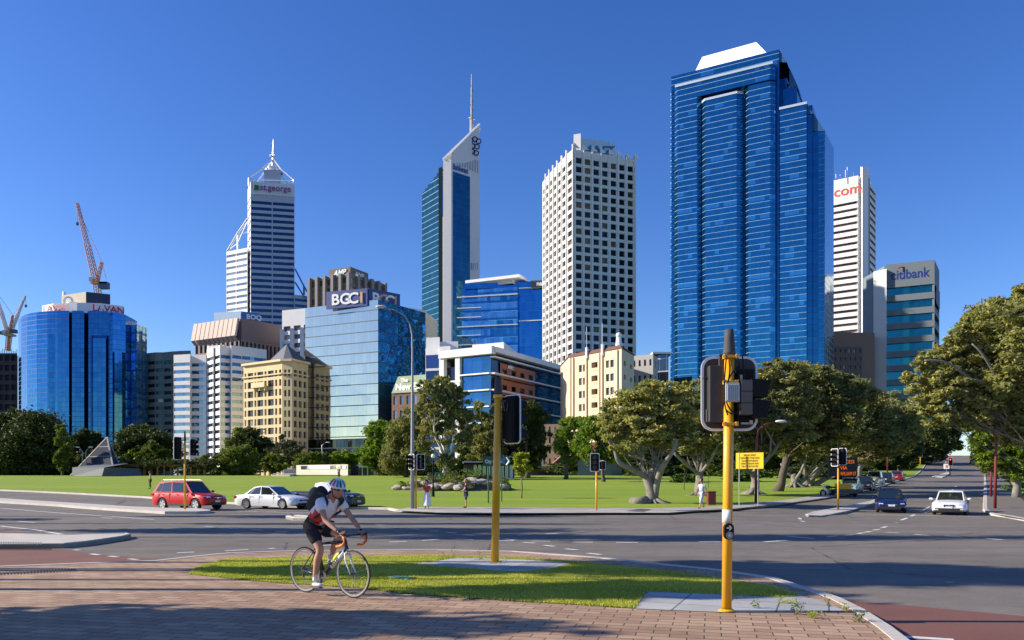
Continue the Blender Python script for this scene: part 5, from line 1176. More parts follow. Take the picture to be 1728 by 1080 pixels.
def leafmesh(name, C3, S, mat, parent, droop=0.):
    """C3 centres (n,3), S sizes (n,) -> rhombic leaves of random tilt"""
    n = len(C3); a = rng.normal(size=(n, 3)); a[:, 2] *= (.6 + droop); a /= np.linalg.norm(a, axis=1)[:, None]
    if droop: a[:, 2] = -np.abs(a[:, 2]) - droop; a /= np.linalg.norm(a, axis=1)[:, None]
    b = rng.normal(size=(n, 3)); b -= a * (a * b).sum(1)[:, None]; b /= np.linalg.norm(b, axis=1)[:, None]
    s = S[:, None]; V = np.stack([C3 - a * s, C3 + b * s * .42, C3 + a * s, C3 - b * s * .42], 1).reshape(-1, 3)
    if parent is not None: V = V - np.array(rootloc(parent))
    me = bpy.data.meshes.new(name); me.vertices.add(4 * n); me.vertices.foreach_set('co', V.astype(np.float32).ravel())
    me.loops.add(4 * n); me.loops.foreach_set('vertex_index', np.arange(4 * n)); me.polygons.add(n); me.polygons.foreach_set('loop_start', np.arange(n) * 4); me.update(); me.materials.append(mat)
    o = bpy.data.objects.new(name, me); COL.objects.link(o); o.parent = parent; return o
def clumps(c, r, npx, k=None, fill=.35, cl=.24):
    """leaf positions in clumps inside an ellipsoid"""
    nc = k or max(7, int(npx / 115)); u = rng.normal(size=(nc, 3)); u /= np.linalg.norm(u, axis=1)[:, None]
    rad = np.where(rng.random(nc) < fill, rng.uniform(.1, .7, nc), rng.uniform(.7, 1.08, nc)) * np.where(rng.random(nc) < .12, rng.uniform(1.05, 1.28, nc), 1); cc = u * rad[:, None]
    cc[:, 2] = np.where(cc[:, 2] < -.8, -.8 + (cc[:, 2] + .8) * .3, cc[:, 2])
    idx = rng.integers(0, nc, npx); w = rng.uniform(.6, 1.4, nc)[idx][:, None]
    p = cc[idx] + rng.normal(size=(npx, 3)) * np.array([cl, cl, cl * .62]) * w * .75
    return np.array(c) + p * np.array(r), np.array(c) + cc * np.array(r)
def auto_blobs(x0, x1, y0, y1, n=7, seed=0, flat=1.):
    g = np.random.default_rng(seed); out = []; cx, cy, rx, ry = (x0 + x1) / 2, (y0 + y1) / 2, (x1 - x0) / 2, (y1 - y0) / 2
    out.append((cx, cy, rx * .66, ry * .72, 0))
    for i in range(n):
        a = 2 * math.pi * (i + g.uniform(-.3, .3)) / n; k = g.uniform(.50, .62); s = g.uniform(.34, .5)
        out.append((cx + math.cos(a) * rx * k, cy - math.sin(a) * ry * k, rx * s, ry * s, g.uniform(-.6, .6)))
    return out
def bend(p, q, k, seg=5, w=.12):
    p, q = Vector(p), Vector(q); L = (q - p).length; o = Vector((random.gauss(0, 1), random.gauss(0, 1), random.gauss(.3, .6))) * L * w
    return [p.lerp(q, t) + o * math.sin(math.pi * t) + Vector((random.gauss(0, 1), random.gauss(0, 1), random.gauss(0, 1))) * L * .02 * (0 < t < 1) for t in [i / seg for i in range(seg + 1)]]
def tree(label, y, blobs, kind, base=None, tr=.3, bark=BARKD, dens=.5, name='tree', group='park trees', leaf=None, fork=.4, limbs=True, droop=0., cl=.24, fill=.35, extra=None, zscale=1., mlimb=1.):
    cx = sum(b[0] for b in blobs) / len(blobs); ybot = max(b[1] + b[3] for b in blobs)
    X0 = ((base[0] if base else cx) - 864) / F * y; z0 = T(X0, y) + .1; r = thing(name, label, 'tree', (X0, y, z0), group=group)
    lf = (leaf or max(.10, .0019 * y)) * 1.08; pts = []; cents = []
    for b in blobs:
        px, py, rx, ry = b[:4]; dy = (b[4] if len(b) > 4 else 0) * (max(q[2] for q in blobs) / F * y) * 1.1
        yy = y + dy; c = P(px, py, yy); R3 = (rx / F * y, (rx + ry) / 2 / F * y, ry / F * y); n = int(9.5 * rx * ry * dens)
        p, cc = clumps(c, R3, max(60, n), fill=fill, cl=cl); pts.append(p); cents.append((c, cc, R3))
    pts = np.concatenate(pts); S = lf * rng.uniform(.6, 1.3, len(pts)); leafmesh('crown', pts, S, LF[kind], r, droop)
    m = MB(); B = Vector((X0, y, z0 - .15)); top = min(c[0].z for c in cents); cc_ = sum((c[0] for c in cents), Vector()) / len(cents)
    fk = Vector((X0 + (cc_.x - X0) * .2, y, z0 + max(.8, (cc_.z - z0) * fork)))
    st = bend(B, fk, .1, 4, .03); tr_ = tr; tr = tr * (.5 if extra else 1); m.tube(st, [tr * 1.5, tr * 1.1, tr, tr * .95, tr * 1.0], 9)
    if limbs:
        for c, cc, R3 in cents:
            rl = tr * .55 * mlimb; l = bend(fk - Vector((0, 0, .2)), c, .1, 5, .10); m.tube(l, [rl * (1 - .6 * i / 5) for i in range(6)], 7)
            for q in cc[rng.integers(0, len(cc), min(13 if extra else 7, len(cc)))]:
                l2 = bend(l[3 if random.random() < .5 else 4], q, .1, 4, .1); m.tube(l2, [rl * (.42 if extra else .3) * (1 - .7 * i / 4) for i in range(5)], 5)
    if extra: extra(m, B, fk)
    m.build('trunk', bark, r, smooth=True)
    return r
# --- far left masses
tree('huge dark dome-shaped fig at the left edge of the lawn', 165, auto_blobs(-70, 100, 697, 806, 9, 1) + [(60, 745, 40, 45, -.4), (20, 770, 50, 35, -.5), (75, 780, 30, 25, -.6)], 'dark', (20, 805), .9, dens=1.0)
tree('narrow columnar tree standing between the huge dark fig and the pyramid', 150, [(105, 728, 8, 12), (106, 748, 10, 14), (104, 770, 10, 14), (107, 786, 8, 12)], 'mid', (106, 803), .25, dens=1.6)
tree('dark tree directly behind the left slope of the pyramid', 185, auto_blobs(108, 182, 724, 806, 7, 2), 'dark', None, .5, dens=1.0)
tree('broad dark tree right of the pyramid tip', 178, auto_blobs(192, 300, 716, 806, 9, 3), 'dark', None, .6, dens=1.0)
tree('lighter green bushy tree in front of the broad dark tree', 160, auto_blobs(206, 240, 757, 800, 5, 4), 'mid', None, .25, dens=1.3)
tree('rounded green tree above the vine pergola', 160, auto_blobs(236, 285, 746, 796, 6, 5), 'mid', None, .3, dens=1.2)
tree('small olive round-headed tree right of the twin signal post', 156, auto_blobs(326, 368, 768, 794, 5, 6), 'olive', None, .2, dens=1.4)
tree('very dark dense tree in front of the golden stone building', 190, auto_blobs(388, 462, 722, 800, 8, 7), 'dark', None, .5, dens=1.1)
tree('green tree whose crown peeps out left of the very dark one', 196, auto_blobs(384, 432, 718, 780, 6, 8), 'mid', None, .4, dens=1.1)
tree('spreading mid green tree low beside the small olive one', 158, auto_blobs(364, 438, 754, 804, 7, 9), 'olive' if 0 else 'mid', (400, 806), .35, dens=1.2)
tree('grey-leaved tree below the golden stone building', 185, auto_blobs(456, 512, 735, 786, 6, 10), 'grey', None, .3, dens=.9)
tree('bright green low tree left of the white park wall', 165, auto_blobs(440, 486, 764, 800, 5, 11), 'mid', None, .25, dens=1.3)
tree('flat-topped green tree behind the left end of the white park wall', 180, auto_blobs(492, 560, 760, 796, 6, 12), 'bright' if 0 else 'mid', None, .25, dens=1.1)
tree('flat-topped green tree behind the right end of the white park wall', 180, auto_blobs(556, 622, 758, 796, 6, 13), 'bright', None, .25, dens=1.0)
tree('leafy bright green tree at the right foot of the glass block', 150, [(642, 728, 22, 20, 0), (628, 752, 18, 20, .2), (652, 756, 20, 22, -.2), (640, 780, 24, 18, .1), (622, 775, 14, 14, -.3)], 'bright', (640, 806), .4, dens=1.1)
tree('weeping olive-green tree behind the steel lamp post', 132, [(690, 720, 24, 26, 0), (672, 750, 24, 26, .3), (700, 760, 22, 26, -.2), (660, 780, 22, 22, 0), (690, 785, 30, 16, .2)], 'gum', (686, 806), .35, droop=.6, dens=1.0)
tree('tall open-crowned gum tree with pale forked trunk in the middle of the park', 118, [(742, 658, 30, 26, 0), (716, 652, 14, 12, .4), (775, 662, 22, 22, .3), (728, 690, 26, 24, -.4), (764, 696, 28, 28, .1), (790, 706, 16, 24, -.2), (740, 726, 28, 22, .3), (770, 742, 24, 22, -.3), (722, 750, 20, 18, .1), (752, 775, 22, 16, 0)], 'gum', (752, 806), .45, GUM, dens=.55, cl=.16, fork=.35, mlimb=.9, droop=.3)
tree('gum tree with drooping foliage behind the left yellow pole', 128, [(818, 704, 22, 20, 0), (800, 735, 20, 24, .3), (828, 740, 24, 26, -.2), (846, 716, 16, 22, .2), (812, 768, 22, 20, 0), (840, 775, 18, 18, 0)], 'gum', (822, 803), .4, GUM, droop=.5, dens=.8, cl=.2)
tree('dark weeping tree right of the dark signal lantern', 125, [(886, 700, 22, 22, 0), (905, 715, 20, 24, .2), (876, 735, 22, 26, -.2), (908, 750, 18, 26, 0), (890, 775, 22, 20, .2), (866, 690, 14, 14, 0)], 'mid' if 0 else 'dark', (890, 803), .4, droop=.5, dens=.9, cl=.2)
tree('dark green background tree left of the kiosk', 150, auto_blobs(770, 806, 740, 800, 5, 14), 'mid', None, .3, dens=1.1)
tree('yellow-green tree left of the cream apartment building foot', 118, [(958, 722, 18, 18, 0), (976, 712, 14, 14, .2), (948, 745, 14, 18, 0), (972, 748, 18, 18, -.2), (962, 770, 16, 12, 0)], 'bright', (955, 803), .3, dens=.9)
tree('yellow-green tree with hanging fronds behind the front-facing signal', 104, [(1000, 720, 20, 22, 0), (1020, 740, 22, 24, .2), (985, 750, 18, 22, -.2), (1010, 770, 26, 16, 0), (1042, 768, 18, 16, .1)], 'bright', (1018, 812), .25, dens=.8, droop=.3)
# young street tree
tree('young lime-leaved street tree with a thin straight trunk', 62, [(880, 774, 10, 9), (872, 784, 8, 8), (888, 786, 8, 9), (880, 797, 7, 8)], 'lime', (880, 841), .055, plain('sapling_bark', (.16, .12, .08)), dens=1.5, leaf=.12, fork=.62, group='young trees on the lawn')
# saplings
for px, py, yt, lab in ((1155, 826, 770, 'thin sapling with sparse leaves between the two leaning figs'), (1196, 822, 775, 'thin sapling beside the red litter bin')):
    g0 = G(px, py, .12); tree(lab, g0.y, [(px, yt + 10, 8, 10), (px + 3, yt + 20, 7, 9)], 'mid', (px, py), .035, dens=.5, leaf=.11, fork=.6, group='young trees on the lawn')
# --- the Moreton Bay figs with sprawling pale limbs
def roots(n, L, r0):
    def f(m, B, fk):
        for k in range(n):
            a = 2 * math.pi * k / n + random.uniform(-.3, .3); l = L * random.uniform(.6, 1.2); d = Vector((math.cos(a), math.sin(a), 0))
            m.tube([B + Vector((0, 0, r0 * 2.3)), B + d * l * .45 + Vector((0, 0, r0 * 1.1)), B + d * l + Vector((0, 0, .12))], [r0 * 1.25, r0 * .75, r0 * .28], 7)
    return f
def figlimbs(y, trunk, paths, rt):
    """hand-placed limbs, each a list of pixel points with depth offsets"""
    def f(m, B, fk):
        roots(8, .8 * rt / .5, rt * .27)(m, B, fk)
        for pts, r0, r1 in paths:
            q = [P(a, b, y + c) for a, b, c in pts]; n = len(q); fine = []; rr = []
            for i in range(n - 1):
                for k in range(4):
                    t = k / 4; p0, p1, p2, p3 = q[max(i - 1, 0)], q[i], q[i + 1], q[min(i + 2, n - 1)]
                    fine.append(.5 * ((2 * p1) + (-p0 + p2) * t + (2 * p0 - 5 * p1 + 4 * p2 - p3) * t * t + (-p0 + 3 * p1 - 3 * p2 + p3) * t ** 3)); rr.append(r0 + (r1 - r0) * (i + t) / (n - 1))
            fine.append(q[-1]); rr.append(r1); m.tube(fine, [v * .53 for v in rr], 9)
    return f
y1 = G(1102, 849, .12).y
tree('leaning fig tree with pale forked trunk nearest the zebra-less crossing, left of the walking person'.replace(' zebra-less', ''), y1,
     [(1080, 690, 50, 38, 0), (1048, 706, 40, 34, .3), (1110, 670, 44, 28, .2), (1140, 680, 34, 32, -.3), (1075, 735, 46, 26, -.3), (1120, 728, 40, 26, .2), (1040, 736, 24, 20, -.2), (1032, 700, 22, 22, 0), (1150, 715, 28, 26, .4), (1045, 757, 20, 13, -.4), (1118, 752, 26, 14, .4), (1160, 742, 22, 16, .1), (1020, 728, 16, 18, .2)], 'figy', (1102, 849), .55, BARK, dens=.52, cl=.15, name='fig_tree', group='fig trees with sprawling limbs', leaf=.13,
     limbs=True, mlimb=.35, fork=.25, extra=figlimbs(y1, None, [([(1102, 852, 0), (1098, 825, 0), (1090, 802, 0)], .8, .55), ([(1092, 805, 0), (1068, 793, -.5), (1045, 780, -1.), (1038, 760, -1), (1036, 740, -.5)], .45, .16),
        ([(1094, 806, 0), (1108, 785, .3), (1101, 762, .6), (1094, 745, 1)], .5, .2), ([(1104, 845, 0), (1110, 810, -.4), (1120, 785, -1), (1136, 760, -1.4), (1142, 742, -1.5)], .5, .2), ([(1060, 768, 1), (1092, 778, .5), (1102, 786, .3)], .12, .18), ([(1080, 783, -.5), (1090, 780, .3), (1103, 778, .3)], .12, .16),
        ([(1045, 780, -1), (1038, 765, -1), (1025, 740, -1)], .16, .08), ([(1101, 762, .6), (1110, 740, .6), (1106, 720, .6)], .2, .1)], .8))
y2 = G(1176, 836, .12).y
tree('second leaning fig tree whose trunk rises right behind the walking person', y2,
     [(1180, 700, 44, 36, 0), (1150, 690, 30, 26, .3), (1205, 680, 30, 30, .2), (1215, 715, 36, 30, -.3), (1170, 735, 34, 24, -.2), (1200, 750, 34, 22, .2), (1150, 752, 24, 16, 0), (1195, 652, 32, 20, .2), (1235, 690, 26, 30, 0), (1160, 665, 28, 20, .4)], 'fig', (1176, 838), .4, BARK, dens=.52, cl=.15, name='fig_tree', group='fig trees with sprawling limbs', leaf=.14, limbs=True, mlimb=.35, fork=.25,
     extra=figlimbs(y2, None, [([(1176, 842, 0), (1180, 818, 0), (1182, 795, 0)], .65, .45), ([(1180, 800, 0), (1160, 785, -1), (1138, 765, -1.6)], .34, .2), ([(1182, 798, 0), (1186, 778, 0), (1190, 750, 0)], .35, .15), ([(1181, 800, 0), (1168, 770, .6), (1155, 742, .8)], .2, .1), ([(1183, 798, 0), (1200, 775, -.5), (1212, 750, -1)], .32, .14)], .6))
y3 = G(1272, 834, .12).y
tree('tall fig tree directly behind the yellow notice board', y3,
     [(1260, 690, 40, 40, 0), (1230, 660, 20, 22, .2), (1290, 650, 44, 34, .3), (1330, 640, 44, 30, -.2), (1345, 680, 44, 34, .2), (1300, 700, 46, 34, -.4), (1250, 735, 36, 24, .2), (1340, 725, 40, 26, -.2), (1290, 745, 34, 18, 0), (1315, 618, 24, 14, 0)], 'fig', (1272, 836), .6, BARK, dens=.55, cl=.15, name='fig_tree', group='fig trees with sprawling limbs', leaf=.15, mlimb=.5, fork=.3,
     extra=figlimbs(y3, None, [([(1272, 838, 0), (1275, 815, 0), (1270, 795, 0)], .75, .5), ([(1272, 800, 0), (1250, 790, -1), (1235, 775, -1.6)], .32, .16), ([(1270, 800, 0), (1290, 780, -.6), (1310, 755, -1), (1325, 735, -1)], .45, .2), ([(1300, 765, -1), (1304, 730, -1.5), (1330, 700, 0)], .2, .1), ([(1325, 735, -1), (1345, 712, 1)], .2, .08), ([(1310, 755, -1), (1290, 720, -2), (1280, 690, -2)], .18, .08)], .9))
y4 = G(1312, 829, .12).y
tree('dark-trunked fig tree between the yellow board and the electronic message sign', y4,
     [(1370, 660, 44, 36, 0), (1400, 690, 40, 36, .3), (1350, 710, 40, 30, -.3), (1390, 735, 40, 26, .2), (1420, 715, 34, 30, -.2), (1330, 745, 34, 22, .2), (1375, 630, 30, 18, .2), (1410, 642, 26, 16, .1), (1445, 665, 30, 24, .1)], 'fig', (1312, 830), .36, BARKD, dens=.74, cl=.18, name='fig_tree', group='fig trees with sprawling limbs', leaf=.17, mlimb=.5)
y5 = G(1342, 822, .12).y
tree('fig tree with splayed pale buttress trunk, left of the electronic message sign', y5,
     [(1430, 690, 34, 34, 0), (1445, 660, 26, 22, .3), (1465, 700, 36, 36, .2), (1440, 735, 36, 26, -.3), (1480, 740, 34, 28, .2), (1405, 750, 30, 20, 0), (1350, 765, 30, 14, 0)], 'fig', (1340, 824), .6, BARK, dens=.78, cl=.18, name='fig_tree', group='fig trees with sprawling limbs', leaf=.18, fork=.15, mlimb=.45,
     extra=figlimbs(y5, None, [([(1340, 826, 0), (1342, 812, 0), (1338, 800, 0)], 1.0, .6), ([(1341, 805, 0), (1325, 795, 0), (1318, 782, 0)], .4, .2), ([(1341, 812, 0), (1352, 795, -1), (1360, 775, -1)], .4, .2)], 1.0))
y6 = G(1364, 820, .12).y
tree('fig tree with thick pale twin stems directly behind the electronic message sign', y6,
     [(1500, 720, 34, 34, 0), (1520, 700, 28, 26, .3), (1495, 750, 34, 20, -.3), (1530, 735, 28, 26, .2), (1455, 770, 30, 14, 0)], 'fig', (1366, 822), .6, BARK, dens=.82, cl=.18, name='fig_tree', group='fig trees with sprawling limbs', leaf=.18, mlimb=.5, fork=.15, extra=figlimbs(y6, None, [([(1366, 824, 0), (1370, 808, 0), (1382, 790, 0)], .9, .5), ([(1366, 820, 0), (1360, 800, -1), (1356, 785, -1)], .6, .3)], .9))
y7 = G(1448, 812, .12).y
tree('fig tree with one long pale limb sloping up right over the parked cars', y7,
     [(1480, 700, 40, 30, -.2), (1510, 690, 30, 24, .1), (1460, 730, 36, 26, .2), (1520, 720, 30, 26, -.2), (1440, 690, 30, 26, 0)], 'fig', (1449, 812), .45, BARK, dens=.7, cl=.18, name='fig_tree', group='fig trees with sprawling limbs', leaf=.18, mlimb=.5,
     extra=figlimbs(y7, None, [([(1449, 814, 0), (1452, 790, 0), (1470, 774, 0), (1490, 762, -.5), (1505, 748, -1), (1525, 722, -1.5)], .6, .2), ([(1452, 795, 0), (1458, 770, .5), (1462, 745, 1)], .35, .15)], .6))
# dark street trees up the hill
for i, (px, yy, b, lab) in enumerate(((1560, 190, auto_blobs(1520, 1606, 705, 792, 8, 20), 'dark shady tree on the left side of the climbing street'), (1500, 170, auto_blobs(1440, 1545, 715, 800, 8, 21), 'dark low tree behind the parked cars'),
        (1590, 250, auto_blobs(1560, 1626, 690, 768, 7, 22), 'dark tree near the crest on the left kerb of the climbing street'), (1420, 140, auto_blobs(1370, 1470, 735, 805, 8, 23), 'dark bushy tree behind the electronic message sign'),
        (1520, 145, auto_blobs(1490, 1550, 735, 795, 6, 24), 'dark tree over the red parked car'))):
    tree(lab, yy, b, 'dark', None, .5, dens=1.0, group='street trees on the hill')
def shrubrow(x0, x1, y0, y1, yy, label, kind, seed, dens=1.2):
    g = auto_blobs(x0, x1, y0, y1, max(5, int((x1 - x0) / 14)), seed); return tree(label, yy, g, kind, None, .1, dens=dens, name='hedge', group='hedges along the far side of the lawn')
for a in ((1050, 1240, 745, 812, 150, 'tall dark hedge behind the first two leaning figs', 'dark', 51), (1225, 1420, 738, 812, 150, 'tall dark hedge behind the yellow notice board', 'dark', 52), (-60, 130, 782, 808, 172, 'low dark hedge at the foot of the huge dark fig', 'dark', 40), (1205, 1300, 788, 815, 105, 'leafy shrub bed behind the litter bin', 'hedge', 41), (1128, 1180, 797, 820, 100, 'low leafy shrub bed between the leaning figs', 'hedge', 42), (1300, 1400, 785, 812, 125, 'shady hedge behind the splayed fig trunks', 'dark', 43),
          (1380, 1480, 782, 812, 118, 'dark hedge behind the message sign and first parked cars', 'dark', 44), (640, 800, 782, 806, 152, 'hedge along the far lawn edge below the gum trees', 'mid', 45), (925, 1130, 775, 806, 160, 'dark hedge in front of the tiled-roof houses', 'dark', 46), (560, 650, 790, 808, 170, 'low hedge right of the white park wall', 'dark', 47), (300, 440, 788, 808, 175, 'dark hedge behind the right half of the pergola', 'dark', 48)):
    shrubrow(*a)
# --- right-hand giant fig, trunk beyond the frame
tree('giant fig tree overhanging the climbing street from the right', 52, [(1700, 545, 60, 46, 0), (1660, 555, 34, 30, .2), (1625, 575, 30, 24, -.2), (1590, 600, 28, 20, .1), (1560, 612, 26, 16, -.1), (1640, 610, 46, 30, .2), (1700, 610, 50, 40, -.3), (1610, 650, 44, 24, -.2), (1570, 660, 34, 22, .2), (1560, 685, 26, 18, .1), (1545, 640, 20, 14, 0), (1585, 700, 30, 22, 0), (1640, 700, 34, 26, .1), (1660, 660, 46, 34, -.1), (1700, 680, 46, 40, .2), (1760, 600, 60, 80, 0), (1690, 525, 30, 22, .2), (1730, 505, 30, 26, -.1), (1620, 690, 34, 22, .1), (1780, 540, 60, 60, .3), (1595, 630, 34, 24, -.1), (1640, 650, 40, 26, .2), (1720, 720, 40, 34, .1), (1740, 660, 50, 50, -.2), (1665, 705, 34, 22, 0), (1600, 610, 30, 18, .1), (1660, 585, 34, 24, .1)],
     'figy', (1800, 860), .9, BARK, dens=.55, cl=.15, name='fig_tree', group='fig trees with sprawling limbs', leaf=.15, mlimb=.16, fork=.3,
     extra=figlimbs(52, None, [([(1800, 780, 0), (1760, 700, 0), (1690, 650, -1), (1640, 640, -1.5), (1600, 612, -2), (1560, 608, -2)], .3, .09), ([(1760, 700, 0), (1720, 600, 1), (1660, 570, 1.5), (1620, 585, 2)], .24, .08), ([(1690, 650, -1), (1660, 600, -2), (1640, 580, -2)], .22, .08), ([(1690, 650, 0), (1650, 690, 0), (1610, 685, 0)], .2, .07), ([(1720, 600, 1), (1715, 560, 1), (1700, 520, 1)], .2, .07)], 1.0))
tree('bright leafy roadside tree beside the dark red lamp post', 64, [(1700, 720, 34, 30, 0), (1675, 750, 26, 24, .2), (1715, 765, 30, 24, -.2), (1690, 785, 22, 16, .1), (1740, 740, 40, 50, 0), (1655, 735, 22, 18, .2), (1645, 715, 24, 14, .2), (1690, 700, 38, 30, .1), (1650, 685, 34, 22, 0), (1725, 785, 26, 26, -.2), (1668, 772, 18, 18, .2), (1720, 690, 30, 34, .1)], 'bright', (1716, 806), .3, BARK, dens=.85, cl=.18, group='street trees on the hill', leaf=.15)
tree('leafy tree shading the right pavement farther up the street', 120, [(1665, 745, 22, 22, 0), (1660, 775, 14, 16, .2), (1680, 765, 20, 24, -.2), (1640, 705, 30, 14, 0), (1662, 790, 9, 8, 0)], 'mid', (1682, 790), .3, BARKD, dens=1.0, group='street trees on the hill')
for px, py, s, lab in ((1722, 826, 1., 'fern-like shrub on the grass bank at the right edge'), (1710, 812, .8, 'smaller bright shrub on the grass bank behind the fern-like one')):
    g0 = G(px, py, .2); c = g0 + Vector((0, 0, .5)); o = leafmesh('shrub', clumps(c, (1.3 * s, 1., .7 * s), 1400, 12)[0] - np.array(g0), rng.uniform(.08, .16, 1400), LF['bright'], None); o.location = g0; tag(o, lab, 'shrub', 'shrubs on the right bank')
# trees standing left of the frame; their crowns shade the crossing
k = 0
for (X, Y_, za, zb_, ry, lab) in ((-33, 41.5, 7., 17, 1.5, 'tall one'), (-24, 29.6, 4.6, 14, 1.5, 'b'), (-12.4, 15.2, 3.8, 6.2, .8, 'c'), (-10.8, 12.9, 5.2, 7.6, .7, 'd'), (-14, 9.7, 3.4, 6.6, 1.0, 'e'), (-15, 17.5, 8.4, 12., 1.2, 'f'), (-38, 37, 4.6, 8, 1., 'h'), (-30, 34.5, 8.4, 16., .5, 'i'), (-27, 27.4, 12, 22, 1.2, 'j'), (-17, 16.6, 9, 16, 1.1, 'k')):
    Y_ -= .073 * (za + zb_) * .98; z0 = T(X, Y_); r = thing('tree', 'street tree standing beyond the left edge of the view', 'tree', (X, Y_, z0), group='street trees beyond the left edge'); c = (X, Y_, (za + zb_) / 2)
    p = clumps(c, (ry * 1.1, ry, (zb_ - za) / 2), 7500, 34, fill=.5, cl=.3)[0]; leafmesh('crown', p, rng.uniform(.14, .28, len(p)), LF['fig'], r)
    m = MB(); m.tube([(X, Y_, z0 - .1), (X + .05, Y_, za), (X, Y_, zb_ * .9)], [.13, .09, .04], 8); m.build('trunk', BARKD, r, smooth=True)
for X, Y_ in ((-15, 13.2), (-34, 33.0)):
    m = MB(); m.tube([(X, Y_, T(X, Y_) - .1), (X, Y_, 9)], [.09, .06], 8); o = m.build('lamp_pole', M_STEEL); tag(o, 'slim steel pole beyond the left edge of the view', 'pole', 'poles beyond the left edge')
# weeds
WEED = leafmat('weed', (.06, .10, .03), (.18, .22, .08), .3); WY = leafmat('weed_yellow', (.2, .24, .03), (.42, .42, .08), .3)
def weed(px, py, h, w_, n, mat, lab, grp='weeds in the paving joints'):
    g = G(px, py, .125); pts = [];
    a = rng.uniform(0, 2 * math.pi, n); rr = rng.uniform(0, 1, n) ** .6; z = rng.uniform(0, 1, n); pp = np.stack([np.cos(a) * rr * w_ * (.4 + .6 * z), np.sin(a) * rr * w_ * (.4 + .6 * z), z * h], 1)
    o = leafmesh('weed', pp, rng.uniform(.010, .024, n), mat, None); o.location = g; tag(o, lab, 'weed', grp)
for px, py, h, w_, n, mt, lab in ((1276, 1026, .12, .1, 60, WEED, 'small green weed just right of the near pole foot'), (1345, 1036, .14, .12, 110, WEED, 'bushy weed at the middle of the slab edge'), (1371, 1043, .09, .12, 90, WY, 'yellow-green weed tuft on the brick paving'), (1447, 1049, .13, .12, 110, WEED, 'weed growing against the kerb nearest the red road'), (1398, 1024, .2, .06, 40, WEED, 'tall thin weed near the kerb bend'), (1426, 1030, .1, .07, 50, WY, 'short yellow weed on the kerb line'),
        (1330, 1018, .05, .2, 90, WY, 'flat grass strip growing in a slab joint'), (812, 945.5, .28, .12, 60, WEED, 'thin dry weed behind the slabs, left of the left pole'), (768, 943, .35, .12, 50, WEED, 'tallest dry weed stalk behind the slabs'), (748, 943, .15, .1, 30, WEED, 'small dry weed behind the slabs, leftmost'), (838, 951, .04, .25, 60, WEED, 'low moss at the foot of the left pole'), (1242, 1010, .05, .12, 40, WY, 'tiny grass tuft beside the near pole')):
    weed(px, py, h, w_, n, mt, lab)
# rock garden
rk_c = G(770, 829, .12); Yr = rk_c.y
rgm = thing('rock_garden', 'low mound of pale rocks and native shrubs on the lawn', 'garden bed', (P(770, 829, Yr + 4).x, Yr + 4, T(0, Yr + 4)))
m = MB(); N = 28; cxr = P(770, 829, Yr + 4).x; rx_ = 107 / F * (Yr + 4)
for i in range(N):
    a0, a1 = 2 * math.pi * i / N, 2 * math.pi * (i + 1) / N
    for r0, r1 in ((1, .7), (.7, .4), (.4, 0)):
        f = lambda a, r_: (cxr + math.cos(a) * rx_ * r_, Yr + 4 + math.sin(a) * 3.6 * r_, T(0, Yr + 4) + .12 + (1 - r_ ** 2) * 1.0 - (.1 if r_ == 1 else 0))
        m.face([f(a0, r0), f(a1, r0), f(a1, r1), f(a0, r1)] if r1 else [f(a0, r0), f(a1, r0), f(a0, 0)])
m.build('soil_mound', plain('mulch', (.12, .09, .06), .95, var=.4), rgm)
ROCK = plain('rock', (.42, .36, .31), .9, var=.25, scale=2); gl_ = random.Random(3)
def mz(x, yy): r2 = ((x - cxr) / rx_) ** 2 + ((yy - Yr - 4) / 3.6) ** 2; return T(0, yy) + .12 + max(0, 1 - r2) * 1.0
for i in range(34):
    a, q = gl_.uniform(math.pi, 2 * math.pi), gl_.uniform(.3, .95); x, yy = cxr + math.cos(a) * rx_ * q, Yr + 4 + math.sin(a) * 3.6 * q; s = gl_.uniform(.3, .75)
    bm = bmesh.new(); bmesh.ops.create_icosphere(bm, subdivisions=2, radius=1)
    for v in bm.verts: v.co = Vector((v.co.x * s * gl_.uniform(.9, 1.1) * 1.5, v.co.y * s * gl_.uniform(.9, 1.1), v.co.z * s * .5 * gl_.uniform(.8, 1.2)))
    me = bpy.data.meshes.new('rock'); bm.to_mesh(me); bm.free(); me.materials.append(ROCK); o = bpy.data.objects.new('rock', me); COL.objects.link(o); o.location = (x, yy, mz(x, yy) + .05); o.rotation_euler = (0, 0, gl_.uniform(0, 3)); tag(o, 'pale weathered rock in the mound bed on the lawn', 'rock', 'rocks of the mound bed')
for i in range(26):
    a, q = gl_.uniform(math.pi * .95, 2.05 * math.pi), gl_.uniform(.15, 1.); x, yy = cxr + math.cos(a) * rx_ * q, Yr + 4 + math.sin(a) * 3.6 * q; s = gl_.uniform(.5, .95); kd = gl_.choice(['mid', 'grey', 'bright', 'olive'])
    p = clumps((0, 0, s * .5), (s, s * .9, s * .75), 420, 9, cl=.35)[0]; o = leafmesh('shrub', p, rng.uniform(.06, .13, 420), LF[kd], None); o.location = (x, yy, mz(x, yy)); tag(o, {'mid': 'dark green', 'grey': 'silver-grey', 'bright': 'bright green', 'olive': 'olive'}[kd] + ' rounded shrub among the rocks of the mound bed', 'shrub', kd + ' shrubs of the mound bed')
# fallen log by the first fig
m = MB(); a = P(1066, 846, y1 - .5); m.tube([a, P(1078, 847, y1 - 1), P(1090, 846, y1)], [.28, .3, .4], 9); o = m.build('log', BARK, smooth=True); tag(o, 'short grey log lying on the grass against the first fig trunk', 'log')
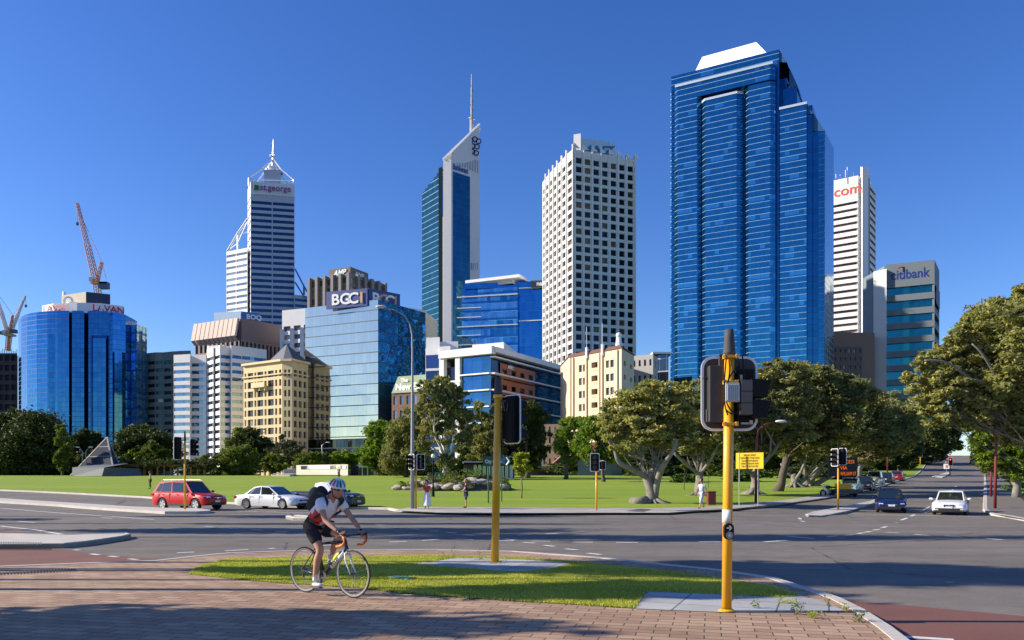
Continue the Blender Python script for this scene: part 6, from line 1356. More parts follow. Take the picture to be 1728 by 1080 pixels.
# ================================================================== CARS
TYRE = plain('tyre', (.015, .015, .016), .85); RIM = plain('alloy', (.55, .56, .58), .3, .8, .03); BLK = plain('black_trim', (.02, .02, .022), .5); CHR = plain('chrome', (.7, .7, .72), .12, 1., 0)
m_, nt_, b_ = newmat('car_glass'); b_.inputs['Base Color'].default_value = (.012, .02, .025, 1); b_.inputs['Roughness'].default_value = .03; b_.inputs['Specular IOR Level'].default_value = .9; b_.inputs['Coat Weight'].default_value = .6; CGL = m_
LENS = plain('lamp_lens', (.62, .66, .70), .12, .4, .3, 20); RED = plain('tail_lens', (.35, .01, .01), .15, 0, 0); PLT = plain('number_plate', (.62, .66, .72), .4, 0, .05); AMB = plain('amber_lens', (.6, .2, .02), .2, 0, 0)
def carbody(L, W_, prof, belt, zl, wb, wr, xo, tuck=.9):
    """lofted lower body; prof(x)->top height; wheel arches cut at axles"""
    xs_ = sorted(set([round(v, 3) for v in np.linspace(-L / 2, L / 2, 30)] + [round(c + d, 3) for c in (xo - wb / 2, xo + wb / 2) for d in np.linspace(-wr * 1.17, wr * 1.17, 15)]))
    m = MB(); ring = []
    for x in xs_:
        e = min(1, (L / 2 - abs(x)) / .55); wv = W_ / 2 * (.80 + .20 * math.sqrt(max(0, 1 - (1 - e) ** 2))); zt_ = prof(x); zb = zl + .12 * (1 - e) ** 2
        zb0 = zb
        for c in (xo - wb / 2, xo + wb / 2):
            d = abs(x - c); RR = wr * 1.17
            if d < RR: zb = max(zb, wr + math.sqrt(max(0, RR * RR - d * d)) - .0)
        h = zt_ - zl; P_ = [(0, zb0 if zb == zb0 else zb), (wv * .80, zb), (wv * .96, zb), (wv * .99, max(zb, zl + h * .22)), (wv, max(zb, zl + h * .45)), (wv * .985, max(zb + .005, zl + h * .72)), (wv * .93, max(zb + .01, zt_ - .055)), (wv * .84, zt_ - .01), (wv * .5, zt_ + .022), (0, zt_ + .03)]
        ring.append([(x, y, z) for y, z in P_])
    full = [[(x, -y, z) for x, y, z in r_[::-1]] + r_[1:-1] + [] for r_ in ring]
    n = len(full[0]); base = len(m.v)
    for r_ in full: m.v += r_
    for i in range(len(full) - 1):
        for k in range(n):
            k2 = (k + 1) % n; m.f.append((base + i * n + k, base + (i + 1) * n + k, base + (i + 1) * n + k2, base + i * n + k2))
    m.f.append(tuple(base + k for k in range(n))); m.f.append(tuple(base + (len(full) - 1) * n + k for k in reversed(range(n))))
    m.uv = []
    return m
def car(name, label, paint, x, y, heading, L=4.6, W_=1.8, Ht=1.45, style='sedan', z=None, group='cars on the road', rimm=None, det=True, grille='bar', roofp=None):
    z = T(x, y) if z is None else z; r = thing(name, label, 'car', (x, y, z), heading, group)
    wr = .32 if style != 'suv' else .36; zl = .20 if style != 'suv' else .28; wb = L * .585; xo = .02 * L
    belt = Ht * .62 if style != 'suv' else Ht * .60
    h, q = L / 2, belt
    pf = {'sedan': [(-h, q - .20), (-h + .12, q - .03), (-h + .75, q + .015), (0, q), (h - 1.25, q - .03), (h - .5, q - .13), (h - .1, q - .25), (h, q - .33)],
          'hatch': [(-h, q - .12), (-h + .15, q), (0, q), (h - 1.1, q - .05), (h - .45, q - .17), (h - .08, q - .32), (h, q - .40)],
          'suv': [(-h, q - .1), (-h + .12, q), (0, q), (h - 1.25, q - .02), (h - .5, q - .12), (h - .08, q - .24), (h, q - .33)],
          'ute': [(-h, q), (-h + .1, q + .02), (0, q), (h - 1.25, q - .03), (h - .4, q - .08), (h - .06, q - .2), (h, q - .3)]}[style]
    prof = lambda v: interp(v, pf)
    body = carbody(L, W_, prof, belt, zl, wb, wr, xo).build('body', paint, r, smooth=True, local=True)
    em = body.modifiers.new('es', 'EDGE_SPLIT'); em.split_angle = R(38)
    cb = {'sedan': (-h + .78, -h + 1.55, .28, h - 1.28), 'hatch': (-h + .10, -h + .75, .35, h - 1.0), 'suv': (-h + .08, -h + .55, .42, h - 1.22), 'ute': (-.45, -.35, .65, h - 1.25)}[style]
    x0, x1, x2, x3 = cb; wB = W_ / 2 * .90; wR = W_ / 2 * .70; zb = belt - .02; zr = Ht - .05
    # cabin corner points, slightly cambered roof
    m = MB()
    def ringc(xx, ww, zz): return [(xx, -ww, zz), (xx, ww, zz)]
    b0, b3, r1, r2 = ringc(x0, wB * .94, zb), ringc(x3, wB * .92, zb - .03), ringc(x1, wR, zr - .03), ringc(x2, wR, zr - .01)
    xm = (x1 + x2) / 2; rm = ringc(xm, wR * 1.03, zr + .045); bm_ = ringc((x0 + x3) / 2, wB, zb)
    m.face([b0[1], b0[0], r1[0], r1[1]]); m.face([b3[0], b3[1], r2[1], r2[0]])
    m.face([r1[0], rm[0], (xm, 0, zr + .075), (x1, 0, zr - .005)]); m.face([(x1, 0, zr - .005), (xm, 0, zr + .075), rm[1], r1[1]])
    m.face([rm[0], r2[0], (x2, 0, zr + .015), (xm, 0, zr + .075)]); m.face([(xm, 0, zr + .075), (x2, 0, zr + .015), r2[1], rm[1]]); m.face([r1[0], (x1, 0, zr - .005), r1[1]]); m.face([r2[1], (x2, 0, zr + .015), r2[0]])
    m.face([b0[0], bm_[0], rm[0], r1[0]]); m.face([bm_[0], b3[0], r2[0], rm[0]]); m.face([b0[1], r1[1], rm[1], bm_[1]]); m.face([bm_[1], rm[1], r2[1], b3[1]])
    c = m.build('roof', roofp or paint, r, local=True); bv = c.modifiers.new('Bevel', 'BEVEL'); bv.width = .035; bv.segments = 3; bv.limit_method = 'ANGLE'; bv.angle_limit = R(25); c.data.shade_smooth()
    # glazing, proud of the cabin skin by a few millimetres
    def pane(pts, nm):
        P_ = [Vector(p) for p in pts]; cn = sum(P_, Vector()) / len(P_); n = (P_[1] - P_[0]).cross(P_[-1] - P_[0]).normalized(); 
        if n.dot(cn - Vector((xm, 0, zb))) < 0: n = -n; P_ = P_[::-1]
        m = MB(); m.face([p + n * .012 for p in P_]); m.build(nm, CGL, r, local=True)
    def lerp2(A, B, Cc, D, u0, u1, v0, v1):   # A-B bottom, D-C top
        A, B, Cc, D = map(Vector, (A, B, Cc, D)); f = lambda u, v: A.lerp(B, u).lerp(D.lerp(Cc, u), v); return [f(u0, v0), f(u1, v0), f(u1, v1), f(u0, v1)]
    pane(lerp2(b3[0], b3[1], r2[1], r2[0], .05, .95, .04, .93), 'windscreen'); pane(lerp2(b0[0], b0[1], r1[1], r1[0], .07, .93, .1, .9), 'rear_window')
    for s in (0, 1):
        if style == 'ute': pane(lerp2(b0[s], b3[s], r2[s], r1[s], .18, .9, .08, .88), 'side_window'); continue
        pane(lerp2(bm_[s], b3[s], r2[s], rm[s], .04, .88, .08, .88), 'side_window'); pane(lerp2(b0[s], bm_[s], rm[s], r1[s], .34 if style == 'sedan' else .42, .96, .08, .88), 'side_window')
        pane(lerp2(b0[s], bm_[s], rm[s], r1[s], .14, .30 if style == 'sedan' else .38, .1, .82), 'quarter_window')
    for s in (-1, 1):
        for xx in (xo - wb / 2, xo + wb / 2):
            yy = s * (W_ / 2 - .12); m = MB(); m.lathe([(wr * .62, -.10), (wr * .93, -.10), (wr, -.06), (wr, .06), (wr * .93, .10), (wr * .62, .10)], (xx, yy, wr), 'y', 24); w_ = m.build('wheel', TYRE, r, smooth=True, local=True)
            m = MB(); m.lathe([(wr * .66, .085 * s), (wr * .60, .098 * s), (wr * .56, .05 * s), (wr * .15, .03 * s), (0, .03 * s)], (xx, yy, wr), 'y', 20); 
            m.build('rim_dish', plain('rim_dark', (.05, .05, .055), .5, .4), w_, local=True)
            m = MB()
            for k in range(5 if style == 'suv' else 10):
                a = 2 * math.pi * k / (5 if style == 'suv' else 10); wd = .13 if style == 'suv' else .055
                m.box((xx + math.cos(a) * wr * .33, yy + s * .088, wr + math.sin(a) * wr * .33), (wr * .58, .02, wd), M=Matrix.Rotation(-a, 3, 'Y'))
            m.lathe([(wr * .67, .08 * s), (wr * .66, .104 * s), (wr * .59, .1 * s)], (xx, yy, wr), 'y', 20); m.lathe([(wr * .16, .06 * s), (wr * .14, .11 * s), (0, .112 * s)], (xx, yy, wr), 'y', 12)
            m.build('rim', rimm or RIM, w_, local=True)
    m = MB(); m.box((xo, 0, zl + .12), (wb - wr * 2.5, W_ * .86, .2)); m.box((xo, 0, zl + .28), (L * .86, W_ * .6, .3)); m.build('underbody', BLK, r, local=True)
    zn = prof(h - .1); nose = h
    # lamps follow the corner of the nose
    for s in (-1, 1):
        m = MB(); hz = zn - .07
        pts_o = [(h - .02, s * W_ * .27), (h - .10, s * W_ * .40), (h - .36, s * W_ * .475)]
        hh = .105
        for (xa, ya), (xb, yb) in zip(pts_o, pts_o[1:]):
            q_ = [(xa + .02, ya, hz - hh * .8), (xb + .02, yb * 1.02, hz - hh * .6), (xb, yb * 1.01, hz + hh * .9), (xa - .03, ya, hz + hh * .7)]
            m.face(q_ if s > 0 else q_[::-1])
        m.build('headlight', LENS, r, local=True)
        m = MB(); m.box((-h + .19, s * W_ * .452, prof(-h + .15) - .14), (.20, .12, .14)); m.build('tail_light', RED, r, local=True)
        m = MB(); m.ball((x3 - .18, s * (W_ / 2 + .09), belt + .05), (.09, .12, .075), 10, 6); m.build('door_mirror', paint if det else BLK, r, local=True)
        for k, xx in enumerate((x2 - .42, xm - .55)):
            m = MB(); m.box((xx, s * (W_ / 2 * .995), belt - .12), (.17, .03, .03)); m.build('door_handle', paint, r, local=True)
        m = MB(); 
        for xx in (xm + .02, x3 - .30, x0 + (.62 if style == 'sedan' else .7)): m.box((xx, s * W_ / 2 * .985, (belt + zl) / 2 + .08), (.012, .03, belt - zl - .2))
        m.build('door_seam', BLK, r, local=True)
    m = MB()
    if grille == 'kidney':
        for s in (-1, 1): m.box((h + .0, s * .15, zn - .075), (.05, .24, .115))
        m.build('grille', BLK, r, local=True); m = MB()
        for s in (-1, 1): m.tube([(h + .035, s * .02, zn - .02), (h + .035, s * .28, zn - .02), (h + .035, s * .26, zn - .135), (h + .035, s * .03, zn - .135), (h + .035, s * .02, zn - .02)], .011, 4)
        m.build('grille_surround', CHR, r, local=True)
    else:
        m.box((h - .02, 0, zn - .10), (.07, W_ * .42, .10)); m.build('grille', BLK, r, local=True)
        m = MB(); m.box((h + .02, 0, zn - .075), (.02, W_ * .34, .018)); m.box((h + .025, 0, zn - .09), (.02, .13, .06)); m.build('grille_bar', CHR, r, local=True)
    m = MB(); m.box((h - .03, 0, zl + .12), (.09, W_ * .60, .14)); m.build('air_intake', BLK, r, local=True)
    m = MB(); m.box((h + .025, 0, zl + .27), (.02, .37, .12)); m.build('number_plate', PLT, r, local=True)
    m = MB(); m.box((-h - .005, 0, belt - .32), (.02, .37, .12)); m.build('number_plate', PLT, r, local=True)
    if grille == 'kidney' or style == 'suv':
        m = MB(); m.box((h - .0, 0, zl + .20), (.06, W_ * .80, .03)); m.build('bumper_strip', BLK, r, local=True)
    if style == 'suv':
        for s in (-1, 1):
            m = MB(); m.tube([(x1 + .15, s * wR * .92, zr + .0), (x1 + .3, s * wR * .95, zr + .10), (x2 - .15, s * wR * .95, zr + .10), (x2 + .05, s * wR * .92, zr + .02)], .022, 6); m.build('roof_rail', RIM, r, local=True)
            m = MB(); m.box((xo, s * W_ * .49, zl + .04), (wb - .9, .05, .12)); m.build('sill_trim', BLK, r, local=True)
    return r
def paint(name, col, metal=.3): return plain(name, col, .28, metal, .02, 1., coat=.4)
P_RED, P_WHT, P_BLU, P_SIL = plain('paint_red', (.46, .004, .006), .35, 0, .02, 1., .35, coat=.12), paint('paint_white', (.72, .73, .74), .0), paint('paint_blue', (.012, .02, .09), .4), paint('paint_silver', (.42, .44, .46), .6)
P_DRK, P_MAR, P_GRN = paint('paint_dark', (.03, .035, .05), .4), paint('paint_maroon', (.28, .012, .015), .2), paint('paint_green', (.36, .46, .42), .2)
def at(px, py, L=0): g = G(px, py); return g.x, g.y
g = G(311, 861); car('suv', 'red sport utility car with roof rails behind the twin yellow signal post', P_RED, g.x, g.y + .7, R(-25), 4.65, 1.82, 1.78, 'suv')
g = G(456, 859); car('sedan', 'white sedan driving right, just left of the cyclist', P_WHT, g.x + .0, g.y + .5, R(-24), 4.85, 1.84, 1.45, 'sedan')
g = G(548, 859); car('utility_vehicle', 'dark vehicle with a white cab, mostly hidden behind the cyclist', P_DRK, g.x - .2, g.y + 1.2, R(-24), 5.0, 1.8, 1.68, 'ute', roofp=P_WHT)
g = G(1500, 866); car('hatchback', 'dark blue hatchback waiting at the stop line beside the median', P_BLU, g.x + 1.0, g.y + 1.9, math.atan2(-.86, -.51) + R(7), 4.4, 1.76, 1.46, 'hatch')
g = G(1604, 870); car('sedan', 'white older sedan with a twin-oval grille waiting at the stop line', P_WHT, g.x + 1.2, g.y + 2.1, math.atan2(-.86, -.51) + R(-1), 4.9, 1.84, 1.42, 'sedan', grille='kidney')
up = math.atan2(.86, .51); dn = up + math.pi
for px, py, pt, st, hd, lab in ((1448, 833, P_GRN, 'sedan', dn, 'pale green-white sedan first in the parked row, facing the crossing'), (1470, 829, P_DRK, 'hatch', dn, 'dark parked car behind the pale green-white sedan'), (1488, 822, P_SIL, 'suv', up, 'silver van-like car seen from behind in the parked row'), (1506, 817, P_DRK, 'sedan', up, 'dark parked sedan beside the silver van-like car'),
                               (1523, 812, P_MAR, 'sedan', up, 'dark red parked car farthest up the near parked row'), (1569, 784, P_SIL, 'hatch', dn, 'small silver car parked up the hill on the left kerb'), (1581, 780, P_WHT, 'hatch', dn, 'white car parked just behind the small silver one on the hill'), (1621, 766.5, P_SIL, 'hatch', dn, 'distant car coming over the crest'), (1650, 784, P_DRK, 'suv', up, 'dark car parked up the hill against the right kerb'), (1648, 770, P_DRK, 'sedan', up, 'dark car at the crest on the right')):
    g = G(px, py); car('parked_car' if 'park' in lab or 'van' in lab else 'car', lab, pt, g.x, g.y + 1.5, hd, 4.4, 1.76, 1.45 if st != 'suv' else 1.75, st, group='cars on the hill street', det=False)

# ================================================================== STREET FURNITURE
YEL = plain('signal_yellow', (.72, .36, .012), .35, 0, .05, 3, coat=.2); BLKP = plain('signal_black', (.011, .011, .012), .6, 0, .1, 3, .15); BLKM = plain('signal_grey', (.075, .07, .065), .5, 0, .15, 4); WHT = plain('backboard_white', (.80, .80, .78), .5, var=.03); GAL = plain('galvanised', (.42, .44, .46), .45, .5, .12, 2)
def rrect(w, h, rad, n=6):
    out = []
    for cx, cy, a0 in ((w / 2 - rad, h / 2 - rad, 0), (-w / 2 + rad, h / 2 - rad, 90), (-w / 2 + rad, -h / 2 + rad, 180), (w / 2 - rad, -h / 2 + rad, 270)):
        for k in range(n + 1): a = R(a0 + 90 * k / n); out.append((cx + rad * math.cos(a), cy + rad * math.sin(a)))
    return out
def slab(m, outline, c, ang, th, off=0.):
    """rounded board: its face looks along direction ang (deg from +x) in plan"""
    d = Vector((math.cos(ang), math.sin(ang), 0)); s = Vector((-d.y, d.x, 0)); n = len(outline); c = Vector(c) + d * off
    f = [c + s * u + Vector((0, 0, v)) + d * th / 2 for u, v in outline]; b = [p - d * th for p in f]
    m.face(f); m.face(b[::-1])
    for i in range(n): j = (i + 1) % n; m.face([b[i], b[j], f[j], f[i]])
def lantern(root, c, ang, w=.44, h=1.05, board=True, bw=.0, bh=.0, lit=None, name='signal_head', vis=.26, n3=3, hw=.28):
    """three-aspect head facing ang; parts: housing, visors, backboard"""
    d = Vector((math.cos(ang), math.sin(ang), 0)); s = Vector((-d.y, d.x, 0)); c = Vector(c)
    m = MB(); m.box(c, (.2, hw, h * .9), ang); hd = m.build(name, BLKP, root, bevel=.02)
    if board:
        bw = bw or w * 1.25; bh = bh or h * 1.2
        m = MB(); slab(m, rrect(bw, bh, .09), c + d * .08, ang, .02); m.build('backboard', WHT, hd)
        m = MB(); slab(m, rrect(bw - .07, bh - .07, .07), c + d * .095, ang, .006); slab(m, rrect(bw - .05, bh - .05, .07), c + d * .066, ang, .006); m.build('board_face', BLKP, hd)
    for k in range(n3):
        z = (h * .9) * ((n3 - 1) / 2 - k) / n3; q = c + d * .12 + Vector((0, 0, z)); m = MB(); n = 14; rr = .125
        for i in range(n - 3):
            a0, a1 = R(-30 + 240 * i / (n - 3)), R(-30 + 240 * (i + 1) / (n - 3)); e = lambda a, t: q + s * rr * math.cos(a) + Vector((0, 0, rr * math.sin(a))) + d * t * (1 if math.sin(a) > -.2 else .5)
            m.face([e(a0, 0), e(a1, 0), e(a1, vis), e(a0, vis)])
        m.build('visor', BLKP, hd); m = MB(); slab(m, [(rr * .9 * math.cos(R(t)), rr * .9 * math.sin(R(t))) for t in range(0, 360, 30)], q, ang, .02)
        m.build('lens', (lit[k] if lit and lit[k] else plain('lens_dark', (.05, .03, .03), .2)), hd)
    return hd
def pole(root, x, y, z0, h, r0=.055, r1=None, mat=YEL, lean=0.):
    m = MB(); m.tube([(x, y, z0 - .05), (x + lean, y, z0 + h)], [r0, r1 or r0], 16); return m.build('pole', mat, root, smooth=True)
# -- nearest post, seen from behind
def near_signal():
    B = G(1226, 1031, .13); x, y, z = B; r = thing('traffic_signal', 'nearest yellow signal post seen from behind, with grey box, push button and black cap', 'traffic signal', tuple(B), group='traffic signals')
    k = y / F; top = 3.20; ln = .035; pole(r, x, y, z, top, .062, lean=ln); xt = x + ln
    Zp = lambda py: EYE + (HZ - py) * k
    m = MB(); m.tube([(xt, y, Zp(601)), (xt, y, Zp(594)), (xt, y, Zp(570)), (xt, y, Zp(556)), (xt, y, Zp(555.5))], [.085, .078, .062, .052, .03], 14); m.build('cap', plain('cap_grey', (.05, .052, .058), .75, var=.2), r, smooth=True)
    m = MB()
    for py in (603, 646, 716): m.lathe([(.066, -.02), (.085, -.02), (.085, .02), (.066, .02)], (xt, y, Zp(py)), 'z', 16); m.box((xt - .02, y - .09, Zp(py)), (.17, .03, .028)); m.box((xt + .07, y - .085, Zp(py)), (.03, .06, .05)); m.box((xt - .075, y - .085, Zp(py)), (.03, .05, .05))
    m.build('clamp', YEL, r)
    # twin backboard
    cx = (1237 - 864) * k; w = 97 * k; h = 128 * k; c = Vector((cx, y + .17, Zp(662)))
    m = MB(); slab(m, rrect(w, h, .15, 8), c, R(90), .018); m.build('backboard', WHT, r)
    m = MB(); slab(m, rrect(w - .065, h - .065, .125, 8), c - Vector((0, .014, 0)), R(90), .012); m.build('board_face', plain('board_back', (.035, .036, .038), .6), r)
    m = MB()
    for px, py, sx_, sz in ((1208, 635, 34, 2), (1203, 650, 1.6, 70), (1213, 672, 1.6, 50), (1213, 655, 20, 1.6), (1209, 700, 26, 22), (1221, 640, 7, 90)): m.box(((px - 864) * k, y + .13, Zp(py)), (sx_ * k, .05, sz * k))
    m.build('housing_rib', plain('rib_dark', (.06, .057, .055), .5), r, bevel=.004)
    # left lantern shell behind the post
    m = MB(); m.box(((1211 - 864) * k, y + .10, Zp(664)), (26 * k, .16, 96 * k)); m.build('signal_head', plain('head_dark', (.04, .038, .037), .5), r, bevel=.012)
    # right lantern turned so that its two visors show
    hx = (1255.5 - 864) * k; m = MB()
    for py in (652, 671.5, 691): m.box((hx, y - .02, Zp(py)), (19.6 * k, .2, 19 * k))
    hd = m.build('signal_head', plain('head_olive', (.105, .095, .08), .5, var=.12), r, bevel=.008)
    m = MB(); m.box((hx + .03, y + .10, Zp(667)), (30 * k, .12, 90 * k)); m.build('head_body', BLKP, hd, bevel=.01)
    for py in (656.5, 691):
        m = MB(); x0, x1 = (1265.5 - 864) * k, (1300 - 864) * k; zt1, zb1 = Zp(py - 16.5), Zp(py + 14.5); y0, y1 = y - .10, y + .12
        A = [(x0, y0, zb1), (x1 - .06, y0 + .05, zb1 - .0), (x1, y0 + .05, zt1 - .02), (x0, y0, zt1)]; Bk = [(p[0], y1, p[2]) for p in A]
        m.face(A); m.face(Bk[::-1])
        for i in range(4): j = (i + 1) % 4; m.face([Bk[i], Bk[j], A[j], A[i]])
        m.build('visor', BLKP, hd, bevel=.006)
    m = MB(); m.box(((1262 - 864) * k, y + .05, Zp(714)), (20 * k, .04, 3 * k)); m.box(((1268 - 864) * k, y + .03, Zp(712)), (5 * k, .05, 6 * k)); m.box(((1250 - 864) * k, y, Zp(637)), (4 * k, .05, 8 * k)); m.build('bracket', plain('bracket_pale', (.5, .42, .38), .5), r)
    bx = ((1231.5 - 864) * k); m = MB(); m.box((bx, y - .10, Zp(664)), (24 * k, .07, 32 * k)); bo = m.build('junction_box', GAL, r, bevel=.012)
    m = MB()
    for i in range(6): m.box((bx + (i - 2.5) * 3.4 * k, y - .142, Zp(664)), (1.5 * k, .014, 27 * k))
    m.build('fin', GAL, bo, bevel=.003)
    m = MB(); rc = random.Random(5)
    for (a, b, c2, d_) in (((1222, 602), (1219, 640), (1214, 680), (1224, 702)), ((1240, 604), (1247, 625), (1243, 655), (1240, 690)), ((1226, 610), (1232, 640), (1219, 650), (1217, 690)), ((1243, 620), (1228, 632), (1222, 648), (1226, 650)), ((1222, 692), (1228, 702), (1240, 702), (1246, 690)), ((1248, 600), (1252, 620), (1250, 640), (1254, 645)), ((1219, 660), (1221, 690), (1232, 697), (1242, 700))):
        P4 = [Vector(((q[0] - 864) * k, y - .085 - .03 * rc.random(), Zp(q[1]))) for q in (a, b, c2, d_)]; pts = []
        for i in range(13): t = i / 12; pts.append(P4[0] * (1 - t) ** 3 + P4[1] * 3 * t * (1 - t) ** 2 + P4[2] * 3 * t * t * (1 - t) + P4[3] * t ** 3)
        m.tube(pts, .009, 6)
    m.build('cable', BLKP, r, smooth=True)
    m = MB(); m.tube([(x + .008, y, Zp(882)), (x + .011, y, Zp(860))], .0638, 16); m.build('white_band', plain('sticker_white', (.72, .72, .70), .6), r, smooth=True)
    c = Vector((x + .002, y - .085, Zp(896))); m = MB(); slab(m, rrect(16.5 * k, 27 * k, .055), c, R(-90), .07); pb = m.build('push_button', BLKP, r, bevel=.008)
    m = MB(); m.lathe([(.030, 0), (.030, .012), (.042, .012), (.046, 0)], (c.x, c.y - .052, c.z - .045), 'y', 20); m.lathe([(.0, .0), (.026, .0), (.026, .01)], (c.x, c.y - .05, c.z - .045), 'y', 16); m.build('button_ring', GAL, pb)
    m = MB(); q = c + Vector((0, -.038, .045)); m.box(q, (.062, .004, .012)); m.box(q + Vector((.018, 0, .012)), (.045, .004, .012), M=Matrix.Rotation(R(42), 3, 'Y')); m.box(q + Vector((.018, 0, -.012)), (.045, .004, .012), M=Matrix.Rotation(R(-42), 3, 'Y')); m.build('arrow', WHT, pb)
    m = MB(); m.lathe([(.062, 0), (.1, .0), (.1, .012), (.07, .03)], (x, y, z), 'z', 16); m.build('base_collar', YEL, r)
near_signal()
def left_signal():
    B = G(835, 948, .14); x, y, z = B; k = y / F; Zp = lambda py: EYE + (HZ - py) * k
    r = thing('traffic_signal', 'second yellow signal post on the grass island with its dark lantern turned sideways', 'traffic signal', tuple(B), group='traffic signals')
    ln = (840 - 834.5) * k; pole(r, x, y, z, Zp(668) - z, .082, .068, lean=ln); xt = x + ln
    m = MB(); m.tube([(xt, y, Zp(666)), (xt, y, Zp(662)), (xt, y, Zp(648)), (xt, y, Zp(640)), (xt, y, Zp(637))], [.1, .088, .072, .066, .05], 14); m.build('cap', plain('cap_grey', (.05, .052, .058)), r, smooth=True)
    m = MB(); m.lathe([(.07, -.03), (.1, -.03), (.1, .03), (.07, .03)], (xt, y, Zp(669)), 'z', 14); m.build('clamp', YEL, r)
    hd_ = lantern(r, (xt + 19.5 * k, y + .05, Zp(707)), R(48), w=.44, h=82 * k, bw=.46, bh=84 * k, hw=.26, vis=.3)
    m = MB(); pts = [(xt + .10, y - .10, Zp(676)), (xt + .13, y - .12, Zp(694)), (xt + .17, y - .12, Zp(694)), (xt + .2, y - .08, Zp(680))]; m.tube(pts, .012, 6); m.tube([(xt + .06, y, Zp(677)), (xt + .24, y + .02, Zp(677))], .03, 6); m.tube([(xt + .06, y, Zp(742)), (xt + .24, y + .02, Zp(742))], .025, 6); m.build('bracket', BLKM, r, smooth=True)
left_signal()
def far_signal(px, py, ptop, heads, label, capt=None, rr=.055, mat=YEL, dz=.13):
    B = G(px, py, dz); x, y, z = B; k = y / F; Zp = lambda p: EYE + (HZ - p) * k; r = thing('traffic_signal', label, 'traffic signal', tuple(B), group='traffic signals'); pole(r, x, y, z, Zp(ptop) - z, rr, mat=mat)
    m = MB(); m.tube([(x, y, Zp(ptop)), (x, y, Zp((capt or ptop - 12)))], [.07, .045], 8); m.build('cap', BLKP, r)
    for hx, y0, y1, ang, w in heads: lantern(r, ((hx - 864) * k, y + (.02 if abs(hx - px) > 4 else -.2), Zp((y0 + y1) / 2)), R(ang), w=w, h=(y1 - y0) * k / 1.12, bw=w * 1.28, bh=(y1 - y0) * k)
    m = MB()
    for hx, y0, y1, ang, w in heads: m.tube([(x, y, Zp(y0 + 6)), ((hx - 864) * k, y, Zp(y0 + 6))], .025, 5); m.tube([(x, y, Zp(y1 - 6)), ((hx - 864) * k, y, Zp(y1 - 6))], .025, 5)
    m.build('bracket', BLKM, r); return r
far_signal(312, 860, 744, [(301, 737, 776, 150, .42), (324, 740, 770, -25, .4)], 'yellow twin signal post in front of the red car', 728)
far_signal(702, 858, 768, [(696, 766, 793, -135, .42), (709, 766, 793, -60, .42)], 'slim yellow signal post with two lanterns beside the steel lamp post', 760)
far_signal(1006.5, 861, 796, [(1003, 765, 796, -95, .42), (1016, 777, 793, 60, .3)], 'yellow signal post with a white-edged lantern facing the viewer', 757)
far_signal(1414.5, 860, 786, [(1410, 757, 787, -150, .42), (1421, 756, 785, 40, .42)], 'yellow signal post on the right median beside the message sign', 745)
RL = emis('red_light', (1, .06, .03), 3.)
B = G(1553, 788); 
for px, py, pt, lab in ((1553, 786, 770, 'distant signal on the hill with a yellow foot, left of the climbing lanes'), (1531, 794, 778, 'distant signal with its red lamp lit at the second crossing'), (1603, 801, 783, 'distant signal on the small median farther up')):
    B = G(px, py, .1); x, y, z = B; k = y / F; r = thing('traffic_signal', lab, 'traffic signal', tuple(B), group='traffic signals'); pole(r, x, y, z, (py - pt) * k, .08, mat=YEL if 'yellow' in lab else BLKP); lantern(r, (x, y - .15, z + (py - pt + 4) * k), R(-115), w=.6, h=1.3, lit=[RL, None, None])
# keep-left bollards
for px, py, lab in ((1597, 800, 'white keep-left sign on the small distant median'), (1488, 829, 'white square sign with an orange mark on the median nose')):
    B = G(px, py, .14); r = thing('road_sign', lab, 'road sign', tuple(B)); k = B.y / F; m = MB(); m.tube([B, B + Vector((0, 0, 12 * k))], .04, 6); m.build('post', GAL, r); m = MB(); slab(m, rrect(9 * k, 8.5 * k, .08), B + Vector((0, -.06, 13 * k)), R(-115), .03); s_ = m.build('sign_plate', WHT, r); m = MB(); slab(m, rrect(3 * k, 4.5 * k, .05), B + Vector((-.0, -.10, 13 * k)), R(-115), .02); m.build('orange_mark', AMB, s_)
# -- steel lamp post with long arm
B = G(696, 858, .13); k = B.y / F; Zp = lambda p: EYE + (HZ - p) * k; r = thing('street_lamp', 'tall steel lamp post with a curved arm beside the pedestrians', 'street lamp', tuple(B), group='street lamps')
m = MB(); x, y = B.x, B.y; X = lambda p: (p - 864) * k
m.tube([(x, y, B.z - .1), (x, y, Zp(760)), (x, y, Zp(590)), (x - .02, y, Zp(565)), (X(692), y, Zp(548)), (X(684), y, Zp(534)), (X(668), y, Zp(524)), (X(650), y, Zp(519))], [.13, .11, .055, .05, .045, .036, .03, .03], 10); m.build('pole', plain('lamp_steel', (.30, .31, .32), .55, .3, .15, 2), r, smooth=True)
m = MB(); m.ball((X(643), y, Zp(517.5)), (.34, .14, .10), 12, 7); m.build('lamp_head', plain('lamp_grey', (.5, .5, .48), .4), r, smooth=True)
m = MB(); m.box((X(709), y - .03, Zp(721.5)), (17 * k, .04, 5.5 * k)); m.build('street_name_sign', plain('sign_yellow', (.80, .50, .02), .5, var=.04), r)
def lamp(label, pts, y, head, mat, r0=.09, grp='street lamps'):
    q = [P(a, b, y) for a, b in pts]; r = thing('street_lamp', label, 'street lamp', tuple(q[0]), group=grp); m = MB(); n = len(q); m.tube(q, [r0 * (1 - .55 * i / (n - 1)) for i in range(n)], 8); m.build('pole', mat, r, smooth=True)
    c = P(head[0], head[1], y); m = MB(); m.ball(c, (head[2] / F * y, .16, .10), 12, 6); m.build('lamp_head', plain('lamp_white', (.78, .78, .76), .4), r, smooth=True); return r
MAR = plain('maroon_paint', (.18, .02, .02), .5)
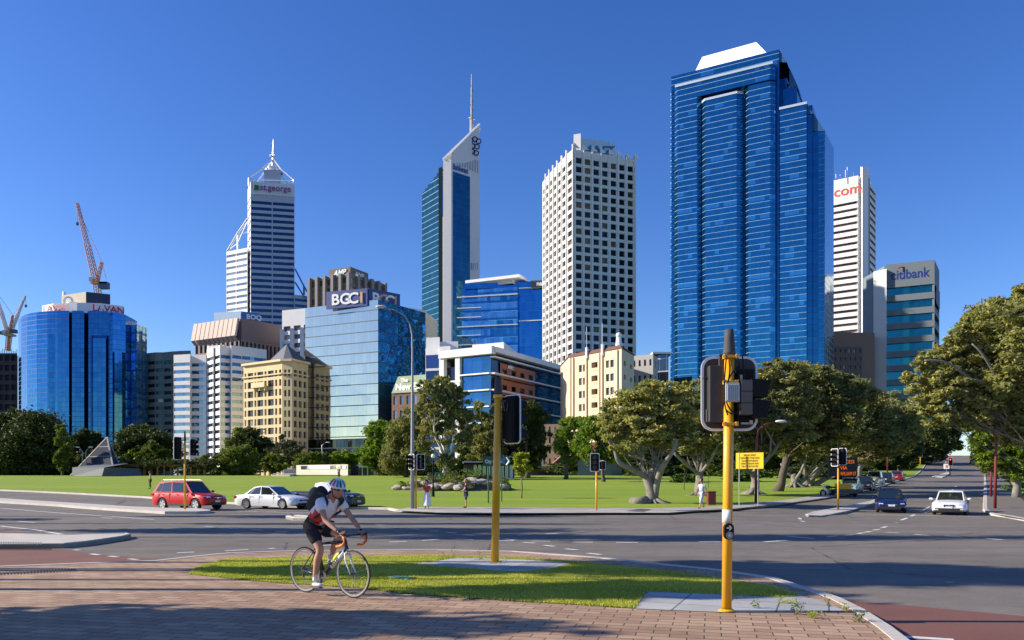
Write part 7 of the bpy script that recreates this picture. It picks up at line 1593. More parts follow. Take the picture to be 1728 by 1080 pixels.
yl = G(1679, 858, .12).y; lamp('dark red lamp post with its arm reaching over the right lanes', [(1679, 858), (1680, 800), (1681, 750), (1679, 735), (1671, 722), (1655, 712), (1637, 707)], yl, (1625, 705.5, 11), MAR, .1)
yl = G(1672, 838, .12).y; lamp('second dark red lamp post, shorter and behind the first', [(1672, 838), (1673, 800), (1673, 775), (1668, 750), (1655, 740), (1640, 737)], yl, (1634, 736.5, 5), MAR, .09)
yl = G(1276, 848, .13).y; lamp('dark red post by the yellow notice whose white lamp hangs before the fig crown', [(1275.5, 848), (1276, 790), (1277, 740), (1280, 725), (1292, 716), (1306, 712)], yl, (1318, 711, 10), MAR, .1)
lamp('dark red lamp post among the parked cars', [(1497, 805), (1498, 770), (1498, 745), (1505, 738)], 112, (1510, 737, 4), MAR, .11)
for a in ((545, 178, 'grey lamp post rising behind the white park wall', [(545, 806), (544, 770), (543, 752), (547, 748)], (553, 746.5, 4)),): lamp(a[2], a[3], a[1], a[4], GAL, .14)
for px, s in ((139, 1), (145, -1)): lamp('left lamp of the pair in front of the pyramid' if s > 0 else 'right lamp of the pair in front of the pyramid', [(px, 800), (px, 762), (px - 5 * s, 755)], 150, (px - 8 * s, 754.5, 4), GAL, .08)
B = G(731, 838, .13); k = B.y / F; r = thing('park_lamp', 'black park lamp post with a white globe on the lawn', 'park lamp', tuple(B)); m = MB(); m.tube([B, B + Vector((0, 0, .8)), B + Vector((0, 0, .85)), B + Vector((0, 0, 65 * k))], [.13, .11, .065, .05], 10); m.build('pole', BLKP, r); m = MB(); m.ball(B + Vector((0, 0, 68.5 * k)), 3.7 * k, 14, 9); m.build('globe', plain('globe', (.85, .85, .84), .3, var=0), r, smooth=True)
# -- direction sign
GRN = plain('sign_green', (.012, .075, .045), .5, var=.05); DG = plain('post_green', (.02, .10, .05), .6)
B1, B2 = G(824, 849, .13), G(846.5, 846, .13); k = B1.y / F; r = thing('direction_sign', 'dark green direction sign with an arrow end on two green posts', 'direction sign', tuple(B1)); Zp = lambda p: EYE + (HZ - p) * k; X = lambda p: (p - 864) * k; y = B1.y
for q in (B1, B2): m = MB(); m.tube([(q.x, q.y, q.z - .05), (q.x, q.y, Zp(780))], .05, 8); m.build('post', DG, r)
m = MB(); m.face([(X(815.5), y - .08, Zp(786.5)), (X(858), y - .08, Zp(786.5)), (X(862.5), y - .08, Zp(778)), (X(858), y - .08, Zp(770)), (X(815.5), y - .08, Zp(770))]); m.box((X(837), y + .0, Zp(778)), (44 * k, .06, 16 * k)); s_ = m.build('sign_plate', GRN, r)
text(s_, 'City Centre', 8.4 * k, plain('sign_letter', (.62, .66, .64), .5, var=0), (X(818.5), y - .1, Zp(781.5)), (1, 0, 0), bold=.012, sx=.78, ext=.005)
m = MB()
for (a, b, c, d_) in ((851.5, 771.5, 856.5, 778.5), (856.5, 778, 851.5, 785)): m.tube([(X(a + 3), y - .11, Zp(b)), (X(c + 3), y - .11, Zp(d_))], .06, 4)
m.build('arrow', plain('sign_letter', (.6, .64, .62)), s_); m = MB(); m.box((X(849.5), y - .1, Zp(777.5)), (6 * k, .02, 10 * k)); m.build('blue_patch', plain('patch_blue', (.05, .18, .35), .5), s_); m = MB(); m.box((X(839), y + .02, Zp(767)), (20 * k, .05, 4.5 * k)); m.build('upper_plate', GRN, r)
# -- yellow notice
B1, B2 = G(1247.5, 853.5, .13), G(1279, 852, .13); k = B1.y / F; y = B1.y; Zp = lambda p: EYE + (HZ - p) * k; X = lambda p: (p - 864) * k; r = thing('notice_board', 'yellow notice board full of small dark text on two thin posts', 'notice board', tuple(B1))
for q in (B1, B2): m = MB(); m.tube([(q.x, q.y, q.z - .05), (q.x, q.y, Zp(764))], .035, 8); m.build('post', GAL, r)
m = MB(); m.box((X(1264.5), y - .06, Zp(777.5)), (46 * k, .05, 27 * k), R(-32)); s_ = m.build('board', plain('notice_yellow', (.88, .60, .01), .5, var=.03), r)
tx = plain('notice_text', (.22, .15, .02), .6, var=0)
for i, (t_, w_) in enumerate((('SPECIAL EVENT', 1.), ('CLEARWAY THIS ROAD', .9), ('CLOSED SATURDAY', .9), ('EXPECT DELAYS AND', .9), ('USE OTHER ROUTES', .9))): text(s_, t_, 4.2 * k, tx, (X(1264.5) - .02, y - .10, Zp(769.5 + i * 4.7)), (math.cos(R(-32)), math.sin(R(-32)), 0), align='CENTER', sx=.72, bold=.004, ext=.002)
# -- message sign on its trailer
B = G(1424, 838, .0); k = B.y / F; y = B.y; Zp = lambda p: EYE + (HZ - p) * k; X = lambda p: (p - 864) * k; r = thing('message_sign', 'black electronic message sign with orange lettering on a trailer', 'message sign', tuple(B))
m = MB(); m.box((X(1422), y, Zp(788)), (49 * k, .18, 32 * k)); s_ = m.build('display_panel', plain('vms_black', (.012, .02, .02), .5), r, bevel=.02); OE = emis('orange_led', (1., .16, .02), .42)
for t_, px, py, sx_ in (('ACCESS', 1441, 782, .85), ('VIA', 1428.5, 792.5, .9), ('WILLIAM ST', 1444, 802, .60)): text(s_, t_, 8.4 * k, OE, (X(px), y - .11, Zp(py)), (1, 0, 0), align='RIGHT', sx=sx_, bold=0, ext=.004)
m = MB(); m.tube([(X(1423), y, Zp(804)), (X(1423), y, Zp(832))], .08, 6); m.build('mast', BLKM, r); m = MB(); m.box((X(1423), y, Zp(829)), (1.7, 2.4, .35)); m.build('trailer_bed', BLKM, r); m = MB(); m.box((X(1420), y - .3, Zp(822)), (1.0, 1.0, .6)); m.build('battery_box', YEL, r)
for s in (-1, 1): m = MB(); m.lathe([(.2, -.08), (.3, -.08), (.3, .08), (.2, .08), (0, .06)], (X(1423) + s * 1.0, y, B.z + .3), 'x', 16); m.build('wheel', TYRE, r)
# -- bin, tables and park structures
B = G(1206, 852, .13); k = B.y / F; r = thing('litter_bin', 'dark red square litter bin at the footpath edge beside the walking person', 'litter bin', tuple(B)); bx = P(1202, 844, B.y); m = MB(); m.box((bx.x, B.y + .3, B.z + .42), (.52, .5, .8)); m.build('bin_body', plain('bin_red', (.20, .03, .025), .6), r, bevel=.02); m = MB(); m.box((bx.x, B.y + .3, B.z + .86), (.58, .56, .07)); m.build('lid', plain('bin_lid', (.12, .02, .02), .5), r, bevel=.01)
def pyramid():
    y = 148; z0 = T(0, y); ap = P(181, 738, y + 6); r = thing('glass_pyramid', 'dark grey pyramid-shaped greenhouse at the far left of the lawn', 'pyramid', (ap.x, y + 6, z0), group='park buildings')
    g = plain('pyr_glass', (.05, .053, .065), .95, .0, .3, .2, .05); a, b, c, d = P(118, 803, y + 4), P(194, 803, y - 4), P(209, 803, y + 6), P(135, 803, y + 16)
    for q in (a, b, c, d): q.z = z0
    for p, q in ((a, b), (b, c), (c, d), (d, a)):
        m = MB(); n = 8
        for i in range(n): m.face([p.lerp(ap, i / n), q.lerp(ap, i / n), q.lerp(ap, (i + 1) / n), p.lerp(ap, (i + 1) / n)][: 4 if i < n - 1 else 3])
        m.build('glass_face', g, r)
    m = MB()
    for q in (a, b, c): m.tube([q, ap], .16, 5)
    for t in (.25, .5, .75): m.tube([a.lerp(ap, t), b.lerp(ap, t), c.lerp(ap, t)], .06, 4)
    m.build('ridge', plain('ridge', (.3, .31, .33), .5), r); m = MB(); e, f = P(122, 789, y - 3), P(176, 789, y - 8); q0, q1 = P(122, 803, y - 3), P(172, 803, y - 8); q0.z = q1.z = z0; m.face([q0, q1, f, e]); m.face([e, f, f + Vector((0, 9, 1)), e + Vector((0, 9, 1))]); m.face([q1, q1 + Vector((3, 9, 0)), f + Vector((2, 9, 0)), f]); m.build('entrance_block', plain('pyr_conc', (.13, .14, .15), .7), r)
pyramid()
def pergola():
    y = 150; z0 = T(0, y); a, b = W(187, y), W(345, y); r = thing('pergola', 'long timber pergola with orange-brown beams and dark vines on top', 'pergola', (a.x, y, z0), group='park buildings'); tm = plain('orange_timber', (.36, .17, .05), .7); n = 15
    for i in range(n):
        p = a.lerp(b, i / (n - 1))
        for dy in (0, 3): m = MB(); m.box((p.x, p.y + dy, z0 + .95), (.28, .28, 1.9)); m.build('post', tm, r)
    m = MB()
    for dy in (0, 3): m.box(((a.x + b.x) / 2, y + dy, z0 + 2.0), (b.x - a.x + .6, .2, .32))
    for i in range(40): p = a.lerp(b, i / 39); m.box((p.x, y + 1.5, z0 + 2.22), (.12, 4.0, .14))
    m.build('beam', tm, r); pts = []
    for i in range(16):
        p = a.lerp(b, .28 + .72 * i / 15); pts.append(clumps((p.x, y + 1.0, z0 + 2.2), (1.5, 2.2, 1.0), 900, 12, cl=.3)[0])
    pts = np.concatenate(pts); leafmesh('vine', pts, rng.uniform(.12, .26, len(pts)), LF['dark'], r)
pergola()
def parkwall():
    y = 150; z0 = T(0, y) + .1; Z = lambda p: EYE + (HZ - p) / F * y; r = thing('park_pavilion', 'low white-panelled park wall pavilion with grey side blocks', 'park building', (W(540, y).x, y, z0), group='park buildings'); wm = masonry('park_white', (.70, .63, .52), 1.9, 1.1, .04, .85, .05)
    m = MB(); m.prism([W(500, y + 5), W(587, y - 2.4), W(587, y + 3), W(500, y + 8)], z0, Z(784)); m.build('wall', wm, r); m = MB(); m.prism([W(479, y - .6), W(500, y - .6), W(500, y + 2), W(479, y + 2)], z0, Z(792)); m.build('side_block', plain('park_grey', (.40, .38, .33), .8), r)
    m = MB(); m.prism([W(568, y - .6), W(591, y - .6), W(591, y + 2), W(568, y + 2)], z0, Z(792.5)); m.build('side_block', plain('park_grey2', (.34, .33, .30), .8), r)
    m = MB(); m.wall(W(508, y + 4.3), W(584, y - 2.2), Z(791.5), Z(785.5), .06); m.build('clerestory', curtain('clere', (.6, .72, .78), 1.6, 3, .06, .01), r)
    m = MB(); m.prism([W(592, y + 1), W(605, y + 1), W(605, y + 4), W(592, y + 4)], z0, Z(786)); m.build('dark_wall', plain('park_dark', (.05, .04, .04), .8), r)
    m = MB(); q = [P(459, 808, y - 8), P(489, 808, y - 9), P(497, 804, y - 5), P(570, 803, y - 4), P(570, 802, y - 1), P(462, 803, y - 2)]; m.face([(v.x, v.y, T(0, v.y) + .5) for v in q]); m.prism([(v.x, v.y) for v in q], T(0, y - 9) - .1, T(0, y - 6) + .35); m.build('terrace', plain('terrace', (.62, .56, .48), .8), r)
    y = 158; r = thing('cafe', 'small glazed cafe with a white canopy right of the white park wall', 'park building', (W(620, y).x, y, z0), group='park buildings'); Z = lambda p: EYE + (HZ - p) / F * y
    m = MB(); m.box((W(620, y).x, y + 1, Z(786.5)), (30 / F * y, 5, .5)); m.build('canopy', M_WHITE, r); m = MB()
    for px in (606, 613, 622, 634): m.box((W(px, y).x, y - 1, (z0 + Z(788)) / 2), (.15, .15, Z(788) - z0))
    m.build('post', M_STEEL, r); m = MB(); m.prism([W(607, y + 1), W(634, y + 1), W(634, y + 5), W(607, y + 5)], z0, Z(789)); m.build('glazing', winglass('cafe_glass', (.10, .14, .15), .3), r)
parkwall()
def kiosk():
    y = 116; z0 = T(0, y) + .1; Z = lambda p: EYE + (HZ - p) / F * y; r = thing('kiosk', 'glass-walled park kiosk behind the direction sign', 'park building', (W(830, y).x, y, z0), group='park buildings')
    m = MB(); m.prism([W(797, y), W(868, y), W(868, y + 5), W(797, y + 5)], z0, Z(807)); m.build('plinth', M_WHITE, r); m = MB(); m.prism([W(797, y + .2), W(868, y + .2), W(868, y + 4.8), W(797, y + 4.8)], Z(807), Z(784)); m.build('glass_wall', plain('kiosk_glass', (.42, .55, .60), .15, .3, .15, .5), r)
    for k in range(10): px = 798 + k * 7.6; m = MB(); m.box((W(px, y).x, y + .1, (Z(807) + Z(784)) / 2), (.16, .12, Z(784) - Z(807))); m.build('mullion', BLKP, r)
    m = MB(); m.box((W(827, y).x, y + 1.5, Z(782.5)), (86 / F * y, 7.5, .3)); m.build('roof', BLKP, r); m = MB(); m.box((W(797, y).x, y - 2, Z(781)), (30 / F * y, .4, .25)); m.build('fascia', M_WHITE, r); m = MB(); m.prism([W(782, y + 1), W(796.5, y + 1), W(796.5, y + 5), W(782, y + 5)], z0, Z(784)); m.build('service_wall', plain('kiosk_dark', (.05, .055, .06), .7), r)
    g0 = P(741, 800, y); m = MB(); m.box((g0.x, g0.y, T(0, y) + .6), (1.2, 1., 1.1)); o = m.build('bin', plain('bin_green', (.02, .14, .07), .6), bevel=.05); tag(o, 'green wheeled bin on the far lawn left of the kiosk', 'bin')
kiosk()
def houses():
    y = 168; z0 = T(0, y); Z = lambda p: EYE + (HZ - p) / F * y; r = thing('tiled_house', 'grey gabled house with orange roof tiles behind the front-facing signal', 'house', (W(950, y).x, y, z0), group='older masonry buildings'); w_ = plain('blue_render', (.16, .19, .20), .8)
    m = MB(); m.prism([W(936, y), W(974, y), W(974, y + 10), W(936, y + 10)], z0, Z(781)); a, b, c = W(936, y - .02), W(974, y - .02), W(948, y - .02); m.face([(a.x, a.y, Z(781)), (b.x, b.y, Z(781)), (c.x, c.y, Z(770))]); m.build('wall', w_, r)
    tl = masonry('orange_tile', (.42, .15, .08), .4, .35, .05, .7); m = MB()
    for p, q in ((W(933, y - .6), W(948, y - .6)), (W(948, y - .6), W(977, y - .6))):
        zp, zq = (Z(782), Z(769)) if p.x < q.x and abs(p.x - W(933, y - .6).x) < .1 else (Z(769), Z(782)); m.face([(p.x, p.y, zp), (q.x, q.y, zq), (q.x, q.y + 11, zq), (p.x, p.y + 11, zp)]); m.face([(p.x, p.y, zp - .35), (q.x, q.y, zq - .35), (q.x, q.y, zq), (p.x, p.y, zp)])
    m.build('roof', tl, r); m = MB(); c = W(966.5, y - .1); m.lathe([(1.6, 0), (1.6, .15), (1.2, .15), (1.2, 0)], (c.x, c.y - .15, Z(791)), 'y', 18); m.build('arch_surround', M_WHITE, r)
    m = MB(); m.prism([W(886, y), W(936, y), W(936, y + 8), W(886, y + 8)], z0, Z(790)); m.build('shed_wall', plain('shed_brown', (.10, .06, .05), .8), r); m = MB(); m.box((W(905, y).x, y, Z(788)), (8, 3, .3)); m.build('shed_roof', plain('shed_roof', (.25, .24, .23), .8), r)
    y2 = 190; r = thing('brick_building', 'tan brick building with red-brown trim half hidden by trees beside the dark block', 'building', (W(945, y2).x, y2, z0), group='older masonry buildings'); mw = MB(); wins = []; Z2 = lambda p: EYE + (HZ - p) / F * y2
    quadgrid(mw, wins, W(914, y2), W(960, y2 - 1), z0, Z2(716), 5, 5, .35, .55, .3); mw.prism([W(914, y2 + .6), W(960, y2 - .4), W(960, y2 + 10), W(914, y2 + 10)], z0, Z2(716.2)); mw.build('wall', masonry('tan_wall', (.38, .26, .17), .8, .4, .04, .85), r); windows(r, wins, W_DARK)
    y3 = 150; r = thing('tiled_house', 'low house whose bright orange roof tip shows between the tree crowns', 'house', (W(990, y3).x, y3, z0), group='older masonry buildings'); m = MB(); m.prism([W(975, y3), W(1050, y3), W(1050, y3 + 8), W(975, y3 + 8)], z0, EYE + (HZ - 775) / F * y3); m.build('wall', w_, r); Z3 = lambda p: EYE + (HZ - p) / F * y3
    m = MB(); a, b = W(972, y3 - 1), W(1055, y3 - 1); t = [(W(990, y3 + 4).x, y3 + 4, Z3(746)), (W(1040, y3 + 4).x, y3 + 4, Z3(746))]; m.face([(a.x, a.y, Z3(772)), (b.x, b.y, Z3(772)), t[1], t[0]]); m.face([(a.x, a.y, Z3(772)), t[0], (a.x, a.y + 10, Z3(772))]); m.build('roof', tl, r)
houses()
# motorbike cluster by the message sign
def motorbike(px, py, lab, hd):
    B = G(px, py, .0); r = thing('motorcycle', lab, 'motorcycle', tuple(B), hd, 'motorcycles parked at the kerb')
    for xx in (-.7, .7): m = MB(); m.lathe([(.22, -.06), (.31, -.05), (.31, .05), (.22, .06)], (xx, 0, .31), 'y', 16); w_ = m.build('wheel', TYRE, r, local=True); m = MB(); m.lathe([(.22, -.02), (.05, -.03), (.05, .03), (.22, .02)], (xx, 0, .31), 'y', 12); m.build('rim', RIM, w_, local=True)
    m = MB(); m.ball((.15, 0, .8), (.3, .16, .16)); m.build('tank', P_DRK, r, local=True); m = MB(); m.box((-.35, 0, .78), (.7, .26, .12)); m.build('seat', BLK, r, local=True, bevel=.04); m = MB(); m.box((0, 0, .45), (.5, .3, .35)); m.build('engine', GAL, r, local=True, bevel=.03)
    m = MB(); m.tube([(.7, .1, .31), (.45, .1, 1.0)], .03, 6); m.tube([(.7, -.1, .31), (.45, -.1, 1.0)], .03, 6); m.tube([(.42, -.36, 1.05), (.45, 0, 1.0), (.42, .36, 1.05)], .018, 6); m.build('fork', CHR, r, local=True); m = MB(); m.ball((.56, 0, .92), .1); m.build('headlight', LENS, r, local=True); m = MB(); m.tube([(-.7, 0, .31), (-.2, 0, .5), (-.2, 0, .75), (-.75, 0, .8)], .035, 6); m.build('frame', BLK, r, local=True)
motorbike(1400, 838, 'motorcycle parked nearest the right median signal, pointing left', R(200)); motorbike(1436, 836, 'dark motorcycle between the message sign and the first parked car', R(240))

# ================================================================== PEOPLE
SKIN = plain('skin', (.46, .24, .15), .55, var=.05); HAIRB = plain('hair_brown', (.06, .03, .015), .8); HAIRG = plain('hair_fair', (.30, .22, .12), .8)
def cloth(name, col): return plain(name, col, .85, 0, .1, 12)
def head(root, c, fwd, mat_h, long=False, r=.105):
    """skull with face, ears and hair, looking along fwd"""
    f = Vector(fwd).normalized(); s = Vector((-f.y, f.x, 0)).normalized(); u = f.cross(s) * -1; u = s.cross(f) * -1 if s.cross(f).z < 0 else s.cross(f); c = Vector(c)
    m = MB(); n, k_ = 16, 12; base = 0
    for i in range(k_ + 1):
        t = math.pi * i / k_
        for k in range(n):
            a = 2 * math.pi * k / n; x = math.sin(t) * math.cos(a); y = math.sin(t) * math.sin(a); z = -math.cos(t)
            w_ = .78 * (1 - .22 * max(0, -z)); dx = x * (.98 - .10 * max(0, -z)) + (.10 if z < -.2 and x > 0 else 0) * math.sin(t); nose = .20 * math.exp(-((y / .16) ** 2)) * math.exp(-(((z + .12) / .2) ** 2)) if x > .3 else 0
            brow = .05 * math.exp(-(((z - .18) / .1) ** 2)) if x > .3 else 0; eye = -.07 * math.exp(-(((abs(y) - .32) / .13) ** 2) - (((z - .03) / .09) ** 2)) if x > .3 else 0; mouth = -.03 * math.exp(-((y / .25) ** 2) - (((z + .48) / .05) ** 2)) if x > .3 else 0; chin = .06 * math.exp(-((y / .3) ** 2) - (((z + .8) / .15) ** 2)) if x > .1 else 0
            p = c + (f * (dx + nose + brow + eye + mouth + chin) + s * y * w_ + u * z * 1.22) * r; m.v.append(tuple(p))
    for i in range(k_):
        for k in range(n): m.f.append((i * n + k, i * n + (k + 1) % n, (i + 1) * n + (k + 1) % n, (i + 1) * n + k)); m.uv += [(0, 0)] * 4
    for sg in (-1, 1): m.ball(c + s * sg * r * .80 - f * r * .05, (r * .14, r * .14, r * .26), 8, 6)
    hd = m.build('head', SKIN, root, smooth=True, local=True)
    m = MB()
    for sg in (-1, 1): m.ball(c + s * sg * r * .31 + f * r * .86 + u * r * .04, r * .10, 8, 5)
    m.build('eyes', plain('eye', (.03, .02, .02), .3), hd, local=True)
    if mat_h:
        m = MB(); m.ball(c - f * r * .16 + u * r * .26, (r * 1.06, r * .98, r * 1.12), 14, 9)
        if long: m.ball(c - f * r * .55 - u * r * .55, (r * .6, r * .85, r * 1.2), 12, 8)
        m.build('hair', mat_h, hd, smooth=True, local=True)
    return hd
def hand(root, c, d, side, s=1., name='hand', curl=.5, palm_n=None):
    """palm plus five separate bent fingers; d = direction of the fingers, side = thumb direction"""
    d = Vector(d).normalized(); t = Vector(side); t = (t - d * t.dot(d)).normalized(); n = d.cross(t); c = Vector(c); pts = [(*c, .021 * s), (*(c + d * .045 * s), (.034 * s, .017 * s))]; ed = [(0, 1)]
    pm = c + d * .085 * s; pts.append((*pm, (.036 * s, .015 * s))); ed.append((1, 2)); obs = [skin(pts, ed, name, SKIN, root, 2)]
    for k, (o, L_) in enumerate(((-.030, .062), (-.010, .074), (.010, .078), (.030, .070))):
        b0 = c + d * .08 * s + t * o * s; q = [b0]; a = 0
        for j in range(3): a += curl * (.55 + .2 * j); q.append(q[-1] + (d * math.cos(a) + n * math.sin(a)) * L_ * s / 2.6)
        skin([(*p, .0088 * s * (1 - .1 * i)) for i, p in enumerate(q)], [(0, 1), (1, 2), (2, 3)], 'finger', SKIN, obs[0], 1)
    b0 = c + d * .025 * s + t * .026 * s; q = [b0, b0 + (t * .8 + d * .5) * .035 * s, b0 + (t * .75 + d * 1.1) * .048 * s + n * .012 * s]
    skin([(*p, .0105 * s) for p in q], [(0, 1), (1, 2)], 'thumb', SKIN, obs[0], 1); return obs[0]
def person(px, py, Hm, heading, label, J, shirt, lower, skirt=False, hair=HAIRB, shoes=BLK, longhair=False, sleeves=.5, dz=.13, legcut=.5, facing=None, z=None):
    """J: dict of joints in local metres, x forward, y left, z up (1.75 m tall)"""
    B = G(px, py, dz); r = thing('person', label, 'person', tuple(B), heading, 'people on foot'); r.scale = (Hm / 1.75,) * 3
    hp, ch, nk = Vector(J['hip']), Vector(J['chest']), Vector(J['neck']); pts = [(*hp, (.12, .15)), (*(hp.lerp(ch, .5)), (.10, .13)), (*ch, (.11, .16)), (*nk, .055), (*(nk + Vector((.015, 0, .09))), .05)]; ed = [(0, 1), (1, 2), (2, 3), (3, 4)]; col = {}
    for s, y in (('l', 1), ('r', -1)):
        sh, el, wr_, kn, an, hpj = [Vector(J[k + s]) for k in ('sh', 'el', 'wr', 'kn', 'an', 'hj')]
        b = len(pts); pts += [(*sh, .055), (*el, .042), (*wr_, .027)]; ed += [(2, b), (b, b + 1), (b + 1, b + 2)]; pts += [(*hpj, .085), (*kn, .056), (*an, .036)]; ed += [(0, b + 3), (b + 3, b + 4), (b + 4, b + 5)]
    skin(pts, ed, 'body', SKIN, r, 1)
    # shirt and lower garment follow the same skeleton, a little fuller
    sp = [(*(hp + Vector((0, 0, .03))), (.14, .175)), (*(hp.lerp(ch, .5)), (.125, .16)), (*ch, (.13, .18)), (*(nk - Vector((0, 0, .02))), .075)]; se = [(0, 1), (1, 2), (2, 3)]
    for s in 'lr':
        sh, el = Vector(J['sh' + s]), Vector(J['el' + s]); b = len(sp); sp += [(*sh, .075), (*(sh.lerp(el, sleeves)), .06)]; se += [(2, b), (b, b + 1)]
    skin(sp, se, 'shirt', shirt, r, 1)
    if skirt:
        m = MB(); a = Vector(J['anl']) * .5 + Vector(J['anr']) * .5; pr = [(.15, hp.z + .08), (.19, hp.z - .05), (.23, hp.z - .35), (.29, .18)]; n = 22; base = 0
        for q, (rr, zz) in enumerate(pr):
            for k in range(n): an = 2 * math.pi * k / n; f = 1 + (.10 * math.sin(an * 6) if q > 1 else 0); m.v.append((hp.x + (a.x - hp.x) * q / 3 + rr * .8 * f * math.cos(an), hp.y + rr * f * math.sin(an), zz))
        for q in range(3):
            for k in range(n): m.f.append((q * n + k, q * n + (k + 1) % n, (q + 1) * n + (k + 1) % n, (q + 1) * n + k)); m.uv += [(0, 0)] * 4
        m.build('skirt', lower, r, smooth=True, local=True)
    else:
        lp = [(*hp, (.135, .165))]; le = []
        for s in 'lr':
            hj, kn, an = Vector(J['hj' + s]), Vector(J['kn' + s]), Vector(J['an' + s]); b = len(lp); e = hj.lerp(kn, min(1, legcut * 2)); lp += [(*hj, .10), (*e, .085)]; le += [(0, b), (b, b + 1)]
            if legcut > .5: e2 = kn.lerp(an, (legcut - .5) * 2); lp.append((*e2, .065)); le.append((b + 1, b + 2))
        skin(lp, le, 'trousers' if legcut > .8 else 'shorts', lower, r, 1)
    for s in 'lr':
        an = Vector(J['an' + s]); t = Vector((.19, 0, -.05)) if an.z < .2 else Vector((.16, 0, -.10)); skin([(*(an + Vector((-.03, 0, -.045))), .042), (*(an + t * .5 + Vector((0, 0, -.02))), .042), (*(an + t), .034)], [(0, 1), (1, 2)], 'shoe', shoes, r, 1)
        wv, el = Vector(J['wr' + s]), Vector(J['el' + s]); hand(r, wv, wv - el, (1, 0, 0), 1., curl=.35)
    head(r, nk + Vector((.03, 0, .20)), facing or (1, 0, -.05), hair, longhair)
    return r
def stand(**k):
    J = dict(hip=(0, 0, .93), chest=(.0, 0, 1.28), neck=(0, 0, 1.44), shl=(0, .18, 1.38), ell=(-.03, .24, 1.10), wrl=(.03, .25, .86), shr=(0, -.18, 1.38), elr=(-.03, -.24, 1.10), wrr=(.03, -.25, .86), hjl=(0, .09, .88), knl=(.02, .10, .48), anl=(-.02, .10, .09), hjr=(0, -.09, .88), knr=(.02, -.10, .48), anr=(-.02, -.10, .09)); J.update(k); return J
walk = dict(knl=(.16, .09, .50), anl=(.24, .09, .10), knr=(-.04, -.09, .48), anr=(-.32, -.09, .16), ell=(-.14, .24, 1.12), wrl=(-.12, .25, .86), elr=(.10, -.24, 1.12), wrr=(.26, -.22, .94))
person(720.5, 858, 1.66, R(-100), 'woman in red top and long white skirt beside the steel lamp post'.replace('woman', 'person'), stand(elr=(.06, -.23, 1.12), wrr=(.22, -.10, 1.1), ell=(.0, .25, 1.1), wrl=(.03, .27, .86)), cloth('red_top', (.45, .05, .05)), cloth('white_skirt', (.70, .70, .74)), True, HAIRB, cloth('shoe_white', (.5, .48, .45)), True)
person(786.5, 857, 1.74, R(185), 'person in black shirt and dark shorts standing sideways holding a dark bag strap', stand(elr=(.10, -.22, 1.12), wrr=(.26, -.12, 1.05), ell=(.10, .22, 1.12), wrl=(.26, .12, 1.02)), cloth('black_shirt', (.012, .012, .014)), cloth('navy_shorts', (.05, .06, .10)), hair=HAIRG, legcut=.5)
person(1184, 858.5, 1.78, R(215), 'person in pale blue shirt and cropped trousers walking past the second leaning fig', stand(**walk), cloth('pale_blue', (.42, .50, .62)), cloth('pale_trousers', (.42, .45, .50)), hair=HAIRB, shoes=SKIN, legcut=.72)
person(253.5, 825, 1.78, R(200), 'person in green top on the lawn just behind the red car', stand(), cloth('green_top', (.30, .42, .20)), cloth('dark_trousers', (.03, .03, .04)), legcut=.95)
person(572, 806.5, 1.72, R(-90), 'distant person in red in front of the white park wall', stand(ell=(.1, .25, 1.1), wrl=(.2, .1, 1.1)), cloth('red_shirt', (.55, .02, .02)), cloth('dark_trousers', (.03, .03, .04)), legcut=.95)
person(1597, 790, 1.72, R(-90), 'tiny distant person crossing at the foot of the hill', stand(**walk), cloth('pale_shirt', (.5, .5, .5)), cloth('dark_trousers', (.03, .03, .04)), legcut=.95)
# small items carried
B = G(713.5, 858, .13)
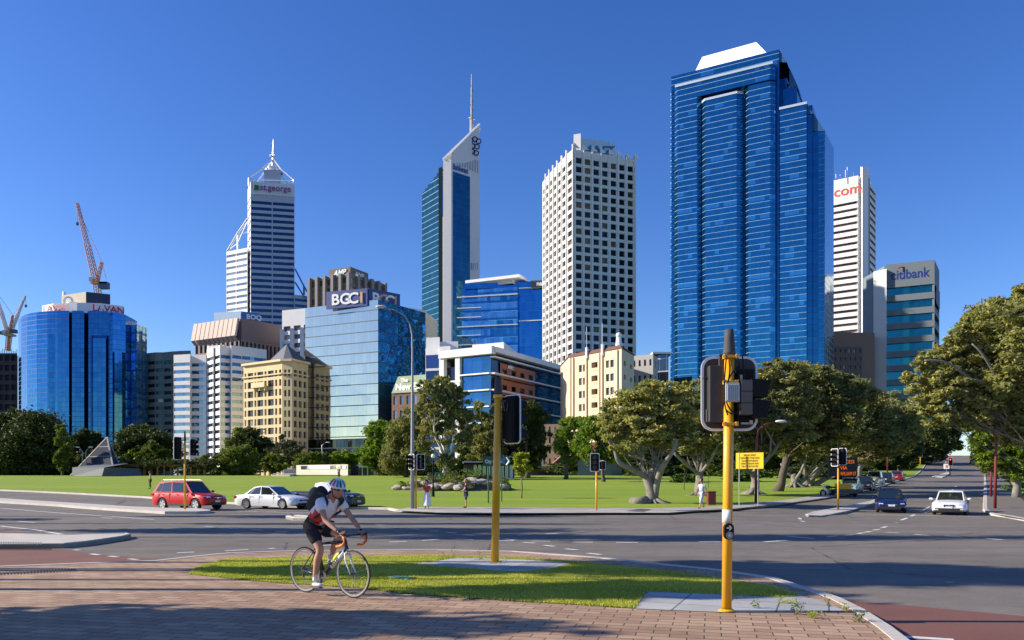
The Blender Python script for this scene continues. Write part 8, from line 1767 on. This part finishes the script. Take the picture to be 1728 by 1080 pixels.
# ------------------------------------------------------------------ bicycle and rider
def bike_and_rider():
    Gf, Gr = G(597.5, 1009.5, .12), G(513.5, 999.5, .12); mid = (Gf + Gr) / 2; d = (Gf - Gr); hd = math.atan2(d.y, d.x); print('wheelbase', d.length)
    mid.z = .0; loc = (mid.x, mid.y, .003); wb = 1.0; R_ = .338
    r = thing('bicycle', 'black and white road racing bicycle with orange handlebar tape ridden along the brick paving', 'bicycle', loc, hd)
    fa, ra = Vector((.5, 0, R_)), Vector((-.5, 0, R_)); BBk = Vector((-.09, 0, .27)); st = Vector((-.235, 0, .76)); ht, hb = Vector((.335, 0, .815)), Vector((.375, 0, .68)); fk = Vector((.395, 0, .62))
    fb = plain('frame_black', (.015, .015, .018), .3, coat=.5); fw = plain('frame_white', (.75, .76, .78), .35)
    m = MB(); m.tube([BBk, st], .020, 10); m.tube([st - Vector((0, 0, .03)), ht - Vector((0, 0, .03))], .021, 10); m.tube([hb + Vector((0, 0, -.0)), BBk], .030, 10); m.tube([hb, ht], .026, 10)
    for s in (-1, 1): m.tube([BBk + Vector((0, s * .03, 0)), ra + Vector((0, s * .065, 0))], .010, 8); m.tube([st + Vector((0, s * .012, -.06)), ra + Vector((0, s * .065, 0))], .008, 8)
    m.build('frame', fb, r, smooth=True, local=True)
    m = MB(); t_ = (BBk - hb); m.tube([hb + t_ * .08, hb + t_ * .66], .0308, 10); fr_ = m.build('frame_panel', fw, r, smooth=True, local=True)
    xd = -t_.normalized()
    for sgn in (-1,):   # lettering on the down tube
        cu = bpy.data.curves.new('t', 'FONT'); cu.body = 'RIDLEY'; cu.size = .055; cu.extrude = .001; cu.offset = .002; to = bpy.data.objects.new('t', cu); COL.objects.link(to); dg = bpy.context.evaluated_depsgraph_get(); me = bpy.data.meshes.new_from_object(to.evaluated_get(dg)); bpy.data.objects.remove(to)
        n = Vector((0, -1, 0)); upv = n.cross(xd); o = hb + t_ * .6 + n * .0325 - upv * .018; Mx = Matrix(((xd.x, upv.x, n.x, o.x), (xd.y, upv.y, n.y, o.y), (xd.z, upv.z, n.z, o.z), (0, 0, 0, 1))); me.transform(Mx); me.materials.clear(); me.materials.append(fb); ob = bpy.data.objects.new('lettering', me); COL.objects.link(ob); ob.parent = fr_
    m = MB()
    for s in (-1, 1): m.tube([fk + Vector((-.012, s * .045, 0)), fk + Vector((.01, s * .052, -.10)), fa + Vector((0, s * .055, 0))], [.013, .012, .008], 8)
    m.tube([fk + Vector((-.012, -.045, 0)), fk + Vector((-.012, .045, 0))], .014, 8); m.tube([fk + Vector((-.012, 0, 0)), hb], .02, 8); m.build('fork', fw, r, smooth=True, local=True)
    tan = plain('tyre_black', (.02, .02, .02), .8); rimm = plain('rim_silver', (.30, .29, .28), .35, .7, .05)
    for c in (fa, ra):
        m = MB(); n = 48
        for (RR, rr, w_) in ((R_ - .011, .0115, 1),):
            base = len(m.v)
            for i in range(n):
                a = 2 * math.pi * i / n
                for k in range(8): b = 2 * math.pi * k / 8; q = RR + rr * math.cos(b); m.v.append((c.x + q * math.cos(a), rr * math.sin(b), c.z + q * math.sin(a)))
            for i in range(n):
                for k in range(8): m.f.append((base + i * 8 + k, base + i * 8 + (k + 1) % 8, base + ((i + 1) % n) * 8 + (k + 1) % 8, base + ((i + 1) % n) * 8 + k)); m.uv += [(0, 0)] * 4
        w_ = m.build('wheel', tan, r, smooth=True, local=True)
        m = MB(); m.lathe([(R_ - .020, -.009), (R_ - .046, -.006), (R_ - .046, .006), (R_ - .020, .009), (R_ - .020, -.009)], c, 'y', 48); m.build('rim', rimm, w_, local=True)
        m = MB()
        for k in range(20):
            a = 2 * math.pi * k / 20; a2 = a + (.5 if k % 2 else -.5); s = .03 if (k // 2) % 2 else -.03; m.tube([(c.x + .018 * math.cos(a2), s, c.z + .018 * math.sin(a2)), (c.x + (R_ - .045) * math.cos(a), 0, c.z + (R_ - .045) * math.sin(a))], .0016, 4, False)
        m.build('spokes', CHR, w_, local=True); m = MB(); m.lathe([(.0, -.05), (.012, -.05), (.022, -.035), (.012, -.02), (.012, .02), (.022, .035), (.012, .05), (0, .05)], c, 'y', 12); m.build('hub', plain('hub', (.1, .1, .1), .3, .7), w_, local=True)
    sd = Vector((-.265, 0, .965)); m = MB(); m.tube([st, sd - Vector((-.01, 0, .03))], .0135, 8); m.build('seat_post', BLK, r, smooth=True, local=True)
    skin([(*(sd + Vector((-.12, 0, .0))), (.068, .02)), (*(sd + Vector((-.03, 0, -.005))), (.05, .02)), (*(sd + Vector((.08, 0, -.005))), (.022, .018)), (*(sd + Vector((.15, 0, -.012))), .016)], [(0, 1), (1, 2), (2, 3)], 'saddle', BLK, r, 1)
    stem = ht + Vector((.10, 0, .065)); m = MB(); m.tube([ht, ht + Vector((-.012, 0, .05)), stem], .016, 8); m.build('stem', BLK, r, smooth=True, local=True)
    org = plain('orange_tape', (.85, .17, .01), .5, var=.03)
    m = MB(); m.tube([stem + Vector((0, -.2, 0)), stem + Vector((0, .2, 0))], .014, 8); m.build('handlebar', BLK, r, smooth=True, local=True)
    for s in (-1, 1):
        m = MB(); b = stem + Vector((0, s * .205, 0)); m.tube([b + Vector((.075, 0, .0)), b + Vector((.11, 0, -.03)), b + Vector((.11, 0, -.08)), b + Vector((.07, 0, -.125)), b + Vector((.02, 0, -.14)), b + Vector((-.05, 0, -.145))], .0185, 10); m.build('handlebar_drop', org, r, smooth=True, local=True)
        m = MB(); m.tube([b, b + Vector((.05, 0, .003)), b + Vector((.10, 0, .012)), b + Vector((.13, 0, .035))], [.016, .018, .018, .012], 8); m.tube([b + Vector((.12, 0, .02)), b + Vector((.135, 0, -.03)), b + Vector((.12, 0, -.10))], .007, 6); m.build('brake_hood', BLK, r, smooth=True, local=True)
    m = MB(); m.lathe([(.045, -.052), (.092, -.050), (.095, -.046), (.045, -.044)], BBk, 'y', 28); m.tube([BBk + Vector((0, -.06, 0)), BBk + Vector((-.03, -.065, -.165))], .010, 8); m.tube([BBk + Vector((0, .06, 0)), BBk + Vector((.03, .065, .165))], .010, 8); m.lathe([(.0, -.06), (.02, -.06), (.02, .06), (.0, .06)], BBk, 'y', 12); m.build('crank', plain('crank_grey', (.3, .3, .31), .3, .8), r, local=True)
    m = MB(); m.lathe([(.025, -.045), (.042, -.045), (.042, -.035), (.025, -.035)], ra, 'y', 18); m.tube([ra + Vector((.02, -.05, -.05)), ra + Vector((.03, -.05, -.11))], .012, 6); m.build('gears', BLK, r, local=True)
    m = MB(); m.tube([BBk + Vector((0, -.047, .094)), ra + Vector((0, -.047, .04))], .004, 4); m.tube([BBk + Vector((0, -.047, -.094)), ra + Vector((.03, -.047, -.12))], .004, 4); m.build('chain', BLK, r, local=True)
    for s, o in ((-1, Vector((-.03, 0, -.165))), (1, Vector((.03, 0, .165)))): m = MB(); m.box(BBk + o + Vector((0, s * .11, 0)), (.08, .07, .015)); m.build('pedal', BLK, r, local=True)
    # bottle in its cage
    c0 = hb.lerp(BBk, .36) + Vector((-.028, 0, .035)); ax = (hb - BBk).normalized(); b = thing('water_bottle', 'bright yellow water bottle in the cage on the bicycle down tube', 'bottle', tuple(Vector(loc) + Matrix.Rotation(hd, 3, 'Z') @ c0), hd)
    m = MB(); m.tube([-ax * .10, -ax * .09, ax * .04, ax * .055, ax * .08], [.030, .036, .036, .028, .028], 14); m.build('bottle_body', plain('bottle_yellow', (.80, .72, .01), .4, var=.02), b, smooth=True, local=True); m = MB(); m.tube([ax * .08, ax * .095, ax * .105, ax * .12], [.024, .022, .010, .010], 12); m.build('cap', plain('cap_black', (.03, .03, .03)), b, smooth=True, local=True)
    # ---------------- rider
    p = thing('person', 'cyclist in white and red jersey, black shorts and striped helmet riding to the right', 'person', loc, hd)
    hip, ch, nk = Vector((-.30, 0, 1.03)), Vector((-.03, 0, 1.31)), Vector((.075, 0, 1.415)); hands = {s: stem + Vector((.035, s * .205, .035)) for s in (-1, 1)}
    J = {-1: dict(hj=(-.29, -.09, .99), kn=(-.055, -.10, .655), an=(-.165, -.11, .225), sh=(.03, -.19, 1.355), el=(.19, -.235, 1.095)), 1: dict(hj=(-.29, .09, .99), kn=(.135, .10, .86), an=(-.085, .11, .535), sh=(.03, .19, 1.355), el=(.23, .235, 1.11))}
    pts = [(*hip, (.115, .135)), (*hip.lerp(ch, .5), (.10, .125)), (*ch, (.105, .15)), (*nk, .062), (*(nk + Vector((.05, 0, .07))), .058)]; ed = [(0, 1), (1, 2), (2, 3), (3, 4)]
    for s in (-1, 1):
        j = {k: Vector(v) for k, v in J[s].items()}; w_ = hands[s] - (hands[s] - j['el']).normalized() * .06; b = len(pts)
        pts += [(*j['sh'], .058), (*j['sh'].lerp(j['el'], .5), .048), (*j['el'], .040), (*j['el'].lerp(w_, .35), .042), (*w_, .026)]; ed += [(2, b)] + [(b + i, b + i + 1) for i in range(4)]; b = len(pts)
        cf = j['kn'].lerp(j['an'], .33) + Vector((-.025, 0, 0)); pts += [(*j['hj'], .10), (*j['hj'].lerp(j['kn'], .5), .083), (*j['kn'], .058), (*cf, .060), (*j['an'], .036)]; ed += [(0, b)] + [(b + i, b + i + 1) for i in range(4)]
    skin(pts, ed, 'body', SKIN, p, 2)
    JW = cloth('jersey_white', (.74, .74, .78)); JR = cloth('jersey_red', (.62, .05, .03)); SB = cloth('shorts_black', (.012, .012, .016)); SO = cloth('sock_white', (.72, .72, .74))
    sp = [(*(hip + Vector((.0, 0, .02))), (.165, .185)), (*hip.lerp(ch, .5), (.155, .175)), (*ch, (.155, .205)), (*(nk - Vector((.01, 0, .01))), .085)]; se = [(0, 1), (1, 2), (2, 3)]
    for s in (-1, 1): sh, el = Vector(J[s]['sh']), Vector(J[s]['el']); b = len(sp); sp += [(*sh, .09), (*sh.lerp(el, .55), .072)]; se += [(2, b), (b, b + 1)]
    jo = skin(sp, se, 'jersey', JW, p, 2)
    # red side panels, a thin shell following the jersey
    dg = bpy.context.evaluated_depsgraph_get(); bm = bmesh.new(); bm.from_mesh(jo.data); bm.normal_update(); kill = []
    for f in bm.faces:
        c = f.calc_center_median(); t = (c - hip).dot((ch - hip).normalized()) / (ch - hip).length; h_ = (c - hip.lerp(ch, t)).dot(Vector((.72, 0, -.69)))
        if not (t < .78 and h_ > -.11 + .16 * t and abs(c.y) > .05 and abs(c.y) < .2): kill.append(f)
    bmesh.ops.delete(bm, geom=kill, context='FACES')
    for v in bm.verts: v.co += v.normal * .005
    me = bpy.data.meshes.new('side_panel'); bm.to_mesh(me); bm.free(); me.materials.clear(); me.materials.append(JR); ob = bpy.data.objects.new('side_panel', me); COL.objects.link(ob); ob.parent = jo
    # collar
    skin([(*(nk + Vector((-.02, 0, -.02))), .074), (*(nk + Vector((.02, 0, .035))), .066)], [(0, 1)], 'collar', JR, jo, 2)
    lp = [(*(hip + Vector((-.02, 0, -.01))), (.18, .19)), (*(hip + Vector((.06, 0, .07))), (.15, .165))]; le = [(0, 1)]
    for s in (-1, 1): hj, kn = Vector(J[s]['hj']), Vector(J[s]['kn']); b = len(lp); lp += [(*hj, .128), (*hj.lerp(kn, .45), .108), (*hj.lerp(kn, .80), .086)]; le += [(0, b), (b, b + 1), (b + 1, b + 2)]
    skin(lp, le, 'cycling_shorts', SB, p, 2)
    for s in (-1, 1):
        an = Vector(J[s]['an']); kn = Vector(J[s]['kn']); ped = BBk + (Vector((-.03, 0, -.165)) if s < 0 else Vector((.03, 0, .165))); toe = ped + Vector((.055, s * .11, .045)); heel = an + Vector((-.05, 0, -.075))
        skin([(*an.lerp(kn, .26), .041), (*an, .038), (*(an + Vector((0, 0, -.03))), .038)], [(0, 1), (1, 2)], 'sock', SO, p, 1)
        sh_ = skin([(*heel, .036), (*heel.lerp(toe, .45), (.042, .038)), (*toe, (.04, .03)), (*(toe + (toe - heel).normalized() * .05), .024)], [(0, 1), (1, 2), (2, 3)], 'shoe', plain('shoe_silver', (.55, .55, .58), .4), p, 2)
        m = MB(); u = (toe - heel).normalized(); m.box(heel.lerp(toe, .5) + Vector((0, 0, -.038)), ((toe - heel).length + .08, .075, .014), M=Matrix.Rotation(-math.atan2(u.z, u.x), 3, 'Y')); m.build('sole', BLK, sh_, local=True, bevel=.005)
        w_ = hands[s] - (hands[s] - Vector(J[s]['el'])).normalized() * .07; hh = hand(p, w_, hands[s] - w_ + Vector((.03, 0, -.012)), (0, -s, .1), .95, curl=.85)
        hh2 = skin([(*w_, .030), (*hands[s], (.040, .024))], [(0, 1)], 'glove', BLK, p, 1)
    hc = Vector((.185, 0, 1.535)); fw_ = Vector((.94, -.25, -.24)); hd_ = head(p, hc, fw_, None, r=.112)
    f = fw_.normalized(); s_ = Vector((-f.y, f.x, 0)).normalized(); u_ = f.cross(s_)
    if u_.z < 0: u_ = -u_
    tilt = (f + u_ * .0).normalized()
    HB = plain('helmet_white', (.60, .72, .74), .35, var=.05, coat=.4); HT = plain('helmet_teal', (.06, .22, .25), .4); HR = plain('helmet_red', (.45, .06, .10), .4)
    def shell(rx, ry, rz, a0, a1, v0, v1, nm, mt, par, n=16, k=7):
        m = MB()
        for i in range(n):
            for j in range(k):
                q = []
                for (di, dj) in ((0, 0), (1, 0), (1, 1), (0, 1)):
                    a = a0 + (a1 - a0) * (i + di) / n; v = v0 + (v1 - v0) * (j + dj) / k; cx_ = math.cos(v) * math.cos(a); cy_ = math.cos(v) * math.sin(a); cz_ = math.sin(v); st_ = 1.0 + (.18 * -min(0, cx_)); q.append(hc + u_ * .038 + tilt * (cx_ * rx * st_) + s_ * cy_ * ry + u_ * cz_ * rz)
                m.face(q)
        return m.build(nm, mt, par, smooth=True, local=True)
    hel = shell(.142, .106, .118, 0, 2 * math.pi, R(-4), R(90), 'helmet', HB, p, 24, 8)
    for i, (a, w2, mt) in enumerate(((-70, 10, HR), (-40, 9, HT), (-105, 9, BLK), (-15, 7, BLK), (20, 8, HT), (55, 8, HR), (90, 8, BLK), (125, 9, HT), (180, 12, HR), (-140, 9, HT))): shell(.145, .109, .121, R(a - w2), R(a + w2), R(8), R(58), 'vent_stripe', mt, hel, 3, 6)
    m = MB(); 
    for s in (-1, 1): m.tube([hc + s_ * s * .095 + u_ * .03, hc + s_ * s * .075 + f * .02 - u_ * .10, hc + f * .045 - u_ * .135], .006, 5)
    m.build('chin_strap', BLK, hel, local=True)
    m = MB(); gl = [hc + f * (.108 * math.cos(t)) + s_ * (.088 * math.sin(t)) + u_ * .012 for t in np.linspace(-1.2, 1.2, 9)]
    for a, b2 in zip(gl, gl[1:]): m.face([a - u_ * .018, b2 - u_ * .018, b2 + u_ * .016, a + u_ * .016])
    m.build('sunglasses', BLK, p, local=True)
    # backpack
    bc = hip.lerp(ch, .66); nrm = Vector((-.70, 0, .72)); al = (ch - hip).normalized(); base = bc + nrm * .21; bk = thing('backpack', 'bulging black and grey backpack on the cyclist\'s back', 'backpack', tuple(Vector(loc) + Matrix.Rotation(hd, 3, 'Z') @ base), hd)
    q = [(-.20, .075, .125), (-.08, .10, .14), (.07, .11, .145), (.19, .09, .13), (.26, .055, .10)]
    pk = skin([(*(al * a - nrm * .02), (b, c)) for a, b, c in q], [(i, i + 1) for i in range(4)], 'bag_body', cloth('bag_black', (.018, .018, .022)), bk, 2)
    skin([(*(al * -.08 + nrm * .075), (.06, .11)), (*(al * .05 + nrm * .085), (.07, .12)), (*(al * .15 + nrm * .055), (.05, .1))], [(0, 1), (1, 2)], 'front_pocket', cloth('bag_grey', (.09, .09, .12)), bk, 2)
    for s in (-1, 1):
        m = MB(); o = -base; m.tube([o + Vector((-.10, s * .10, 1.48)), o + Vector((.04, s * .115, 1.455)), o + Vector((.125, s * .13, 1.35)), o + Vector((.08, s * .16, 1.21)), o + Vector((-.12, s * .165, 1.12))], .018, 8); m.build('strap', cloth('bag_black', (.018, .018, .022)), bk, smooth=True, local=True)
    m = MB(); o = -base; m.tube([o + Vector((-.28, -.15, 1.10)), o + Vector((-.16, -.165, 1.06)), o + Vector((-.05, -.15, 1.05))], .014, 6); m.tube([o + Vector((-.28, .15, 1.10)), o + Vector((-.16, .165, 1.06)), o + Vector((-.05, .15, 1.05))], .014, 6); m.build('waist_strap', cloth('bag_black', (.018, .018, .022)), bk, smooth=True, local=True)
bike_and_rider()
